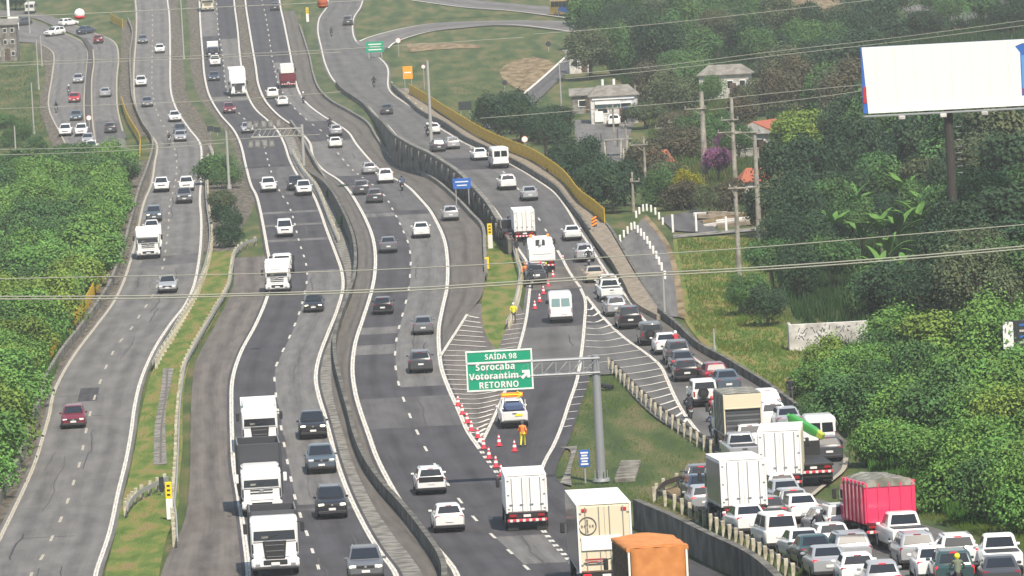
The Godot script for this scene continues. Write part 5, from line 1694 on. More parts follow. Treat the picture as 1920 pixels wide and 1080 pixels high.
func tufts(called: String, l: Array, r: Array, n: int, h: float, mat: Material) -> void:   # grass blades, as many as nobody would count
	var st := begin()
	for k in 5:
		var a := TAU * k / 5.0 + 0.3
		var o := Vector3(cos(a), 0, sin(a)) * 0.12
		var w := Vector3(-sin(a), 0, cos(a)) * 0.07
		st.set_color(Color(0.7 + 0.06 * k, 0.75 + 0.05 * k, 0.6))
		for p in [o - w, o + w, o * 2.6 + Vector3(0, 1.0, 0)]:
			st.add_vertex(p)
	var mm := MultiMesh.new()
	mm.transform_format = MultiMesh.TRANSFORM_3D
	mm.use_colors = true
	mm.mesh = done(st)
	mm.instance_count = n
	var lc := curve(l)
	var rc := curve(r)
	var d0 := maxf(lc.near, rc.near)
	var d1 := minf(lc.far, rc.far)
	var fn := FastNoiseLite.new()
	fn.seed = n
	fn.frequency = 0.06
	for i in n:
		var d := lerpf(d0, d1, rng.randf())
		var x := lerpf(cx(lc, d), cx(rc, d), rng.randf_range(0.03, 0.97))
		var s := h * rng.randf_range(0.4, 1.2) * (0.7 + 0.6 * fn.get_noise_2d(x, d))
		var t := Transform3D(Basis(Vector3.UP, rng.randf() * TAU).scaled(Vector3(maxf(s, h * 0.5) * 1.3, s, maxf(s, h * 0.5) * 1.3)), Vector3(x, hd(d) - 0.06, -d))
		mm.set_instance_transform(i, t)
		var dry := clampf(fn.get_noise_2d(x * 1.7 + 60, d * 1.7) * 1.8 + rng.randf_range(-0.2, 0.3), 0, 1)
		mm.set_instance_color(i, Color(0.62, 0.8, 0.5).lerp(Color(1.0, 0.78, 0.6), dry) * rng.randf_range(0.75, 1.0))
	var o := MultiMeshInstance3D.new()
	o.name = numbered(called)
	o.multimesh = mm
	o.material_override = mat
	add_child(o)
	o.set_meta("kind", "stuff")
	o.set_meta("label", "uneven grass")

func thicket(edge: Array, y0: float, y1: float, dy: float, x0: float, dx: float, mats: Array, labels: Array, group: String, rad: float, h: float) -> void:
	var y := y0
	var row := 0
	while y < y1:
		var g := G(100, y)
		var px_r := rad / mpp(g)
		var ex := _row_x(edge, y - px_r * 0.7) - px_r * 0.92
		var x := ex
		while x > x0:
			var rr_ := rad * rng.randf_range(0.8, 1.12)
			var kind := 0
			if y > lerpf(y0, y1, 0.33): kind = 1
			if y > lerpf(y0, y1, 0.66): kind = 2
			tree(x + rng.randf_range(-8, 4), y + rng.randf_range(-9, 9), h * rng.randf_range(0.85, 1.15), rr_, [["leaf_mid", "leaf_bright", "leaf_mid"], ["leaf_bright", "leaf_lime", "leaf_mid"], ["leaf_bright", "leaf_lime", "leaf_bright", "leaf_mid"]][kind][(row + int(x)) % 3], labels[kind], group + [" far end", " middle", " near end"][kind], "thicket_tree", "tree", 0.6)
			x -= dx * px_r
		y += dy * px_r
		row += 1

func build_trees() -> void:
	thicket([[262, 285], [262, 330], [247, 380], [240, 440], [216, 500], [178, 540], [140, 590], [110, 650], [88, 710], [72, 790], [50, 850], [20, 910], [-30, 990]], 338, 985, 0.36, -70, 1.05, ["leaf_bright", "leaf_mid", "leaf_bright", "leaf_lime", "leaf_mid"],
		["bushy tree in the far end of the thicket beside the left road", "bright bushy tree in the middle of the thicket beside the left road", "bright bushy tree in the near end of the thicket beside the left road"], "thicket trees beside the left road", 3.4, 4.4)
	# strip between the left road and the oncoming carriageway
	tree(402, 345, 5.5, 2.6, "leaf_mid", "round dark tree beside the lamp post between the left roads", "", "tree", "tree", 0.7)
	tree(428, 352, 4.5, 2.3, "leaf_mid", "smaller dark tree behind the rail between the left roads", "", "tree", "tree", 0.7)
	tree(418, 392, 2.8, 1.9, "leaf_olive", "pale shrub below the dark trees between the left roads", "", "shrub", "shrub", 0.5)
	tree(424, 430, 3.2, 2.0, "leaf_dark", "dark shrub in the hollow below the pale shrub", "", "shrub", "shrub", 0.6)
	tree(430, 462, 3.4, 1.9, "leaf_dark", "dark shrub in the hollow nearest the end of the guardrail", "", "shrub", "shrub", 0.6)
	tree(636, 372, 2.0, 1.5, "leaf_dark", "low green shrub in the hollow under the concrete wall", "", "shrub", "shrub", 0.4)
	tree(652, 425, 1.6, 1.2, "leaf_dark", "small green shrub lower down in the hollow under the concrete wall", "", "shrub", "shrub", 0.4)
	# dark trees beyond the yellow fence
	for q in [[935, 268, 6.5, 3.2], [978, 285, 7.5, 3.6], [1025, 300, 7.0, 3.4], [962, 250, 5.5, 3.0], [1000, 262, 5.0, 3.4], [1045, 268, 5.5, 3.2]]:
		tree(q[0], q[1], q[2], q[3], "leaf_dark", "dark tree in the clump close behind the yellow fence of the ramp", "trees behind the yellow fence")
	for q in [[1085, 365, 5.5, 3.0], [1120, 392, 5.5, 3.0], [1150, 398, 5.0, 2.6], [1105, 340, 5.0, 2.8], [1060, 330, 4.5, 2.4], [1172, 384, 5.0, 2.4]]:
		tree(q[0], q[1], q[2], q[3], "leaf_dark", "dark tree behind the near end of the yellow fence by the hairpin", "trees behind the near end of the yellow fence")
	# forest above the workshop
	var lab := "dense dark tree of the wood behind the workshop"
	for q in [[1105, 92], [1150, 84], [1195, 90], [1240, 82], [1285, 88], [1330, 80], [1375, 86], [1420, 82], [1465, 88], [1510, 84], [1560, 80], [1120, 122], [1165, 118], [1212, 124], [1258, 116], [1302, 122], [1345, 112], [1400, 118], [1445, 124], [1495, 116], [1545, 122], [1590, 112], [1108, 148], [1152, 142], [1235, 152], [1285, 158], [1420, 152], [1470, 158], [1525, 152], [1575, 158], [1625, 150]]:
		tree(q[0], q[1], rng.randf_range(6, 9.5), rng.randf_range(3.6, 4.8), ["leaf_dark", "leaf_mid", "leaf_dark", "leaf_olive"][rng.randi() % 4], lab, "wood behind the workshop")
	for q in [[1110, 44], [1160, 40], [1210, 46], [1255, 36], [1180, 14], [1235, 8], [1140, 22], [1350, 32], [1620, 52], [1650, 76], [1600, 88], [1680, 48], [1640, 20], [1600, 22], [1780, 60], [1840, 50], [1900, 62], [1935, 40], [1730, 70], [1760, 40], [1400, 36], [1440, 42]]:
		tree(q[0], q[1], rng.randf_range(5, 8), rng.randf_range(3.2, 4.6), ["leaf_dark", "leaf_mid", "leaf_dark"][rng.randi() % 3], "distant tree on the rise above the wood and the billboard", "trees on the far rise")
	# around the poles and houses
	lab = "shaded tree among the utility poles below the white house"
	for q in [[1225, 190, 5.5, 3.4], [1255, 215, 5.0, 3.0], [1285, 205, 4.5, 2.8], [1428, 208, 5.0, 3.0], [1336, 194, 3.4, 2.2], [1396, 192, 3.0, 2.0], [1210, 240, 4.5, 2.6], [1268, 250, 4.0, 2.8], [1235, 300, 4.0, 2.6], [1280, 300, 4.5, 3.0], [1215, 345, 4.5, 2.8], [1255, 350, 4.0, 2.6], [1300, 280, 4.5, 2.8], [1345, 265, 4.5, 2.6], [1390, 245, 4.5, 2.8], [1385, 300, 4.5, 2.6], [1460, 215, 6.0, 3.4], [1500, 205, 6.0, 3.6], [1545, 212, 6.5, 3.8], [1590, 225, 7.0, 4.0], [1240, 385, 3.8, 2.4], [1280, 392, 3.5, 2.4], [1330, 398, 3.2, 2.0], [1370, 396, 3.4, 2.0]]:
		tree(q[0], q[1], q[2], q[3], ["leaf_olive", "leaf_brown", "leaf_mid", "leaf_brown"][rng.randi() % 4], lab, "trees among the utility poles")
	tree(1292, 388, 3.8, 1.8, "leaf_yellow", "yellow green bush beside the purple flowering tree", "", "shrub", "shrub")
	tree(1347, 345, 4.6, 2.0, "leaf_purple", "tree covered in purple flowers between the utility poles", "", "flowering_tree", "tree")
	tree(1358, 300, 3.6, 1.3, "leaf_purple", "tall purple flowering branch above the purple tree", "", "flowering_tree", "tree")
	for q in [[1495, 345, 8.0, 3.2], [1530, 330, 7.5, 3.0], [1478, 300, 6.0, 2.8]]:
		tree(q[0], q[1], q[2], q[3], "leaf_lime", "broad leaved yellow green tree in front of the gabled white house", "broad leaved trees by the gabled house", "tree", "tree", 0.0, 3)
	# the right slope
	lab = "lush green tree on the slope under the billboard"
	for q in [[1470, 390, 6.5, 3.4], [1520, 385, 7, 3.6], [1450, 440, 6.0, 3.2], [1500, 450, 6.5, 3.4], [1550, 440, 6.5, 3.4], [1640, 300, 9, 4.4], [1700, 300, 11, 5.0], [1760, 315, 11, 4.8], [1660, 330, 9, 4.4], [1720, 350, 8, 4.0], [1790, 360, 9, 4.4], [1585, 330, 8, 4.0], [1620, 345, 7, 3.6], [1545, 415, 5, 3.0], [1590, 405, 5, 3.0], [1640, 400, 5.5, 3.2], [1680, 395, 6, 3.2], [1735, 400, 6, 3.2], [1775, 415, 5.5, 3.0], [1660, 440, 4, 2.6], [1720, 435, 4, 2.6], [1600, 450, 4.2, 2.6], [1830, 360, 10, 4.6], [1880, 370, 10, 4.6], [1830, 300, 9.5, 4.6], [1890, 320, 9.5, 4.8], [1940, 300, 9, 4.6], [1850, 400, 8.5, 4.4], [1910, 420, 9.0, 4.4], [1950, 380, 8.5, 4.4], [1480, 500, 5.5, 3.0], [1540, 505, 5.5, 3.2], [1450, 545, 5.5, 2.8], [1500, 560, 5.0, 2.8], [1560, 545, 5.5, 3.0], [1790, 470, 6.5, 3.4], [1850, 490, 7.5, 3.8], [1905, 510, 8.0, 4.0], [1950, 480, 8.0, 4.0], [1680, 600, 5.5, 3.0], [1730, 610, 5.5, 3.0], [1780, 590, 6.0, 3.4], [1830, 610, 6.5, 3.4], [1890, 600, 7.0, 3.6], [1640, 590, 4.0, 2.4], [1798, 525, 7.5, 3.4], [1765, 512, 5.0, 2.8], [1825, 540, 6.0, 3.2], [1720, 590, 4.0, 2.4], [1405, 590, 3.6, 2.0], [1440, 610, 3.2, 1.9]]:
		tree(q[0], q[1], q[2], q[3], ["leaf_mid", "leaf_dark", "leaf_mid", "leaf_dark", "leaf_olive"][rng.randi() % 5], lab, "trees on the slope under the billboard")
	lab = "bright bushy tree of the thicket beside the queueing traffic"
	for q in [[1552, 716, 2.9, 2.0], [1618, 712, 3.0, 2.2], [1662, 700, 4.0, 2.5], [1690, 690, 5.2, 3.0], [1750, 695, 5.6, 3.2], [1820, 690, 5.4, 3.2], [1880, 710, 5.6, 3.2], [1940, 700, 5.6, 3.2], [1545, 745, 3.8, 2.3], [1600, 755, 4.2, 2.6], [1665, 760, 4.8, 2.8], [1730, 765, 5.0, 3.0], [1800, 770, 5.2, 3.0], [1870, 780, 5.2, 3.0], [1935, 775, 5.2, 3.0], [1585, 800, 3.6, 2.2], [1635, 815, 4.2, 2.5], [1700, 825, 4.6, 2.7], [1770, 835, 4.6, 2.8], [1840, 845, 4.8, 2.9], [1905, 850, 5.0, 2.9], [1650, 870, 3.6, 2.2], [1715, 885, 4.2, 2.5], [1780, 905, 4.2, 2.6], [1845, 915, 4.4, 2.7], [1910, 925, 4.6, 2.8], [1960, 900, 4.6, 2.8], [1790, 958, 3.2, 2.0], [1850, 980, 3.6, 2.3], [1915, 1000, 3.8, 2.4], [1960, 985, 4.0, 2.5], [1530, 790, 2.6, 1.5], [1518, 742, 2.4, 1.4]]:
		tree(q[0], q[1], q[2], q[3], ["leaf_bright", "leaf_lime", "leaf_bright", "leaf_mid"][rng.randi() % 4], lab, "thicket beside the queueing traffic", "thicket_tree", "tree", 0.62)
	for q in [[1702, 430, 7.6, 14], [1606, 432, 6.6, 13], [1724, 478, 7.2, 15], [1762, 472, 7.0, 14], [1690, 490, 6.6, 14], [1655, 482, 6.6, 13], [1563, 475, 6.0, 13], [1744, 545, 6.0, 13], [1655, 556, 5.6, 12], [1700, 552, 5.6, 12], [1620, 495, 6.0, 12], [1740, 455, 7.6, 13], [1672, 520, 5.6, 12]]:
		banana(q[0], q[1], q[2], "banana plant " + near_mark(q[0], q[1] - 60.0), q[3])
	# far left corner
	for q in [[44, 262], [20, 274], [70, 286], [8, 240]]:
		tree(q[0], q[1], 2.6, 1.8, "leaf_mid", "low bush on the grass beside the service road", "bushes beside the service road", "shrub", "shrub", 0.5)
	tree(30, 18, 5.0, 3.0, "leaf_dark", "dark tree behind the parked vehicle in the far corner", "", "tree")
	tree(120, 294, 2.0, 1.6, "leaf_mid", "low bush where the service road dips behind the thicket", "", "shrub", "shrub", 0.5)

	tufts("grass", [[398, 470], [372, 540], [330, 620], [284, 700], [261, 790], [240, 900], [214, 1010], [196, 1080]], [[436, 470], [430, 540], [390, 620], [350, 700], [342, 790], [336, 900], [312, 1010], [298, 1080]], 3800, 0.16, M.tuft)
	tufts("grass", [[868, 362], [908, 430], [914, 515], [904, 600], [932, 655]], [[893, 362], [945, 432], [984, 500], [951, 610], [934, 655]], 1500, 0.16, M.tuft)
	tufts("grass", [[1110, 690], [1092, 740], [1066, 800], [1040, 860], [1060, 900], [1190, 950]], [[1146, 694], [1196, 752], [1262, 806], [1340, 858], [1330, 890], [1232, 945]], 3600, 0.17, M.tuft)
	tufts("grass", [[1264, 440], [1272, 500], [1285, 560], [1290, 610], [1400, 690], [1480, 745], [1545, 790]], [[1420, 440], [1450, 500], [1480, 560], [1500, 620], [1540, 690], [1560, 745], [1600, 800]], 9000, 0.38, M.tuft)
	tufts("grass", [[1236, 938], [1340, 990], [1440, 1042], [1500, 1085]], [[1250, 936], [1356, 986], [1456, 1038], [1520, 1080]], 1600, 0.3, M.tuft)
	tufts("grass", [[-20, 96], [-20, 290]], [[62, 96], [100, 290]], 3500, 0.35, M.tuft_far)
	tufts("grass", [[760, 96], [770, 150], [830, 205], [910, 240]], [[1020, 96], [990, 150], [950, 190], [915, 240]], 3000, 0.2, M.tuft_far)
	tufts("grass", [[1560, 930], [1740, 975], [1850, 1010], [1960, 1040]], [[1650, 900], [1800, 955], [1960, 1000], [2000, 1030]], 2600, 0.3, M.tuft)
	tufts("undergrowth", [[1420, 190], [1425, 300], [1432, 430], [1440, 520], [1480, 600], [1560, 680]], [[1990, 190], [1990, 300], [1990, 430], [1990, 520], [1990, 600], [1990, 680]], 16000, 1.3, M.leaf_dark)
	tufts("undergrowth", [[1095, 30], [1100, 100], [1130, 150], [1200, 190]], [[1990, 30], [1990, 100], [1990, 150], [1990, 190]], 14000, 1.6, M.leaf_dark)
	tufts("undergrowth", [[1200, 190], [1210, 260], [1215, 330], [1235, 392]], [[1420, 190], [1425, 260], [1420, 330], [1415, 392]], 6000, 1.0, M.leaf_olive)
	tufts("undergrowth", [[-80, 330], [-80, 600], [-80, 900]], [[262, 330], [150, 600], [20, 900]], 7000, 1.2, M.leaf_mid)
	tufts("undergrowth", [[1520, 730], [1570, 800], [1620, 880], [1720, 940], [1800, 985]], [[1990, 730], [1990, 800], [1990, 880], [1990, 940], [1990, 985]], 9000, 0.9, M.leaf_mid)

# ---------------------------------------------------------------- the traffic, one by one
func build_traffic() -> void:
	ROADS.FQ = curve([[1040, 452], [1060, 475], [1092, 520], [1150, 578], [1222, 640], [1287, 712], [1345, 790], [1420, 885], [1500, 980], [1600, 1085]])
	var g := "cars on the far service road"
	car("A", 113, 50, "hatchback", "white", -1, "white hatchback at the far bend of the service road beyond the divider", g, "yaw-0.9")
	car("A", 88, 69, "suv", "white", 1, "white car rounding the bend of the near service road lane", g, "yaw-0.7")
	car("A", 150, 65, "sedan", "navy", -1, "dark blue car behind the maroon car on the service road", g, "yaw-0.5")
	car("A", 184, 82, "hatchback", "maroon", -1, "maroon hatchback on the service road above the long straight", g)
	car("A", 146, 157, "hatchback", "silver", 1, "silver hatchback behind the red car on the service road", g)
	car("A", 139, 193, "hatchback", "red", 1, "bright red hatchback on the service road", g)
	car("A", 197, 183, "sedan", "silver", -1, "silver saloon alone in the outer service road lane", g)
	car("A", 142, 227, "sedan", "slate", 1, "dark grey saloon on the service road behind three pale cars", g)
	car("A", 207, 250, "hatchback", "dark", -1, "dark grey hatchback on the dark patch of the service road", g)
	car("A", 122, 256, "suv", "white", 1, "white car at the verge side of the service road", g)
	car("A", 152, 256, "suv", "white", 1, "white car beside the divider of the service road", g)
	car("A", 164, 271, "hatchback", "silver", 1, "silver car close behind the last white car on the service road", g)
	car("A", 171, 286, "hatchback", "white", 1, "white hatchback about to vanish behind the thicket", g)
	motorbike("A", 129, 180, 1, "motorcycle behind the bright red hatchback", "cloth_grey", "white", "the motorcycle behind the bright red hatchback")
	motorbike("A", 105, 212, 1, "motorcycle along the verge of the service road", "cloth_dark", "black", "the motorcycle along the service road verge")
	van("A", 56, 26, -1, "pale van parked in the far corner behind the lamp post", "parked vans", 5.0, 2.2, M.glass, M.offwhite)
	car("A", 22, 50, "sedan", "dark", 1, "dark car nosing out beside the advertising sign in the far corner", g, "lampsyaw-0.9")

	g = "cars on the left road"
	car("B", 268, 82, "sedan", "grey", 1, "grey saloon farthest away on the left road", g)
	car("B", 300, 100, "hatchback", "white", 1, "white hatchback near the far end of the left road, right lane", g)
	car("B", 265, 163, "suv", "white", 1, "white car with a roof load in the outer lane of the left road", g)
	car("B", 277, 201, "sedan", "grey", 1, "grey saloon below the white car on the left road", g)
	car("B", 329, 229, "hatchback", "white", 1, "white hatchback hugging the inner line at the bend of the left road", g)
	car("B", 339, 253, "sedan", "dark", 1, "dark saloon directly behind a silver car on the left road", g)
	car("B", 339, 266, "hatchback", "silver", 1, "silver hatchback just in front of the dark saloon on the left road", g)
	motorbike("B", 318, 273, 1, "motorcycle riding between the lanes of the left road", "cloth_dark", "black", "the motorcycle on the left road")
	car("B", 303, 361, "pickup", "white", 1, "white pickup in the outer lane of the left road", g)
	car("B", 350, 359, "suv", "white", 1, "white car tucked behind the grey pickup on the left road", g)
	car("B", 346, 382, "pickup", "grey", 1, "grey pickup with a dark front on the left road", g)
	car("B", 289, 416, "suv", "slate", 1, "slate car with lit headlamps behind the white car and lorry", g, "lamps")
	car("B", 285, 441, "sedan", "white", 1, "white saloon right behind the green tinted dump truck", g)
	truck("B", 279, 486, 1, "white dump truck with a green tinted windshield on the left road", "trucks facing the camera", {"L": 7.4, "ch": 2.75, "body": "dump", "top": 3.0, "box": "matt_white", "name": "dump_truck", "visor": 1})
	car("B", 314, 550, "sedan", "silver", 1, "silver saloon alone below the dump truck on the left road", g)
	car("B", 138, 804, "hatchback", "maroon", 1, "dark red hatchback passing the square asphalt patch", g)

	g = "cars coming down the oncoming carriageway"
	truck("C", 390, 22, 1, "cream cab truck at the far end of the oncoming carriageway", "trucks facing the camera", {"L": 8.0, "cab": "cream", "box": "cream", "top": 3.5})
	truck("C", 400, 111, 1, "small white box lorry behind a white car far up the oncoming lanes", "trucks facing the camera", {"L": 6.0, "w": 1.9, "cw": 1.85, "ch": 2.1, "cab": "navy", "top": 2.7})
	car("C", 404, 125, "suv", "white", 1, "white car in front of the small box lorry", g)
	car("C", 402, 152, "sedan", "navy", 1, "dark blue saloon ahead of the white car far up the oncoming lanes", g)
	truck("C", 448, 181, 1, "tall white box truck in the right lane below the far bend", "trucks facing the camera", {"L": 10.0, "top": 4.1, "floor": 1.1, "ch": 2.7, "w": 2.55, "style": 2})
	car("C", 431, 213, "hatchback", "maroon", 1, "dark red hatchback below the tall white box truck", g)
	car("C", 465, 250, "hatchback", "silver", 1, "silver car seen beneath the sign gantry", g)
	car("C", 505, 361, "suv", "white", 1, "white car in the left lane above the pale seams", g)
	car("C", 556, 358, "pickup", "black", 1, "black pickup half hidden behind a white pickup by the rail", g)
	car("C", 571, 367, "pickup", "white", 1, "white pickup overtaking beside the black pickup", g)
	car("C", 535, 445, "minivan", "white", 1, "white minivan amid the pale pavement seams", g)
	truck("C", 530, 515, 1, "white pickup lorry carrying a blue load behind a white lorry", "trucks facing the camera", {"L": 5.6, "w": 1.9, "cw": 1.8, "ch": 2.0, "body": "flat", "floor": 0.9, "box": "matt_white", "cargo": "blue"})
	truck("C", 521, 551, 1, "boxy white lorry ahead of the blue load", "trucks facing the camera", {"L": 7.0, "w": 2.3, "cw": 2.25, "ch": 2.55, "top": 2.8})
	car("C", 588, 586, "hatchback", "black", 1, "black hatchback with lit headlamps on the pale lane", g, "lamps")
	car("C", 588, 824, "pickup", "black", 1, "black pickup with yellowish headlamps beside the white tractor truck", g, "lamps")
	car("C", 604, 889, "pickup", "slate", 1, "slate blue pickup with a round front emblem", g)
	car("C", 624, 973, "suv", "black", 1, "black car with bright headlamps below the slate pickup", g, "lamps")
	car("C", 687, 1092, "suv", "grey", 1, "dark grey car cut off by the bottom edge beside the white line", g, "lamps")
	truck("C", 490, 851, 1, "large white tractor truck with a tall roof and white mirrors", "trucks facing the camera", {"L": 9.0, "ch": 3.15, "fairing": 0.55, "style": 2, "top": 3.1, "w": 2.4, "cw": 2.45, "name": "tractor_truck"})
	truck("C", 493, 968, 1, "white cab tipper with a tall dark load body", "trucks facing the camera", {"L": 8.2, "ch": 2.85, "body": "dump", "top": 4.2, "box": "dark", "w": 2.6, "fairing": 0.25, "style": 1, "name": "tipper_truck"})
	truck("C", 518, 1080, 1, "white tractor truck with a black trapezoid grille at the bottom edge", "trucks facing the camera", {"L": 9.0, "ch": 3.1, "body": "dump", "top": 3.3, "box": "dark", "style": 2, "cw": 2.5, "name": "tractor_truck"})

	g = "cars driving away on the departing carriageway"
	car("D", 516, 20, "sedan", "dark", -1, "dark saloon farthest away on the departing carriageway", g)
	truck("D", 541, 165, -1, "rust red tipper with a white load far up the departing lanes", "trucks driving away", {"L": 7.5, "body": "dump", "box": "maroon", "top": 2.3, "front_box": true, "name": "tipper_truck"})
	car("D", 512, 185, "suv", "white", -1, "white car in the left lane beside the rust red tipper", g)
	car("D", 531, 200, "hatchback", "white", -1, "white hatchback just below the rust red tipper", g)
	motorbike("D", 570, 194, -1, "motorcycle with a white helmeted rider near the far shoulder", "cloth_grey", "white", "the motorcycle near the far shoulder")
	motorbike("D", 620, 243, -1, "dark motorcycle on the shoulder line right of the gantry", "cloth_dark", "black", "the dark motorcycle right of the gantry")
	car("D", 631, 255, "hatchback", "silver", -1, "silver hatchback above a white car on the dark stretch", g)
	car("D", 630, 278, "sedan", "white", -1, "white saloon on the edge of the pale stretch below the gantry", g)
	car("D", 694, 327, "hatchback", "silver", -1, "silver car with a dark rear window above the dark patch", g)
	car("D", 724, 344, "suv", "white", -1, "large white car beside the motorcycle at the wall", g)
	motorbike("D", 755, 358, -1, "dark motorcycle overtaking the large white car", "cloth_blue", "black", "the dark motorcycle beside the large white car")
	car("D", 679, 366, "suv", "dark", -1, "dark grey car behind the silver car on the dark patch", g)
	car("D", 704, 381, "hatchback", "dark", -1, "dark hatchback with a white plate in the middle of the lanes", g)
	car("D", 846, 414, "hatchback", "silver", -1, "silver hatchback stopped on the paved shoulder", g)
	car("D", 791, 447, "sedan", "white", -1, "white saloon on the pale right lane", g)
	car("D", 729, 475, "sedan", "grey", -1, "dark grey saloon with a bright reflection in its rear window", g)
	car("D", 718, 590, "hatchback", "black", -1, "black hatchback on the dark left lane above the light bands", g)
	car("D", 794, 628, "sedan", "grey", -1, "grey car with a broad chrome bumper on the pale lane", g)
	car("D", 790, 700, "suv", "dark", -1, "dark car passing the tip of the zebra gore", g)
	car("D", 810, 928, "suv", "white", -1, "white car with a black tailgate and dark rear roof", g, "blackback")
	car("D", 844, 998, "hatchback", "white", -1, "white rounded hatchback with red corner lamps near the bottom edge", g)
	g = "trucks driving away"
	truck("D", 990, 994, -1, "white box truck with red and white bumper beside the cones", g, {"L": 8.5, "w": 2.35, "top": 3.1, "floor": 1.0, "cw": 2.25, "ch": 2.6, "yaw": -0.04})
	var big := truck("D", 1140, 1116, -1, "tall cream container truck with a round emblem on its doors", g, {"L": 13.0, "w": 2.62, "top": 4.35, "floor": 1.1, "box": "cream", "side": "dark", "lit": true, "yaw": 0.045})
	cross_emblem(big)
	var tr := truck("D", 1240, 1182, -1, "truck with an orange tarpaulin over its high load at the bottom edge", g, {"L": 8.0, "w": 2.7, "top": 3.7, "floor": 1.1, "box": "wood", "body": "box", "doors": false, "roofmat": "tarp", "side": "wood", "yaw": 0.10, "name": "tarpaulin_truck"})
	var st := begin()
	var rings := []
	for k in 9:
		var ring := PackedVector3Array()
		var y := lerpf(1.2, 3.78, k / 8.0)
		for q in 9:
			ring.append(Vector3(lerpf(-1.22, 1.22, q / 8.0), y + 0.02 * sin(q * 2.0), -4.10 - 0.035 * sin(q * 1.9 + k * 1.3) - 0.03))
		ring.append(Vector3(1.22, y, -4.0))
		ring.append(Vector3(-1.22, y, -4.0))
		rings.append(ring)
	loft(st, rings, true, 0)
	put("tarpaulin", done(st), M.tarp, tr)
	st = begin()
	rings = []
	for k in 9:
		var ring := PackedVector3Array()
		var zz := lerpf(-4.1, 1.8, k / 8.0)
		for q in 9:
			var u := q / 4.0 - 1.0
			ring.append(Vector3(u * 1.4, 3.76 + 0.12 * (1 - u * u) + 0.03 * sin(k * 2.1 + q), zz))
		ring.append(Vector3(1.4, 3.6, zz))
		ring.append(Vector3(-1.4, 3.6, zz))
		rings.append(ring)
	loft(st, rings, true, 0)
	put("tarpaulin", done(st), M.tarp, tr)
	for k in 9:
		put("plank", box(Vector3(0.05, 2.4, 0.5), 0.02), M.wood, tr, Vector3(-1.39, 2.4, -3.7 + k * 0.64))

	g = "cars climbing the exit ramp"
	car("E", 653, 48, "suv", "dark", -1, "dark car farthest up the exit ramp", g)
	motorbike("E", 622, 69, -1, "motorcycle alone at the far end of the ramp", "cloth_dark", "black", "the motorcycle alone at the far end of the ramp")
	motorbike("E", 702, 164, -1, "motorcycle at the mouth of the slip road", "cloth_dark", "black", "the motorcycle at the mouth of the slip road")
	car("E", 727, 215, "sedan", "dark", -1, "dark saloon in the left lane of the ramp", g)
	motorbike("E", 803, 256, -1, "motorcycle beside the tall lamp post on the ramp", "cloth_dark", "white", "the motorcycle beside the tall lamp post")
	car("E", 814, 252, "hatchback", "white", -1, "white hatchback partly behind the tall lamp post", g)
	car("E", 824, 285, "hatchback", "dark", -1, "dark hatchback left of a silver car on the ramp", g)
	car("E", 851, 280, "hatchback", "silver", -1, "silver hatchback beside the dark hatchback on the ramp", g)
	car("E", 902, 301, "sedan", "white", -1, "white saloon left of the white van on the ramp", g)
	van("E", 940, 316, -1, "white delivery van at the yellow fence on the ramp", "vans on the ramp", 5.4, 2.45, M.glass)
	car("E", 954, 357, "suv", "white", -1, "white estate car below the delivery van", g)
	car("E", 995, 377, "sedan", "silver", -1, "silver saloon alone in the right ramp lane", g)
	truck("E", 985, 454, -1, "white box truck stopped behind the tow truck", g.replace("cars", "trucks"), {"L": 7.5, "w": 2.1, "top": 3.1, "floor": 0.95, "cw": 2.05, "ch": 2.3})
	truck("E", 958, 452, -1, "dark recovery truck squeezed against the guardrail", "trucks climbing the exit ramp", {"L": 5.5, "w": 1.3, "cw": 1.3, "ch": 1.9, "cab": "black", "body": "flat", "box": "black", "floor": 0.9})
	tow_truck()
	car("E", 1075, 452, "sedan", "white", -1, "white saloon with a dark roof passing the tow truck", g)
	car("E", 1098, 492, "suv", "silver", -1, "silver car followed by a motorcycle beside the cones", g)
	motorbike("E", 1105, 500, -1, "motorcycle right behind the silver car beside the cones", "cloth_dark", "white", "the motorcycle right behind the silver car")
	var pol := car("E", 1006, 534, "pickup", "dark", -1, "dark patrol car with a blue and white rear window band behind the tow truck", g)
	put("light_bar", box(Vector3(1.1, 0.14, 0.3), 0.05), M.blue, pol, Vector3(0.1, 1.86, 0.0))
	put("light_bar", box(Vector3(0.5, 0.15, 0.31), 0.05), M.tail_on, pol, Vector3(-0.35, 1.86, 0.0))
	put("roof_sign", box(Vector3(0.9, 0.2, 0.1), 0.03), M.matt_white, pol, Vector3(0, 1.92, -0.45))
	put("rear_stripe", box(Vector3(0.7, 0.2, 0.03), 0.01), M.matt_white, pol, Vector3(0, 0.86, -2.65))
	motorbike("E", 998, 541, -1, "dark motorcycle parked behind the patrol car", "cloth_dark", "black", "the dark motorcycle behind the patrol car")
	van("E", 1053, 606, -1, "white passenger van with pale blue rear windows on the exit lane", "vans on the ramp", 5.6, 2.5, M.glass_light)

	g = "cars queueing towards the bend"
	car("F", 1117, 531, "sedan", "beige", -1, "beige saloon between the motorcycle and two white cars", g)
	car("F", 1143, 553, "suv", "white", -1, "white car right below the beige saloon", g)
	car("F", 1148, 566, "pickup", "white", -1, "white pickup with a dark tailgate in the upper queue", g, "blackback")
	car("F", 1157, 593, "hatchback", "silver", -1, "silver hatchback half hidden by a black car in the queue", g)
	car("F", 1183, 617, "suv", "black", -1, "black car with a white plate in the upper queue", g)
	car("F", 1223, 648, "offroad", "dark", -1, "dark off road car with a spare wheel on its back", g)
	car("F", 1252, 665, "sedan", "white", -1, "white saloon with a red jacketed motorcyclist beside it", g)
	motorbike("F", 1270, 664, -1, "motorcycle squeezed between the white saloon and the dark cars", "cloth_red", "white", "the motorcycle beside the white saloon, red jacket")
	car("F", 1274, 684, "suv", "dark", -1, "dark car behind the white saloon in the queue", g)
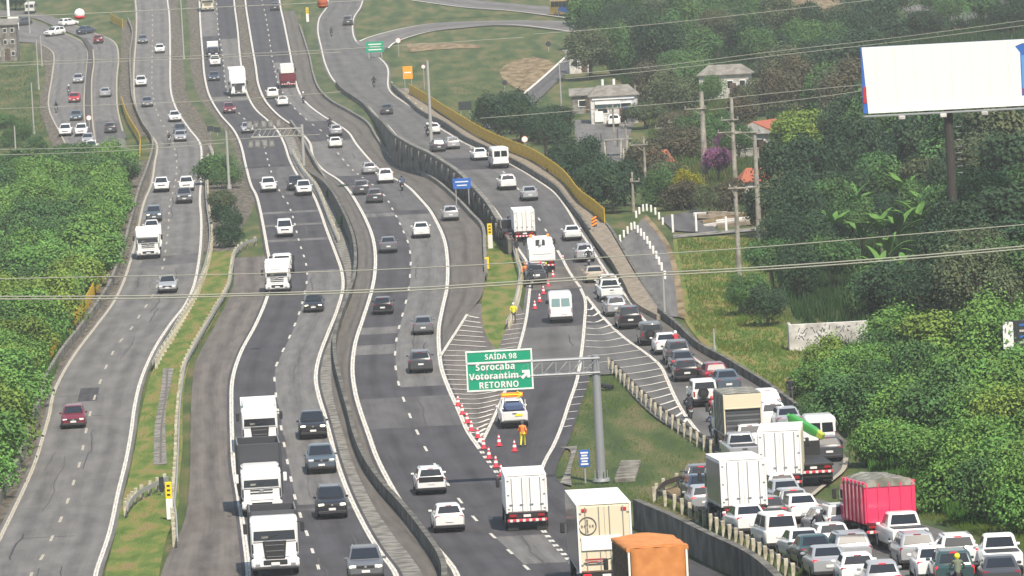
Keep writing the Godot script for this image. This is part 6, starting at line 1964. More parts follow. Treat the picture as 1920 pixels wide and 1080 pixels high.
	car("F", 1283, 699, "sedan", "dark", -1, "dark saloon with lit red tail lamps in the queue", g, "brake")
	car("F", 1289, 715, "hatchback", "black", -1, "black hatchback with a white plate above the white off road car", g)
	car("F", 1345, 722, "hatchback", "maroon", -1, "dark red hatchback behind the box truck with the cream lintel", g, "brakeyaw0.06")
	car("F", 1368, 738, "sedan", "slate", -1, "grey blue saloon in front of the box truck with the cream lintel", g, "yaw0.06")
	car("F", 1323, 763, "offroad", "white", -1, "white off road car with a black spare wheel", g, "yaw0.05")
	motorbike("F", 1297, 786, -1, "motorcycle with a dark clad rider beside the white off road car", "cloth_dark", "black", "the motorcycle beside the white off road car", "plastic", false, 0.05)
	motorbike("F", 1340, 793, -1, "motorcycle with a red jacketed rider beside the box truck", "cloth_red", "red", "the motorcycle beside the box truck, red jacket", "plastic", false, 0.05)
	motorbike("F", 1340, 822, -1, "white motorcycle beside the rear wheel of the box truck", "cloth_blue", "silver", "the white motorcycle at the rear of the box truck", "white", false, 0.05)
	truck("F", 1396, 846, -1, "box truck with a cream lintel over a dark roller rear", "trucks in the queue", {"L": 7.0, "w": 2.5, "top": 3.75, "floor": 1.05, "box": "dark", "side": "canvas_grey", "roofmat": "canvas_grey", "trim": "cream", "doors": false, "yaw": 0.06, "lit": true, "roller": true})
	car("F", 1442, 775, "hatchback", "white", -1, "white hatchback beyond the cream lintel truck", g, "yaw0.06")
	car("F", 1452, 805, "suv", "white", -1, "white car right of the cream lintel truck", g, "yaw0.06")
	car("F", 1482, 810, "sedan", "silver", -1, "silver saloon behind the white truck with the green crane", g, "yaw0.06")
	van("F", 1542, 846, -1, "white van beyond the green crane arm", "vans in the queue", 5.0, 2.2, M.glass)
	car("F", 1556, 866, "hatchback", "dark", -1, "dark hatchback against the thicket at the bend", g, "yaw0.06")
	crane_truck()
	car("F", 1392, 848, "pickup", "maroon", -1, "maroon pickup close behind the cream lintel truck", g, "yaw0.06")
	car("F", 1409, 848, "suv", "white", -1, "white car between the two white box trucks", g, "yaw0.06")
	car("F", 1398, 872, "pickup", "silver", -1, "silver pickup right above the white box truck", g, "yaw0.06")
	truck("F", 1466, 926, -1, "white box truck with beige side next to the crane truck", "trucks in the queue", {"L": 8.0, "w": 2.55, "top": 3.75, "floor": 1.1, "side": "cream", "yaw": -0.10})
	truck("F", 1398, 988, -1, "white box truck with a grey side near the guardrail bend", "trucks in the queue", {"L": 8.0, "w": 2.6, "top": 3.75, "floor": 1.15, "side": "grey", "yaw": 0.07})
	car("F", 1318, 921, "hatchback", "dark", -1, "dark hatchback farthest in the row beside the grey sided truck", g, "brakeyaw0.06")
	car("F", 1320, 941, "sedan", "navy", -1, "navy saloon in the row beside the grey sided truck", g, "brakeyaw0.06")
	car("F", 1324, 962, "hatchback", "silver", -1, "silver hatchback nearest in the row beside the grey sided truck", g, "brakeyaw0.06")
	car("F", 1460, 925, "suv", "white", -1, "white car with a red brake lamp right behind the beige sided truck", g, "brakeyaw0.12")
	car("F", 1470, 940, "hatchback", "white", -1, "white hatchback second behind the beige sided truck", g, "yaw0.12")
	car("F", 1481, 955, "sedan", "silver", -1, "silver saloon third behind the beige sided truck", g, "brakeyaw0.12")
	car("F", 1492, 969, "hatchback", "silver", -1, "silver hatchback with a broad red lamp strip fourth behind the beige sided truck", g, "brakeyaw0.12")
	car("F", 1512, 981, "sedan", "white", -1, "white saloon with a clear rear window above the open lane gap", g, "yaw0.12")
	car("F", 1412, 1004, "sedan", "white", -1, "white saloon in front of the wooden posts with a wide rear window", g, "brakeyaw0.12")
	car("F", 1467, 1034, "minivan", "white", -1, "white compact car with tall lit red lamps in the middle of the queue", g, "brakeyaw0.12")
	car("F", 1559, 1006, "hatchback", "silver", -1, "silver hatchback left of the red dump truck", g, "yaw0.12")
	car("F", 1584, 1008, "suv", "white", -1, "white car pressed against the red dump truck", g, "yaw0.12")
	motorbike("F", 1541, 1020, -1, "motorcycle threading the lane gap by the white saloon", "cloth_dark", "white", "the motorcycle threading the lane gap", "plastic", false, 0.07)
	truck("F", 1672, 1022, -1, "bright red dump truck with a grey tarpaulin", "trucks in the queue", {"L": 7.8, "w": 2.7, "cab": "pink_red", "body": "dump", "box": "pink_red", "top": 3.35, "floor": 1.15, "tarp": "canvas_grey", "yaw": 0.11, "name": "dump_truck"})
	car("F", 1516, 1052, "sedan", "white", -1, "white saloon whose side shows left of the two silver cars", g, "yaw0.12")
	car("F", 1535, 1066, "sedan", "teal", -1, "dark green car with a pale paper in its rear window", g, "yaw0.1")
	car("F", 1558, 1086, "sedan", "silver", -1, "silver saloon with one lit red lamp at the wooden posts", g, "brakeyaw0.1")
	car("F", 1612, 1100, "hatchback", "white", -1, "white hatchback with a black slatted rear window at the bottom edge", g, "yaw0.08")
	car("F", 1658, 1118, "hatchback", "silver", -1, "silver hatchback below the red dump truck, at the bottom edge", g, "brakeyaw0.07")
	car("F", 1708, 1036, "pickup", "white", -1, "white pickup just behind the red dump truck", g, "brakeyaw0.08")
	car("F", 1724, 1066, "suv", "silver", -1, "pale silver car with a wide rear window, right lane", g, "yaw0.07")
	car("F", 1800, 1072, "suv", "white", -1, "white car with roof rails and high red lamps at the verge", g, "brakeyaw0.06")
	car("F", 1792, 1105, "suv", "teal", -1, "dark green car behind the yellow helmeted rider", g, "brakeyaw0.06")
	motorbike("F", 1800, 1112, -1, "motorcycle with a yellow helmeted rider at the bottom edge", "cloth_green", "hivis2", "the motorcycle with the yellow helmet", "plastic", false, 0.05)
	car("F", 1883, 1082, "pickup", "white", -1, "white pickup at the verge in the corner", g, "yaw0.04")
	car("F", 1880, 1112, "sedan", "dark", -1, "dark saloon with stickers cut off by the bottom edge", g, "yaw0.04")

	car("F", 1602, 1066, "suv", "silver", -1, "silver car wedged between the dark green car and the red dump truck", g, "yaw0.1")
	car("F", 1448, 985, "hatchback", "dark", -1, "dark hatchback between the two white cars by the grey sided truck", g, "brakeyaw0.1")
	car("F", 1566, 1038, "hatchback", "white", -1, "white hatchback at the rear wheels of the red dump truck", g, "yaw0.1")
	car("F", 1755, 1092, "sedan", "white", -1, "white saloon between the pale silver car and the dark green one", g, "brakeyaw0.06")
	support_pickup()
	bus()

func cross_emblem(o: Node3D) -> void:   # ring with a cross of letters on the left door
	var st := begin()
	var z := -6.5 - 0.06
	var c := Vector3(-0.82, 3.35, z)
	for k in 24:
		var a := TAU * k / 24
		var b := TAU * (k + 1) / 24
		tube(st, c + Vector3(cos(a), sin(a), 0) * 0.42, c + Vector3(cos(b), sin(b), 0) * 0.42, 0.028, 0.028, 5, false)
	# seen from behind, the truck's +x is on the left
	var e := put("emblem", done(st), M.cloth_grey, o, Vector3(1.64, 0, 0))
	for q in [["B", 0, 0.26], ["A", 0, 0.13], ["Y", 0, 0.0], ["E", 0, -0.13], ["R", 0, -0.26], ["B", 0.26, 0.0], ["A", 0.13, 0.0], ["E", -0.13, 0.0], ["R", -0.26, 0.0]]:
		var t := put("letter", lettering(q[0], 0.15, 0.01), M.cloth_grey, e, c + Vector3(q[1], q[2], -0.02))
		t.rotation.y = PI
	put("white_panel", box(Vector3(1.95, 0.7, 0.03), 0.01), M.matt_white, o, Vector3(0.18, 2.52, z - 0.04))
	for k in 2:
		put("red_mark", box(Vector3(0.05, 0.26, 0.02), 0.005), M.red, o, Vector3(-0.98 - k * 0.11, 2.52, z - 0.03))
	for k in 3:
		put("stencil_line", box(Vector3(0.9, 0.05, 0.012), 0.003), M.red if k < 2 else M.cloth_grey, o, Vector3(0.55, 1.75 - k * 0.12, z - 0.02))
		put("stencil_line", box(Vector3(0.4, 0.05, 0.012), 0.003), M.red if k < 2 else M.cloth_grey, o, Vector3(-0.6, 1.75 - k * 0.12, z - 0.02))
	for k in [-0.95, 0.95]:
		put("corner_mark", box(Vector3(0.26, 0.16, 0.02), 0.01), M.red, o, Vector3(k, 4.1, z - 0.01))

func tow_truck() -> void:
	var o := truck("E", 1018, 512, -1, "white tow truck with amber beacons and a boom beside the cones", "trucks climbing the exit ramp", {"L": 7.6, "w": 2.45, "top": 2.2, "floor": 1.1, "ch": 2.9, "doors": false, "name": "tow_truck"})
	put("light_bar", box(Vector3(1.5, 0.16, 0.35), 0.05), M.matt_white, o, Vector3(0, 3.0, 2.2))
	for s in [-1.0, 1.0]:
		put("beacon", ball(Vector3(0.14, 0.16, 0.14), 6), M.amber, o, Vector3(s * 0.8, 3.1, 2.2))
		put("tool_locker", box(Vector3(0.5, 1.1, 2.6), 0.05), M.white, o, Vector3(s * 0.95, 1.9, -0.4))
	put("boom", pipe(Vector3(0, 2.3, 0.6), Vector3(0, 3.1, -2.6), 0.16, 0.12), M.white, o)
	put("winch", box(Vector3(0.9, 0.6, 0.7), 0.08), M.plastic, o, Vector3(0, 2.5, 0.7))
	put("rear_panel", box(Vector3(2.3, 1.1, 0.1), 0.04), M.white, o, Vector3(0, 1.7, -3.82))
	put("panel_line", box(Vector3(1.7, 0.04, 0.03), 0.01), M.steel, o, Vector3(0, 1.75, -3.88))

func crane_truck() -> void:
	var o := truck("F", 1527, 912, -1, "dark flatbed with a raised green crane arm tipped yellow", "trucks in the queue", {"L": 8.2, "w": 2.45, "cab": "white", "body": "flat", "box": "plastic", "floor": 1.3, "yaw": 0.05, "name": "crane_truck"})
	put("crane_base", box(Vector3(0.8, 1.3, 0.8), 0.1), M.green, o, Vector3(0.3, 2.0, 1.2))
	var st := begin()
	loft(st, [rr(0.22, -0.26, 0.26, 0.05, 0.0), rr(0.22, -0.26, 0.26, 0.05, 1.9), rr(0.18, -0.2, 0.2, 0.05, 2.3)])
	var a := put("crane_arm", done(st), M.green, o, Vector3(0.75, 3.9, -0.4))
	a.rotation = Vector3(0.42, 0.75 + PI, 0)
	var tip := put("arm_tip", box(Vector3(0.36, 0.42, 0.6), 0.06), M.lime, a, Vector3(0, 0, 2.4))
	tip.rotation.x = 0.05
	put("crane_strut", pipe(Vector3(0.3, 2.5, 1.2), Vector3(0.9, 4.1, -0.4), 0.14, 0.12), M.green, o)
	put("rear_frame", box(Vector3(2.3, 0.9, 0.2), 0.04), M.plastic, o, Vector3(0, 0.95, -3.95))

func support_pickup() -> void:
	var o := car("D", 966, 803, "pickup", "white", -1, "white road service pickup with an amber arrow board above its cab", "road service vehicles")
	put("light_board", box(Vector3(1.5, 0.3, 0.12), 0.03), M.amber, o, Vector3(0, 2.05, -0.5))
	var st := begin()
	for s in [[0.35, 0.22], [0.35, -0.22]]:
		tube(st, Vector3(-0.7, 2.05, -0.58), Vector3(-0.7 + s[0], 2.05 + s[1], -0.58), 0.05, 0.05, 6)
	tube(st, Vector3(-0.7, 2.05, -0.58), Vector3(0.7, 2.05, -0.58), 0.05, 0.05, 6)
	put("arrow", done(st), M.hivis2, o)
	for s in [-1.0, 1.0]:
		put("board_post", pipe(Vector3(s * 0.5, 1.1, -0.95), Vector3(s * 0.5, 1.95, -0.55), 0.03), M.steel, o)
		put("load_rack", pipe(Vector3(s * 0.86, 1.1, -1.0), Vector3(s * 0.86, 1.75, -1.0), 0.03), M.matt_white, o)
	put("cargo", box(Vector3(1.3, 0.5, 1.2), 0.1), M.cloth_blue, o, Vector3(0, 1.35, -1.7))
	put("service_panel", box(Vector3(0.5, 0.16, 0.02), 0.01), M.hivis2, o, Vector3(-0.3, 0.88, -2.65))

func bus() -> void:
	var g := G(1091, 31, rise_none, 0.1)
	var o := thing("bus", "yellow orange coach with a blue figure on its side on the upper road", "bus", g, 0.5)
	o.translate_object_local(Vector3(0, 0, -4.6))
	var L := 10.5
	var st := begin()
	loft(st, [rr(1.2, 0.5, 3.2, 0.2, -L / 2), rr(1.26, 0.4, 3.4, 0.25, -L / 2 + 0.3), rr(1.26, 0.4, 3.4, 0.25, L / 2 - 0.6), rr(1.15, 0.45, 3.1, 0.25, L / 2)])
	put("body", done(st), M.bus_yellow, o)
	for k in 6:
		for s in [-1.0, 1.0]:
			pane(o, "window", Vector3(s * 1.265, 1.9, -4.6 + k * 1.45), Vector3(s * 1.265, 1.9, -3.25 + k * 1.45), Vector3(s * 1.265, 2.95, -3.25 + k * 1.45), Vector3(s * 1.265, 2.95, -4.6 + k * 1.45), M.glass, 0.02)
	pane(o, "windshield", Vector3(-1.0, 1.6, L / 2 + 0.02), Vector3(1.0, 1.6, L / 2 + 0.02), Vector3(1.0, 2.9, L / 2 - 0.05), Vector3(-1.0, 2.9, L / 2 - 0.05), M.glass, 0.04)
	pane(o, "rear_window", Vector3(-0.9, 2.0, -L / 2), Vector3(0.9, 2.0, -L / 2), Vector3(0.9, 2.8, -L / 2), Vector3(-0.9, 2.8, -L / 2), M.glass, 0.03)
	st = begin()
	st.set_smooth_group(-1)
	for s in [-1.0, 1.0]:
		var x: float = s * 1.275
		quad(st, Vector3(x, 0.75, 1.4), Vector3(x, 1.9, 2.4), Vector3(x, 2.7, -0.6), Vector3(x, 1.2, -2.2))
	put("side_stripe", done(st), M.sign_blue, o)
	wheels(o, [L / 2 - 2.4, -L / 2 + 2.2, -L / 2 + 3.4], 1.27, 0.5, 0.3)
	for s in [-1.0, 1.0]:
		put("headlight", box(Vector3(0.4, 0.2, 0.1), 0.04), M.lamp, o, Vector3(s * 0.8, 0.9, L / 2 + 0.02))
		put("mirror", box(Vector3(0.2, 0.4, 0.2), 0.04), M.plastic, o, Vector3(s * 1.45, 2.5, L / 2))
	put("roof_hatch", box(Vector3(1.2, 0.15, 2.0), 0.05), M.bus_yellow, o, Vector3(0, 3.45, -1))

# ---------------------------------------------------------------- signs, poles, wires, buildings, cones, people
func post_sign(called: String, label: String, px: float, py: float, top: float, wpx: float, hpx: float, mat: Material, legs := 2, rise: Callable = rise_none, bars := 2, shape := "box") -> Node3D:   # base, top row, panel size as surveyed
	var g := G(px, py, rise)
	var k := mpp(g)
	var o := thing(called, label, "sign", g)
	var H := (py - top) * k
	var w := wpx * k
	var h := hpx * k
	if shape == "round":
		var d := put("panel", disc(w / 2, 0.05, 20, 0.005), mat, o, Vector3(0, H - h / 2, 0.08))
		d.rotation.y = PI / 2
		var b := put("rim", disc(w / 2 + 0.06, 0.04, 20, 0.005), M.red if mat == M.matt_white else M.cloth_grey, o, Vector3(0, H - h / 2, 0.055))
		b.rotation.y = PI / 2
	else:
		put("panel", box(Vector3(w, h, 0.06), 0.01), mat, o, Vector3(0, H - h / 2, 0.08))
	for i in legs:
		var x := 0.0 if legs == 1 else (i - 0.5) * w * 0.7
		put("post", pipe(Vector3(x, 0, 0), Vector3(x, H - 0.05, 0), maxf(0.05, w * 0.03)), M.galv, o)
	for i in bars:
		put("text_line", box(Vector3(w * (0.72 - 0.16 * (i % 2)), h * 0.1, 0.02), 0.004), M.matt_white, o, Vector3(0, H - h * (i + 1.0) / (bars + 1), 0.125))
	return o

func utility_pole(label: String, px: float, py: float, top: float, r: float, arms: Array, group := "utility poles on the right slope") -> void:
	var g := G(px, py)
	var k := mpp(g)
	var H := (py - top) * k
	var o := thing("utility_pole", label, "utility pole", g, 0.0, group)
	put("shaft", pipe(Vector3(0, -0.2, 0), Vector3(0, H, 0), r * 1.25, r * 0.85, 10), M.pole, o)
	for a in arms:   # row, from, to relative to the pole in survey units
		var y: float = (py - a[0]) * k
		put("crossarm", box(Vector3((a[2] - a[1]) * k, 0.13, 0.13), 0.02), M.pole, o, Vector3((a[1] + a[2]) * 0.5 * k, y, r + 0.08))
		for t in [0.06, 0.5, 0.94]:
			put("insulator", ball(Vector3(0.09, 0.16, 0.09), 5), M.cloth_grey if t == 0.5 else M.pole, o, Vector3(lerpf(a[1], a[2], t) * k, y + 0.2, r + 0.08))
		put("brace", pipe(Vector3(a[1] * 0.6 * k, y, r + 0.05), Vector3(0, y - 0.8, r), 0.04, -1, 5), M.pole, o)

func lamp_post(label: String, px: float, py: float, top: float, r: float, rise: Callable = rise_none, arm := 0.0) -> void:
	var g := G(px, py, rise)
	var H := (py - top) * mpp(g)
	var o := thing("lamp_post", label, "lamp post", g, 0.0, "tall posts along the roads")
	put("shaft", pipe(Vector3(0, -0.2, 0), Vector3(0, H, 0), r, r * 0.7, 10), M.galv, o)
	put("base_collar", pipe(Vector3(0, 0, 0), Vector3(0, 0.5, 0), r * 1.5, r * 1.4, 10), M.galv, o)
	if arm != 0.0:
		put("arm", pipe(Vector3(0, H - 0.1, 0), Vector3(arm, H + 0.2, 0), 0.06), M.galv, o)
		put("lamp_head", box(Vector3(0.7, 0.14, 0.3), 0.05), M.galv, o, Vector3(arm * 1.1, H + 0.2, 0))

func wire(label: String, pts: Array, d: float, r: float) -> void:
	var st := begin()
	var p := []
	for q in _spread(pts, 6):
		p.append(at_d(q.x, q.y, d))
	var rings := []
	for i in p.size():
		var ring := PackedVector3Array()
		for k in 6:
			ring.append(p[i] + Vector3(0, cos(TAU * k / 6), sin(TAU * k / 6)) * r)
		rings.append(ring)
	loft(st, rings, true, 0)
	tag(put("power_line", done(st), M.wire), label, "cable", "power lines across the valley")

func house(called: String, label: String, px: float, py: float, w: float, h: float, dep: float, roof: String, turn := 0.0, wm: Material = null, rm: Material = null, rows := 1, cols := 3) -> Node3D:
	if wm == null: wm = M.plaster
	if rm == null: rm = M.roof_grey
	var g := G(px, py)
	var o := thing(called, label, "house", g, turn)
	put("wall", box(Vector3(w, h + 0.6, dep), 0.03, Vector3(0, h / 2 - 0.3, 0)), wm, o)
	var st := begin()
	st.set_smooth_group(-1)
	var a := w / 2 + 0.35
	var b := dep / 2 + 0.35
	match roof:
		"hip":
			loft(st, [PackedVector3Array([Vector3(-a, h, -b), Vector3(a, h, -b), Vector3(a, h, b), Vector3(-a, h, b)]), PackedVector3Array([Vector3(-a, h + 0.12, -b), Vector3(a, h + 0.12, -b), Vector3(a, h + 0.12, b), Vector3(-a, h + 0.12, b)]), PackedVector3Array([Vector3(-a * 0.6, h + 1.5, -0.1), Vector3(a * 0.6, h + 1.5, -0.1), Vector3(a * 0.6, h + 1.5, 0.1), Vector3(-a * 0.6, h + 1.5, 0.1)])], true, -1)
		"gable":   # ridge along z
			var prev := PackedVector3Array([Vector3(-a, h - 0.1, b), Vector3(a, h - 0.1, b), Vector3(a, h + 0.05, b), Vector3(0, h + w * 0.24, b), Vector3(-a, h + 0.05, b)])
			var nxt := PackedVector3Array()
			for p in prev:
				nxt.append(p - Vector3(0, 0, b * 2))
			loft(st, [nxt, prev], true, -1)
		"shed":
			loft(st, [PackedVector3Array([Vector3(-a, h, b), Vector3(a, h, b), Vector3(a, h + 0.15, b), Vector3(-a, h + 0.15, b)]), PackedVector3Array([Vector3(-a, h + 0.9, -b), Vector3(a, h + 0.9, -b), Vector3(a, h + 1.05, -b), Vector3(-a, h + 1.05, -b)])], true, -1)
	put("roof", done(st), rm, o)
	if roof == "gable":
		var t := begin()
		t.set_smooth_group(-1)
		loft(t, [PackedVector3Array([Vector3(-w / 2, h - 0.1, b + 0.01), Vector3(w / 2, h - 0.1, b + 0.01), Vector3(0, h + w * 0.22, b + 0.01)]), PackedVector3Array([Vector3(-w / 2, h - 0.1, b + 0.04), Vector3(w / 2, h - 0.1, b + 0.04), Vector3(0, h + w * 0.22, b + 0.04)])], true, -1)
		put("gable_wall", done(t), wm, o)
	for r in rows:
		for c in cols:
			var x := lerpf(-w / 2, w / 2, (c + 0.5) / cols)
			var y := h / rows * (r + 0.55)
			var f := put("window", box(Vector3(w / cols * 0.5, h / rows * 0.42, 0.08), 0.02), M.matt_white, o, Vector3(x, y, dep / 2 + 0.03))
			put("pane", box(Vector3(w / cols * 0.42, h / rows * 0.34, 0.04), 0.01), M.glass, f, Vector3(0, 0, 0.035))
	put("door", box(Vector3(0.95, 2.0, 0.08), 0.02), M.wood, o, Vector3(w * 0.18, 1.0, dep / 2 + 0.05))
	return o

func cone(px: float, py: float, label: String) -> void:
	var g := G(px, py, rise_none, 0.06)
	if not PROTO.has("cone"):
		var o := Node3D.new()
		put("base", box(Vector3(0.42, 0.05, 0.42), 0.02, Vector3(0, 0.025, 0)), M.cone, o)
		var st := begin()
		tube(st, Vector3(0, 0.05, 0), Vector3(0, 0.78, 0), 0.17, 0.035, 14)
		put("body", done(st), M.cone, o)
		for q in [[0.28, 0.44], [0.58, 0.70]]:
			st = begin()
			tube(st, Vector3(0, q[0], 0), Vector3(0, q[1], 0), lerpf(0.178, 0.043, (q[0] - 0.05) / 0.73), lerpf(0.178, 0.043, (q[1] - 0.05) / 0.73), 14)
			put("white_band", done(st), M.matt_white, o)
		PROTO.cone = o
	var c: Node3D = PROTO.cone.duplicate()
	c.name = numbered("traffic_cone")
	add_child(c)
	c.position = g
	c.rotation.y = rng.randf() * TAU
	tag(c, label, "traffic cone", "red and white traffic cones")

func build_street() -> void:
	# the green exit sign on its cantilever
	var base := G(1128, 902)
	var k := mpp(base)
	var d := -base.z
	var o := thing("exit_sign", "green exit sign on a grey cantilever pole, with a white arrow", "sign", base)
	var H := (902 - 664) * k
	put("pole", pipe(Vector3(0, -0.2, 0), Vector3(0, H, 0), 0.30, 0.24, 16), M.steel, o)
	put("base_plate", pipe(Vector3(0, 0, 0), Vector3(0, 0.18, 0), 0.55, 0.5, 12), M.steel, o)
	for q in 6:
		put("gusset", box(Vector3(0.05, 0.5, 0.22), 0.01), M.steel, o, Vector3(cos(q * TAU / 6) * 0.38, 0.4, sin(q * TAU / 6) * 0.38))
	var c := at_d(936.5, 693.5, d) - base
	var w := 125.5 * k
	var h := 77.0 * k
	put("panel", box(Vector3(w, h, 0.08), 0.02), M.sign_green, o, c + Vector3(0, 0, 0.25))
	var z := c.z + 0.30
	var by := c.y + h / 2 - 0.30 * h
	for q in [[0, h / 2 - 0.06, w, 0.10], [0, -h / 2 + 0.06, w, 0.10], [0, h / 2 - 0.30 * h, w - 0.1, 0.10]]:
		put("border", box(Vector3(q[2], q[3], 0.03), 0.008), M.matt_white, o, Vector3(c.x + q[0], c.y + q[1], z))
	for s in [-1.0, 1.0]:
		put("border", box(Vector3(0.10, h - 0.24, 0.03), 0.008), M.matt_white, o, Vector3(c.x + s * (w / 2 - 0.06), c.y, z))
	for q in [["SAÍDA 98", 0.03, 0.5 - 0.165, 0.47], ["Sorocaba", -0.06, 0.5 - 0.41, 0.56], ["Votorantim", -0.085, 0.5 - 0.635, 0.56], ["RETORNO", -0.02, 0.5 - 0.85, 0.54]]:
		put("lettering", lettering(q[0], q[3], 0.03), M.matt_white, o, Vector3(c.x + q[1] * w, c.y + q[2] * h, z + 0.01))
	var st := begin()
	st.set_smooth_group(-1)
	var ar := Vector3(c.x + 0.385 * w, c.y - 0.13 * h, z)
	var poly := [Vector2(-0.28, -0.16), Vector2(-0.16, -0.28), Vector2(0.1, -0.02), Vector2(0.1, -0.2), Vector2(0.26, -0.2), Vector2(0.26, 0.26), Vector2(-0.2, 0.26), Vector2(-0.2, 0.1), Vector2(-0.02, 0.1)]
	var pv := PackedVector2Array(poly)
	var tri := Geometry2D.triangulate_polygon(pv)
	for i in tri.size():
		st.add_vertex(ar + Vector3(pv[tri[i]].x * 1.05, pv[tri[i]].y * 1.05, 0.03))
	for i in pv.size():
		var p0 := pv[i] * 1.05
		var p1 := pv[(i + 1) % pv.size()] * 1.05
		quad(st, ar + Vector3(p0.x, p0.y, 0.03), ar + Vector3(p1.x, p1.y, 0.03), ar + Vector3(p1.x, p1.y, 0), ar + Vector3(p0.x, p0.y, 0))
	put("arrow", done(st), M.matt_white, o)
	var y1 := H - 0.2
	var y0 := H - 0.2 - 27 * k
	for zz in [-0.25, 0.25]:
		for y in [y0, y1]:
			put("chord", pipe(Vector3(0.25, y, zz), Vector3(c.x - w * 0.45, y, zz), 0.075, -1, 8), M.steel, o)
		var n := 9
		for i in n:
			var xa := lerpf(0.1, c.x - w * 0.4, i / float(n))
			var xb := lerpf(0.1, c.x - w * 0.4, (i + 1) / float(n))
			put("truss_web", pipe(Vector3(xa, y1, zz), Vector3(xa, y0, zz), 0.05, -1, 6), M.steel, o)
			put("truss_web", pipe(Vector3(xa, y1, zz), Vector3(xb, y0, zz), 0.045, -1, 6), M.steel, o)

	post_sign("blue_sign", "small blue sign with white lines at the foot of the exit sign pole", 1098, 906, 843, 20, 32, M.sign_blue, 1, rise_none, 5)
	post_sign("blue_sign", "blue sign with two white lines beside the retaining wall", 868, 384, 334, 34, 20, M.sign_blue, 2, rise_main, 2)
	post_sign("green_sign", "small green direction sign at the mouth of the slip road", 704, 109, 78, 34, 20, M.sign_green, 2, rise_none, 3)
	post_sign("orange_sign", "square orange warning sign on two posts by the grass field", 766, 166, 124, 18, 24, M.sign_orange, 2, rise_none, 1)
	post_sign("dark_sign", "dark sign panel on two posts in the grass field", 873, 222, 190, 24, 16, M.sign_dark, 2, rise_none, 0)
	post_sign("round_sign", "round white speed sign on a post at the slip road nose", 748, 106, 71, 9, 10, M.matt_white, 1, rise_none, 0, "round")
	post_sign("round_sign", "round white speed sign rising behind the yellow fence", 986, 306, 255, 11, 12, M.matt_white, 1, rise_none, 0, "round")
	post_sign("round_sign", "round white speed sign on the service road divider", 168, 246, 216, 9, 10, M.matt_white, 1, rise_none, 0, "round")
	post_sign("round_sign", "back of a round sign by the side road", 1029, 97, 77, 9, 10, M.sign_dark, 1, rise_none, 0, "round")
	post_sign("round_sign", "back of a round sign in the middle of the grass field", 947, 176, 150, 9, 10, M.sign_dark, 1, rise_none, 0, "round")
	post_sign("lamp_disc", "small white disc on a post beside the tall lamp post", 796, 168, 121, 7, 8, M.matt_white, 1, rise_none, 0, "round")
	for q in [[395, 254, 236, 12, 10, "left"], [408, 256, 238, 12, 10, "right"]]:
		post_sign("dark_sign", "back of the " + q[5] + " one of two small dark panels left of the gantry", q[0], q[1], q[2], q[3], q[4], M.sign_dark, 1, rise_none, 0)
	# kilometre markers and chevrons
	for q in [[319, 974, 903, 12, "tall yellow and white kilometre marker at the curved guardrail"], [920, 466, 419, 9, "tall yellow and white marker on the grass wedge"], [577, 41, 14, 5, "small yellow and white marker beside the far shoulder"]]:
		var g := G(q[0], q[1])
		var kk := mpp(g)
		var hh: float = (q[1] - q[2]) * kk
		var m := thing("kilometre_marker", q[4], "marker", g)
		put("panel", box(Vector3(q[3] * kk, hh * 0.55, 0.06), 0.02), M.matt_white, m, Vector3(0, hh * 0.275, 0.03))
		put("panel", box(Vector3(q[3] * kk, hh * 0.45, 0.06), 0.02), M.sign_yellow, m, Vector3(0, hh * 0.775, 0.03))
		put("post", pipe(Vector3(0, 0, -0.06), Vector3(0, hh, -0.06), 0.05), M.galv, m)
		for t in [0.66, 0.78, 0.9]:
			put("digit_line", box(Vector3(q[3] * kk * 0.5, hh * 0.05, 0.02), 0.004), M.sign_dark, m, Vector3(0, hh * t, 0.07))
	post_sign("dark_sign", "dark back of a narrow panel next to the kilometre marker", 304, 928, 894, 9, 28, M.sign_dark, 1, rise_none, 0)
	post_sign("chevron_sign", "striped orange hazard panel at the end of the yellow fence", 1115, 434, 407, 9, 18, M.sign_dark, 1, rise_ramp, 0)
	var hz: Node3D = get_child(get_child_count() - 1)
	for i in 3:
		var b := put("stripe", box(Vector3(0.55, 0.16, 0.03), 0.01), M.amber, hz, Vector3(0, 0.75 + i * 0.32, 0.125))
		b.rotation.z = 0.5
	post_sign("yellow_sign", "small yellow warning panel low in the grass wedge", 914, 512, 482, 8, 22, M.sign_yellow, 1, rise_none, 0)
	# gantry over the oncoming lanes
	var gb := G(570, 312)
	var gk := mpp(gb)
	var gt := thing("sign_gantry", "steel sign gantry with rows of pale square panels over the oncoming carriageway", "gantry", gb)
	var gh := (312 - 240) * gk
	put("column", pipe(Vector3(0, -0.2, 0), Vector3(0, gh + 0.5, 0), 0.22, 0.2, 10), M.galv, gt)
	for y in [gh, gh - 1.0]:
		for zz in [-0.3, 0.3]:
			put("chord", pipe(Vector3(0, y, zz), Vector3(-96 * gk, y + 0.15, zz), 0.08, -1, 6), M.galv, gt)
	for i in 10:
		put("truss_web", pipe(Vector3(-i * 9.6 * gk, gh, 0.3), Vector3(-(i + 1) * 9.6 * gk, gh - 1.0, 0.3), 0.05, -1, 5), M.galv, gt)
	for i in 5:
		for r in 2:
			if r == 0 or i > 0:
				var pn := put("panel", box(Vector3(0.7, 0.95, 0.14), 0.05), M.concrete, gt, Vector3((-44 - i * 13.5) * gk, gh + (0.75 if r == 0 else -1.75), 0.4))
				put("display", box(Vector3(0.34, 0.5, 0.03), 0.02), M.steel, pn, Vector3(0, 0, 0.08))
	# posts and lamps
	lamp_post("pale lamp post beside the dark round tree", 430, 354, 245, 0.20)
	lamp_post("tall concrete post on the ramp shoulder, crossing the ramp", 812, 322, 113, 0.24, rise_main)
	lamp_post("slender post at the service road bend, nearer the verge", 73, 168, 74, 0.13)
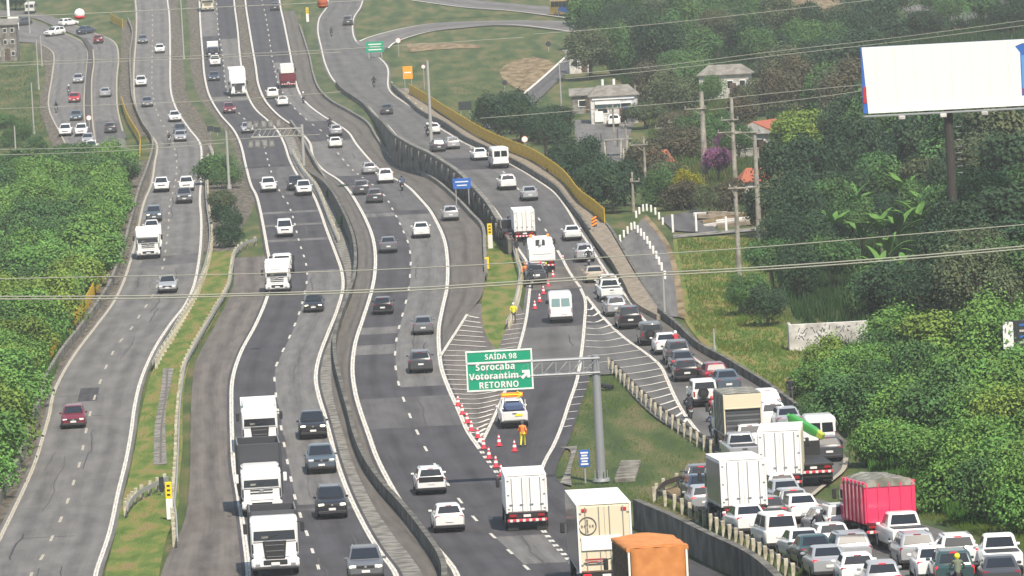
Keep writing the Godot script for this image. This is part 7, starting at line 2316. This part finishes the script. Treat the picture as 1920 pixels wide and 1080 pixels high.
	lamp_post("slender post at the service road bend, behind its twin", 79, 124, 66, 0.13)
	lamp_post("slender post on the grass below the service road bend", 64, 251, 155, 0.13)
	lamp_post("short post on the grass beside the low bushes", 30, 292, 236, 0.13)
	lamp_post("green tinted lamp post between the far left roads", 345, 110, -30, 0.14, rise_none, 1.4)
	lamp_post("slender post in front of the parked van", 56, 62, -6, 0.13)
	lamp_post("slender post between the side road and the yard", 1053, 206, 117, 0.12, rise_none, 1.6)
	lamp_post("grey lamp post below the hairpin ramp", 1247, 598, 510, 0.11)
	lamp_post("short pale post on the grass slope", 1340, 660, 616, 0.10)
	utility_pole("thickest utility pole, left of the purple flowering tree", 1323, 345, 172, 0.34, [[203, -34, 8]])
	utility_pole("utility pole with two crossarms right of the purple flowering tree", 1379, 348, 184, 0.24, [[224, -22, 12], [247, -30, 16]])
	utility_pole("utility pole with a pale crossarm reaching left above the orange roof", 1424, 447, 246, 0.24, [[247, -40, 12]])
	utility_pole("utility pole with a wide crossarm standing lowest on the grass slope", 1390, 588, 348, 0.20, [[352, -14, 46]])
	utility_pole("bare pole behind the wide crossarm", 1426, 446, 350, 0.16, [])
	utility_pole("small pole with a crossarm, left one of the pair in the bare bushes", 1259, 280, 232, 0.15, [[239, -30, 8]])
	utility_pole("small pole with a crossarm, right one of the pair in the bare bushes", 1284, 274, 222, 0.15, [[228, -30, 8]])
	utility_pole("thin pole with a crossarm above the small red roof", 1211, 350, 256, 0.15, [[271, -28, 8]])
	utility_pole("leaning thin pole beside the workshop", 1193, 218, 160, 0.17, [])
	utility_pole("thin pole beside the hairpin rim", 1188, 396, 322, 0.15, [[340, -4, 14]])
	# cables
	for q in [[1152, 268, 196, "left"], [1176, 300, 226, "right"], [1232, 330, 270, "lone"]]:
		utility_pole("slim " + q[3] + " pole with a short crossarm beside the cluttered yard", q[0], q[1], q[2], 0.13, [[q[2] + 8, -12, 10]])
	wire("single pale cable crossing just above the leafy thicket", [[-60, 524], [240, 518], [480, 513], [770, 503], [1140, 482], [1440, 462], [1700, 440], [1980, 416]], 250, 0.022)
	for s in [0, 5]:
		wire(("upper" if s == 0 else "lower") + " one of the thick paired cables that cross the whole valley", [[-60, 556 + s], [240, 555 + s], [480, 550 + s * 0.8], [770, 540 + s], [1135, 517 + s], [1440, 500 + s], [1700, 481 + s], [1980, 456 + s]], 252, 0.032)
	for q in [[[-60, 120], [310, 107], [640, 92], [980, 70]], [[-60, 126], [310, 112], [640, 98]], [[-60, 206], [300, 193], [480, 184], [640, 172]], [[-60, 281], [200, 276], [420, 262], [600, 252]], [[-60, 292], [200, 284], [420, 268]], [[1000, 64], [1200, 48], [1440, 22], [1980, -40]], [[1060, 140], [1250, 122], [1440, 98], [1700, 68], [1980, 30]], [[1060, 148], [1250, 130], [1440, 106], [1700, 76], [1980, 40]], [[900, 222], [1100, 206], [1300, 190], [1520, 168], [1700, 152], [1980, 130]], [[1330, 206], [1520, 184], [1700, 160], [1980, 136]]]:
		wire("thin cable high over the far part of the valley", q, 520, 0.028)
	wire("thin cable carrying the two marker balls", [[-60, 34], [149, 26], [400, 14], [605, 5], [760, -4]], 420, 0.03)
	for q in [[149, 26, "white and red marker ball hanging on the cable over the far grass"], [605, 5, "dull red marker ball on the cable above the ramp"]]:
		var p := at_d(q[0], q[1], 420)
		var m := thing("marker_ball", q[2], "marker ball", p)
		put("shell", ball(Vector3.ONE * 0.42, 10), M.matt_white if q[0] < 300 else M.roof_red, m)
		put("band", ball(Vector3(0.425, 0.2, 0.425), 8), M.cone if q[0] < 300 else M.roof_red, m, Vector3(0, -0.24, 0))

	# billboard
	var bb := G(1792, 505)
	var bk := mpp(bb)
	var b2 := thing("billboard", "big white billboard with a blue picture at its edge", "billboard", bb)
	var pc := at_d(1792, 142, -bb.z) - bb
	put("pole", pipe(Vector3(0, -0.3, 0), Vector3(0, pc.y, -0.4), 0.42, 0.4, 14), M.board_pole, b2)
	var W := 352.0 * bk
	var HH := 124.0 * bk
	put("panel", box(Vector3(W, HH, 0.6), 0.03), M.sign_blue, b2, Vector3(pc.x - 0.15 * bk, pc.y, -0.05))
	put("red_edge", box(Vector3(0.3, HH * 0.25, 0.05), 0.01), M.red, b2, Vector3(pc.x - W / 2 + 0.2, pc.y - HH * 0.22, 0.28))
	var pst := begin()
	pst.set_smooth_group(-1)
	var pv2 := PackedVector2Array([Vector2(-W / 2 + 0.45, -HH / 2), Vector2(W / 2, -HH / 2), Vector2(W / 2, -HH / 2 + 0.9), Vector2(W * 0.345, -HH / 2 + 0.9), Vector2(W * 0.345, HH * 0.3), Vector2(W * 0.32, HH * 0.40), Vector2(W * 0.36, HH * 0.44), Vector2(W / 2, HH * 0.42), Vector2(W / 2, HH / 2), Vector2(-W / 2 + 0.1, HH / 2)])
	var t2 := Geometry2D.triangulate_polygon(pv2)
	for i in t2.size():
		pst.add_vertex(Vector3(pc.x + pv2[t2[i]].x, pc.y + pv2[t2[i]].y, 0.29))
	put("sheet", done(pst), M.matt_white, b2)
	put("picture", box(Vector3(W * 0.15, HH * 0.5, 0.02), 0.005), M.sky_print, b2, Vector3(pc.x + W * 0.425, pc.y + 0.05, 0.27))
	put("red_band", box(Vector3(W * 0.15, HH * 0.09, 0.02), 0.005), M.red, b2, Vector3(pc.x + W * 0.425, pc.y - HH * 0.29, 0.275))
	for i in 8:
		put("sheet_seam", box(Vector3(0.02, HH - 0.3, 0.012), 0.002), M.plaster, b2, Vector3(pc.x - W * 0.42 + i * W * 0.1, pc.y, 0.292))
	for i in 9:
		put("ladder_rung", box(Vector3(0.5, 0.05, 0.05), 0.01), M.steel, b2, Vector3(pc.x, pc.y - HH / 2 - 1.0 - i * 0.6, 0.15))
	put("catwalk", box(Vector3(W, 0.15, 1.0), 0.02), M.steel, b2, Vector3(pc.x, pc.y - HH / 2 - 0.25, 0.3))
	for i in 3:
		put("floodlight", box(Vector3(0.6, 0.35, 0.4), 0.05), M.plaster, b2, Vector3(pc.x - W * 0.3 + i * W * 0.22, pc.y - HH / 2 - 0.5, 0.9))
	var sb := thing("small_billboard", "small white and dark billboard at the edge of the thicket", "billboard", G(1905, 716))
	var sk := mpp(sb.position)
	put("panel", box(Vector3(2.2, 2.1, 0.2), 0.02), M.sign_dark, sb, Vector3(0.3, 3.4, 0))
	put("sheet", box(Vector3(0.75, 1.95, 0.04), 0.01), M.matt_white, sb, Vector3(-0.42, 3.4, 0.12))
	for i in 4:
		put("text_line", box(Vector3(0.9, 0.16, 0.03), 0.01), M.plaster if i % 2 else M.sign_blue, sb, Vector3(0.85, 4.1 - i * 0.42, 0.115))
	for s in [-0.6, 0.9]:
		put("post", pipe(Vector3(s, 0, -0.12), Vector3(s, 4.4, -0.12), 0.08), M.galv, sb)

	# buildings
	var ws := house("workshop", "workshop with a grey hipped roof, white fascia boards and a blue awning", 1152, 228, 6.6, 3.7, 7.0, "hip", 0.0, M.plaster, M.roof_grey, 1, 2)
	put("fascia", box(Vector3(6.0, 0.35, 0.12), 0.02), M.matt_white, ws, Vector3(-0.1, 3.45, 3.62))
	put("shop_sign", box(Vector3(3.6, 0.45, 0.1), 0.02), M.matt_white, ws, Vector3(-0.9, 2.85, 3.62))
	put("shop_sign", box(Vector3(3.6, 0.4, 0.1), 0.02), M.teal, ws, Vector3(-0.9, 2.35, 3.62))
	put("notice_board", box(Vector3(1.2, 1.5, 0.1), 0.02), M.matt_white, ws, Vector3(-2.2, 0.95, 3.64))
	put("notice_board", box(Vector3(1.5, 0.9, 0.1), 0.02), M.plaster, ws, Vector3(-0.3, 0.7, 3.64))
	put("awning", box(Vector3(2.2, 0.12, 1.5), 0.03), M.sign_blue, ws, Vector3(2.3, 2.0, 4.2))
	for s in [-1.4, 0.2]:
		put("chimney", pipe(Vector3(s, 4.6, -1), Vector3(s, 6.0, -1), 0.2, -1, 10), M.matt_white, ws)
	car("A", 1152, 238, "suv", "white", -1, "white car parked in front of the workshop", "parked cars by the workshop")
	house("small_house", "small pale hut with dark windows at the end of the side road", 1085, 135, 3.6, 2.6, 3.0, "shed", 0.2, M.plaster, M.roof_grey, 1, 2)
	house("annex", "low grey annex beside the workshop wall", 1096, 210, 3.6, 2.4, 3.0, "shed", 0.0, M.concrete, M.roof_grey, 1, 1)
	house("white_house", "white house with a wide grey brown roof in the dark trees", 1362, 180, 7.4, 3.2, 5.5, "hip", -0.15, M.plaster, M.roof_grey, 1, 4)
	house("gabled_house", "white gabled house with a red tiled roof behind the broad leaved trees", 1442, 290, 6.0, 3.0, 8.0, "gable", -0.5, M.plaster, M.roof_red, 1, 1)
	house("low_house", "low house under an orange red roof behind the wide crossarm", 1428, 372, 4.6, 2.0, 3.5, "hip", 0.1, M.plaster, M.roof_red, 1, 2)
	house("tiny_house", "tiny house with a red roof below the thin pole", 1238, 322, 2.4, 1.2, 2.2, "hip", 0.2, M.plaster, M.roof_red, 1, 1)
	house("corner_building", "grey building with dark window bays in the far corner", 8, 112, 5.2, 6.2, 6.0, "shed", 0.0, M.concrete, M.roof_grey, 3, 4)
	var ad := thing("advertising_sign", "white and red advertising sign on a tall white pole in the far corner", "sign", G(20, 100))
	put("pole", pipe(Vector3(0, 0, 0), Vector3(0, 12, 0), 0.28, 0.26, 12), M.matt_white, ad)
	put("panel", box(Vector3(1.9, 2.4, 0.2), 0.03), M.matt_white, ad, Vector3(0.85, 5.4, 0.2))
	put("red_band", box(Vector3(1.7, 0.4, 0.04), 0.01), M.maroon, ad, Vector3(0.85, 4.6, 0.32))
	put("mark", ball(Vector3(0.4, 0.35, 0.05), 6), M.wood, ad, Vector3(0.85, 5.7, 0.31))
	# clutter of the yard: leaning posts and a broken wall
	for i in 14:
		var g := G([1072, 1078, 1084, 1090, 1098, 1104, 1128, 1136, 1150, 1158, 1164, 1170, 1146, 1176][i], [262, 285, 302, 318, 322, 300, 268, 300, 262, 276, 296, 312, 318, 282][i])
		var ph := rng.randf_range(1.2, 2.6)
		var fp := put("yard_post", box(Vector3(0.2, ph, 0.2), 0.03, Vector3(0, ph / 2, 0)), M.post if i % 3 else M.cloth_grey, null, g)
		fp.rotation.z = rng.randf_range(-0.08, 0.08)
		tag(fp, "leaning post " + near_mark(1100.0, 240.0) + " in the cluttered yard", "post", "posts of the cluttered yard")
	tag(put("yard_wall", box(Vector3(0.3, 1.5, 9.0), 0.04, Vector3(0, 0.7, 0)), M.plaster, null, G(1074, 292)), "pale low wall along the outer edge of the yard below the workshop", "wall")
	tag(put("yard_wall", box(Vector3(4.5, 1.3, 0.3), 0.04, Vector3(0, 0.6, 0)), M.concrete, null, G(1106, 328)), "grey low wall that closes the yard at its near end", "wall")
	tag(put("shed_roof", box(Vector3(3.6, 0.15, 3.2), 0.04, Vector3(0, 2.1, 0)), M.roof_grey, null, G(1160, 292)), "flat grey shed roof on the yard beside the thin poles", "shed")
	for s in [[-1.6, -1.4], [1.6, -1.4], [-1.6, 1.4], [1.6, 1.4]]:
		put("post", pipe(Vector3(s[0], 0, s[1]), Vector3(s[0], 2.05, s[1]), 0.08), M.cloth_grey, get_node("shed_roof"))
	# graffiti wall on the slope
	var gw := thing("graffiti_wall", "pale wall covered in dark scrawls among the bushes of the right slope", "wall", G(1562, 652))
	var wk := mpp(gw.position)
	var sw := begin()
	boxm(sw, Vector3(-0.2, 0.9, 0), Vector3(6.0, 2.2, 0.25), 0.03)
	put("wall", done(sw), M.plaster, gw)
	sw = begin()
	boxm(sw, Vector3(-3.3, 0.9, -0.9), Vector3(0.25, 2.2, 2.2), 0.03)
	put("wall", done(sw), M.plaster, gw)
	for i in 60:
		var gx := rng.randf_range(-3.0, 1.6)
		var gy := rng.randf_range(0.5, 1.8)
		var s := put("scrawl", pipe(Vector3(gx, gy, 0.135), Vector3(gx + rng.randf_range(-0.25, 0.25), gy + rng.randf_range(-0.35, 0.35), 0.135), 0.03, -1, 5), M.cloth_grey, gw)

	# things on the grass island
	var tyre := put("old_tyre", disc(0.55, 0.3, 18, 0.08), M.tyre, null, G(1138, 729) + Vector3(0, 0.2, 0))
	tyre.rotation.z = PI / 2 - 0.2
	tag(tyre, "black tyre scrap lying on the grass island by the zebra nose", "tyre")
	var dr := thing("drain_steps", "concrete drain steps running down the grass island", "drain", G(1168, 885))
	for i in 7:
		put("step", box(Vector3(1.3, 0.3, 0.8), 0.04), M.concrete, dr, Vector3(0.1 * i, 0.06, 5.0 - i * 1.6))
	struct("drain_channel", free_strip([[1048, 838], [1070, 845], [1062, 880], [1050, 905]], [[1082, 836], [1080, 846], [1070, 882], [1072, 910]], 0.02, rise_none, 4), M.concrete)
	struct("bare_soil", free_strip([[1240, 915], [1300, 905], [1340, 890]], [[1290, 945], [1318, 935], [1345, 915]], 0.03, rise_none, 4), M.dry)

	var where := ["beside the zebra bars, farthest up the row", "second in the row along the zebra bars", "third in the row along the zebra bars", "fourth in the row along the zebra bars", "at the tip of the zebra gore", "just past the tip of the zebra gore", "second past the tip of the zebra gore", "third past the tip of the zebra gore", "right above the white box truck"]
	var i2 := 0
	for q in [[859, 761], [867, 777], [876, 793], [884, 808], [896, 821], [907, 841], [917, 860], [930, 876], [940, 893]]:
		cone(q[0], q[1], "red and white cone " + where[i2])
		i2 += 1
	cone(936, 836, "red and white cone standing alone in the exit lane, left of the walking worker")
	cone(965, 846, "red and white cone right beside the walking worker")
	for q in [[1037, 521, "beside the patrol car"], [1028, 537, "below the patrol car"], [1019, 551, "above the passenger van"], [1012, 566, "left of the passenger van"], [1003, 579, "nearest the zebra bars by the passenger van"], [1056, 492, "at the corner of the tow truck"]]:
		cone(q[0], q[1], "red and white cone " + q[2])

	standing(981, 838, "walk", PI - 0.15, "road worker in an orange jacket and yellow trousers walking past the cones", ["skin", "cloth_grey", "hivis_orange", "hivis2", "plastic"])
	standing(964, 606, "stand", PI, "road worker in a yellow jacket standing at the grass wedge guardrail", ["skin", "white", "hivis2", "cloth_grey", "plastic"])
	standing(1483, 752, "stand", PI * 0.9, "person in dark clothes watching the queue from the grass verge", ["skin", "black", "cloth_dark", "cloth_grey", "plastic"])
	standing(986, 528, "stand", 0.4, "person in an orange vest between the patrol car and the guardrail", ["skin", "hivis_orange", "hivis_orange", "cloth_dark", "plastic"])
	standing(1025, 527, "stand", PI, "person in a yellow helmet beside the patrol car", ["skin", "hivis2", "cloth_dark", "cloth_dark", "plastic"])
	standing(969, 480, "stand", 0.8, "officer in dark clothes near the rear of the recovery truck", ["skin", "black", "cloth_dark", "cloth_dark", "plastic"])
	standing(961, 474, "stand", -0.6, "officer in dark clothes standing at the guardrail by the recovery truck", ["skin", "black", "cloth_grey", "cloth_dark", "plastic"])
	standing(1031, 512, "walk", 0.9, "person in dark clothes bending round the corner of the tow truck", ["skin", "black", "cloth_dark", "cloth_dark", "plastic"])

func _ready() -> void:
	rng.seed = 7
	survey()
	var cam := Camera3D.new()
	cam.name = "camera"
	cam.transform = Transform3D(Basis(RT, UP, -FW), Vector3(0, CH, 0))
	cam.fov = rad_to_deg(2.0 * atan(540.0 / F))
	cam.near = 1.0
	cam.far = 4000.0
	add_child(cam)
	var we := WorldEnvironment.new()
	we.name = "environment"
	var e := Environment.new()
	e.background_mode = Environment.BG_SKY
	var sm := ProceduralSkyMaterial.new()
	sm.sky_top_color = Color(0.47, 0.57, 0.70)
	sm.sky_horizon_color = Color(0.86, 0.87, 0.86)
	sm.sky_curve = 0.2
	sm.ground_bottom_color = Color(0.3, 0.3, 0.27)
	sm.ground_horizon_color = Color(0.7, 0.73, 0.74)
	var sky := Sky.new()
	sky.sky_material = sm
	e.sky = sky
	e.tonemap_mode = Environment.TONE_MAPPER_LINEAR
	e.tonemap_exposure = 1.4
	e.fog_enabled = true
	e.fog_density = 0.00016
	e.fog_light_color = Color(0.78, 0.80, 0.80)
	e.sdfgi_enabled = true
	e.ssao_enabled = true
	e.ssil_enabled = true
	we.environment = e
	add_child(we)
	var sun := DirectionalLight3D.new()
	sun.name = "sun"
	sun.light_energy = 1.5
	sun.light_color = Color(1.0, 0.955, 0.89)
	sun.light_angular_distance = 0.5
	sun.shadow_enabled = true
	sun.look_at_from_position(Vector3(0.24, 0.88, 0.62) * 100.0, Vector3.ZERO)
	add_child(sun)
	make_materials()
	build_ground()
	build_rails()
	build_traffic()
	build_street()
	build_trees()
	for k in PROTO:
		PROTO[k].free()
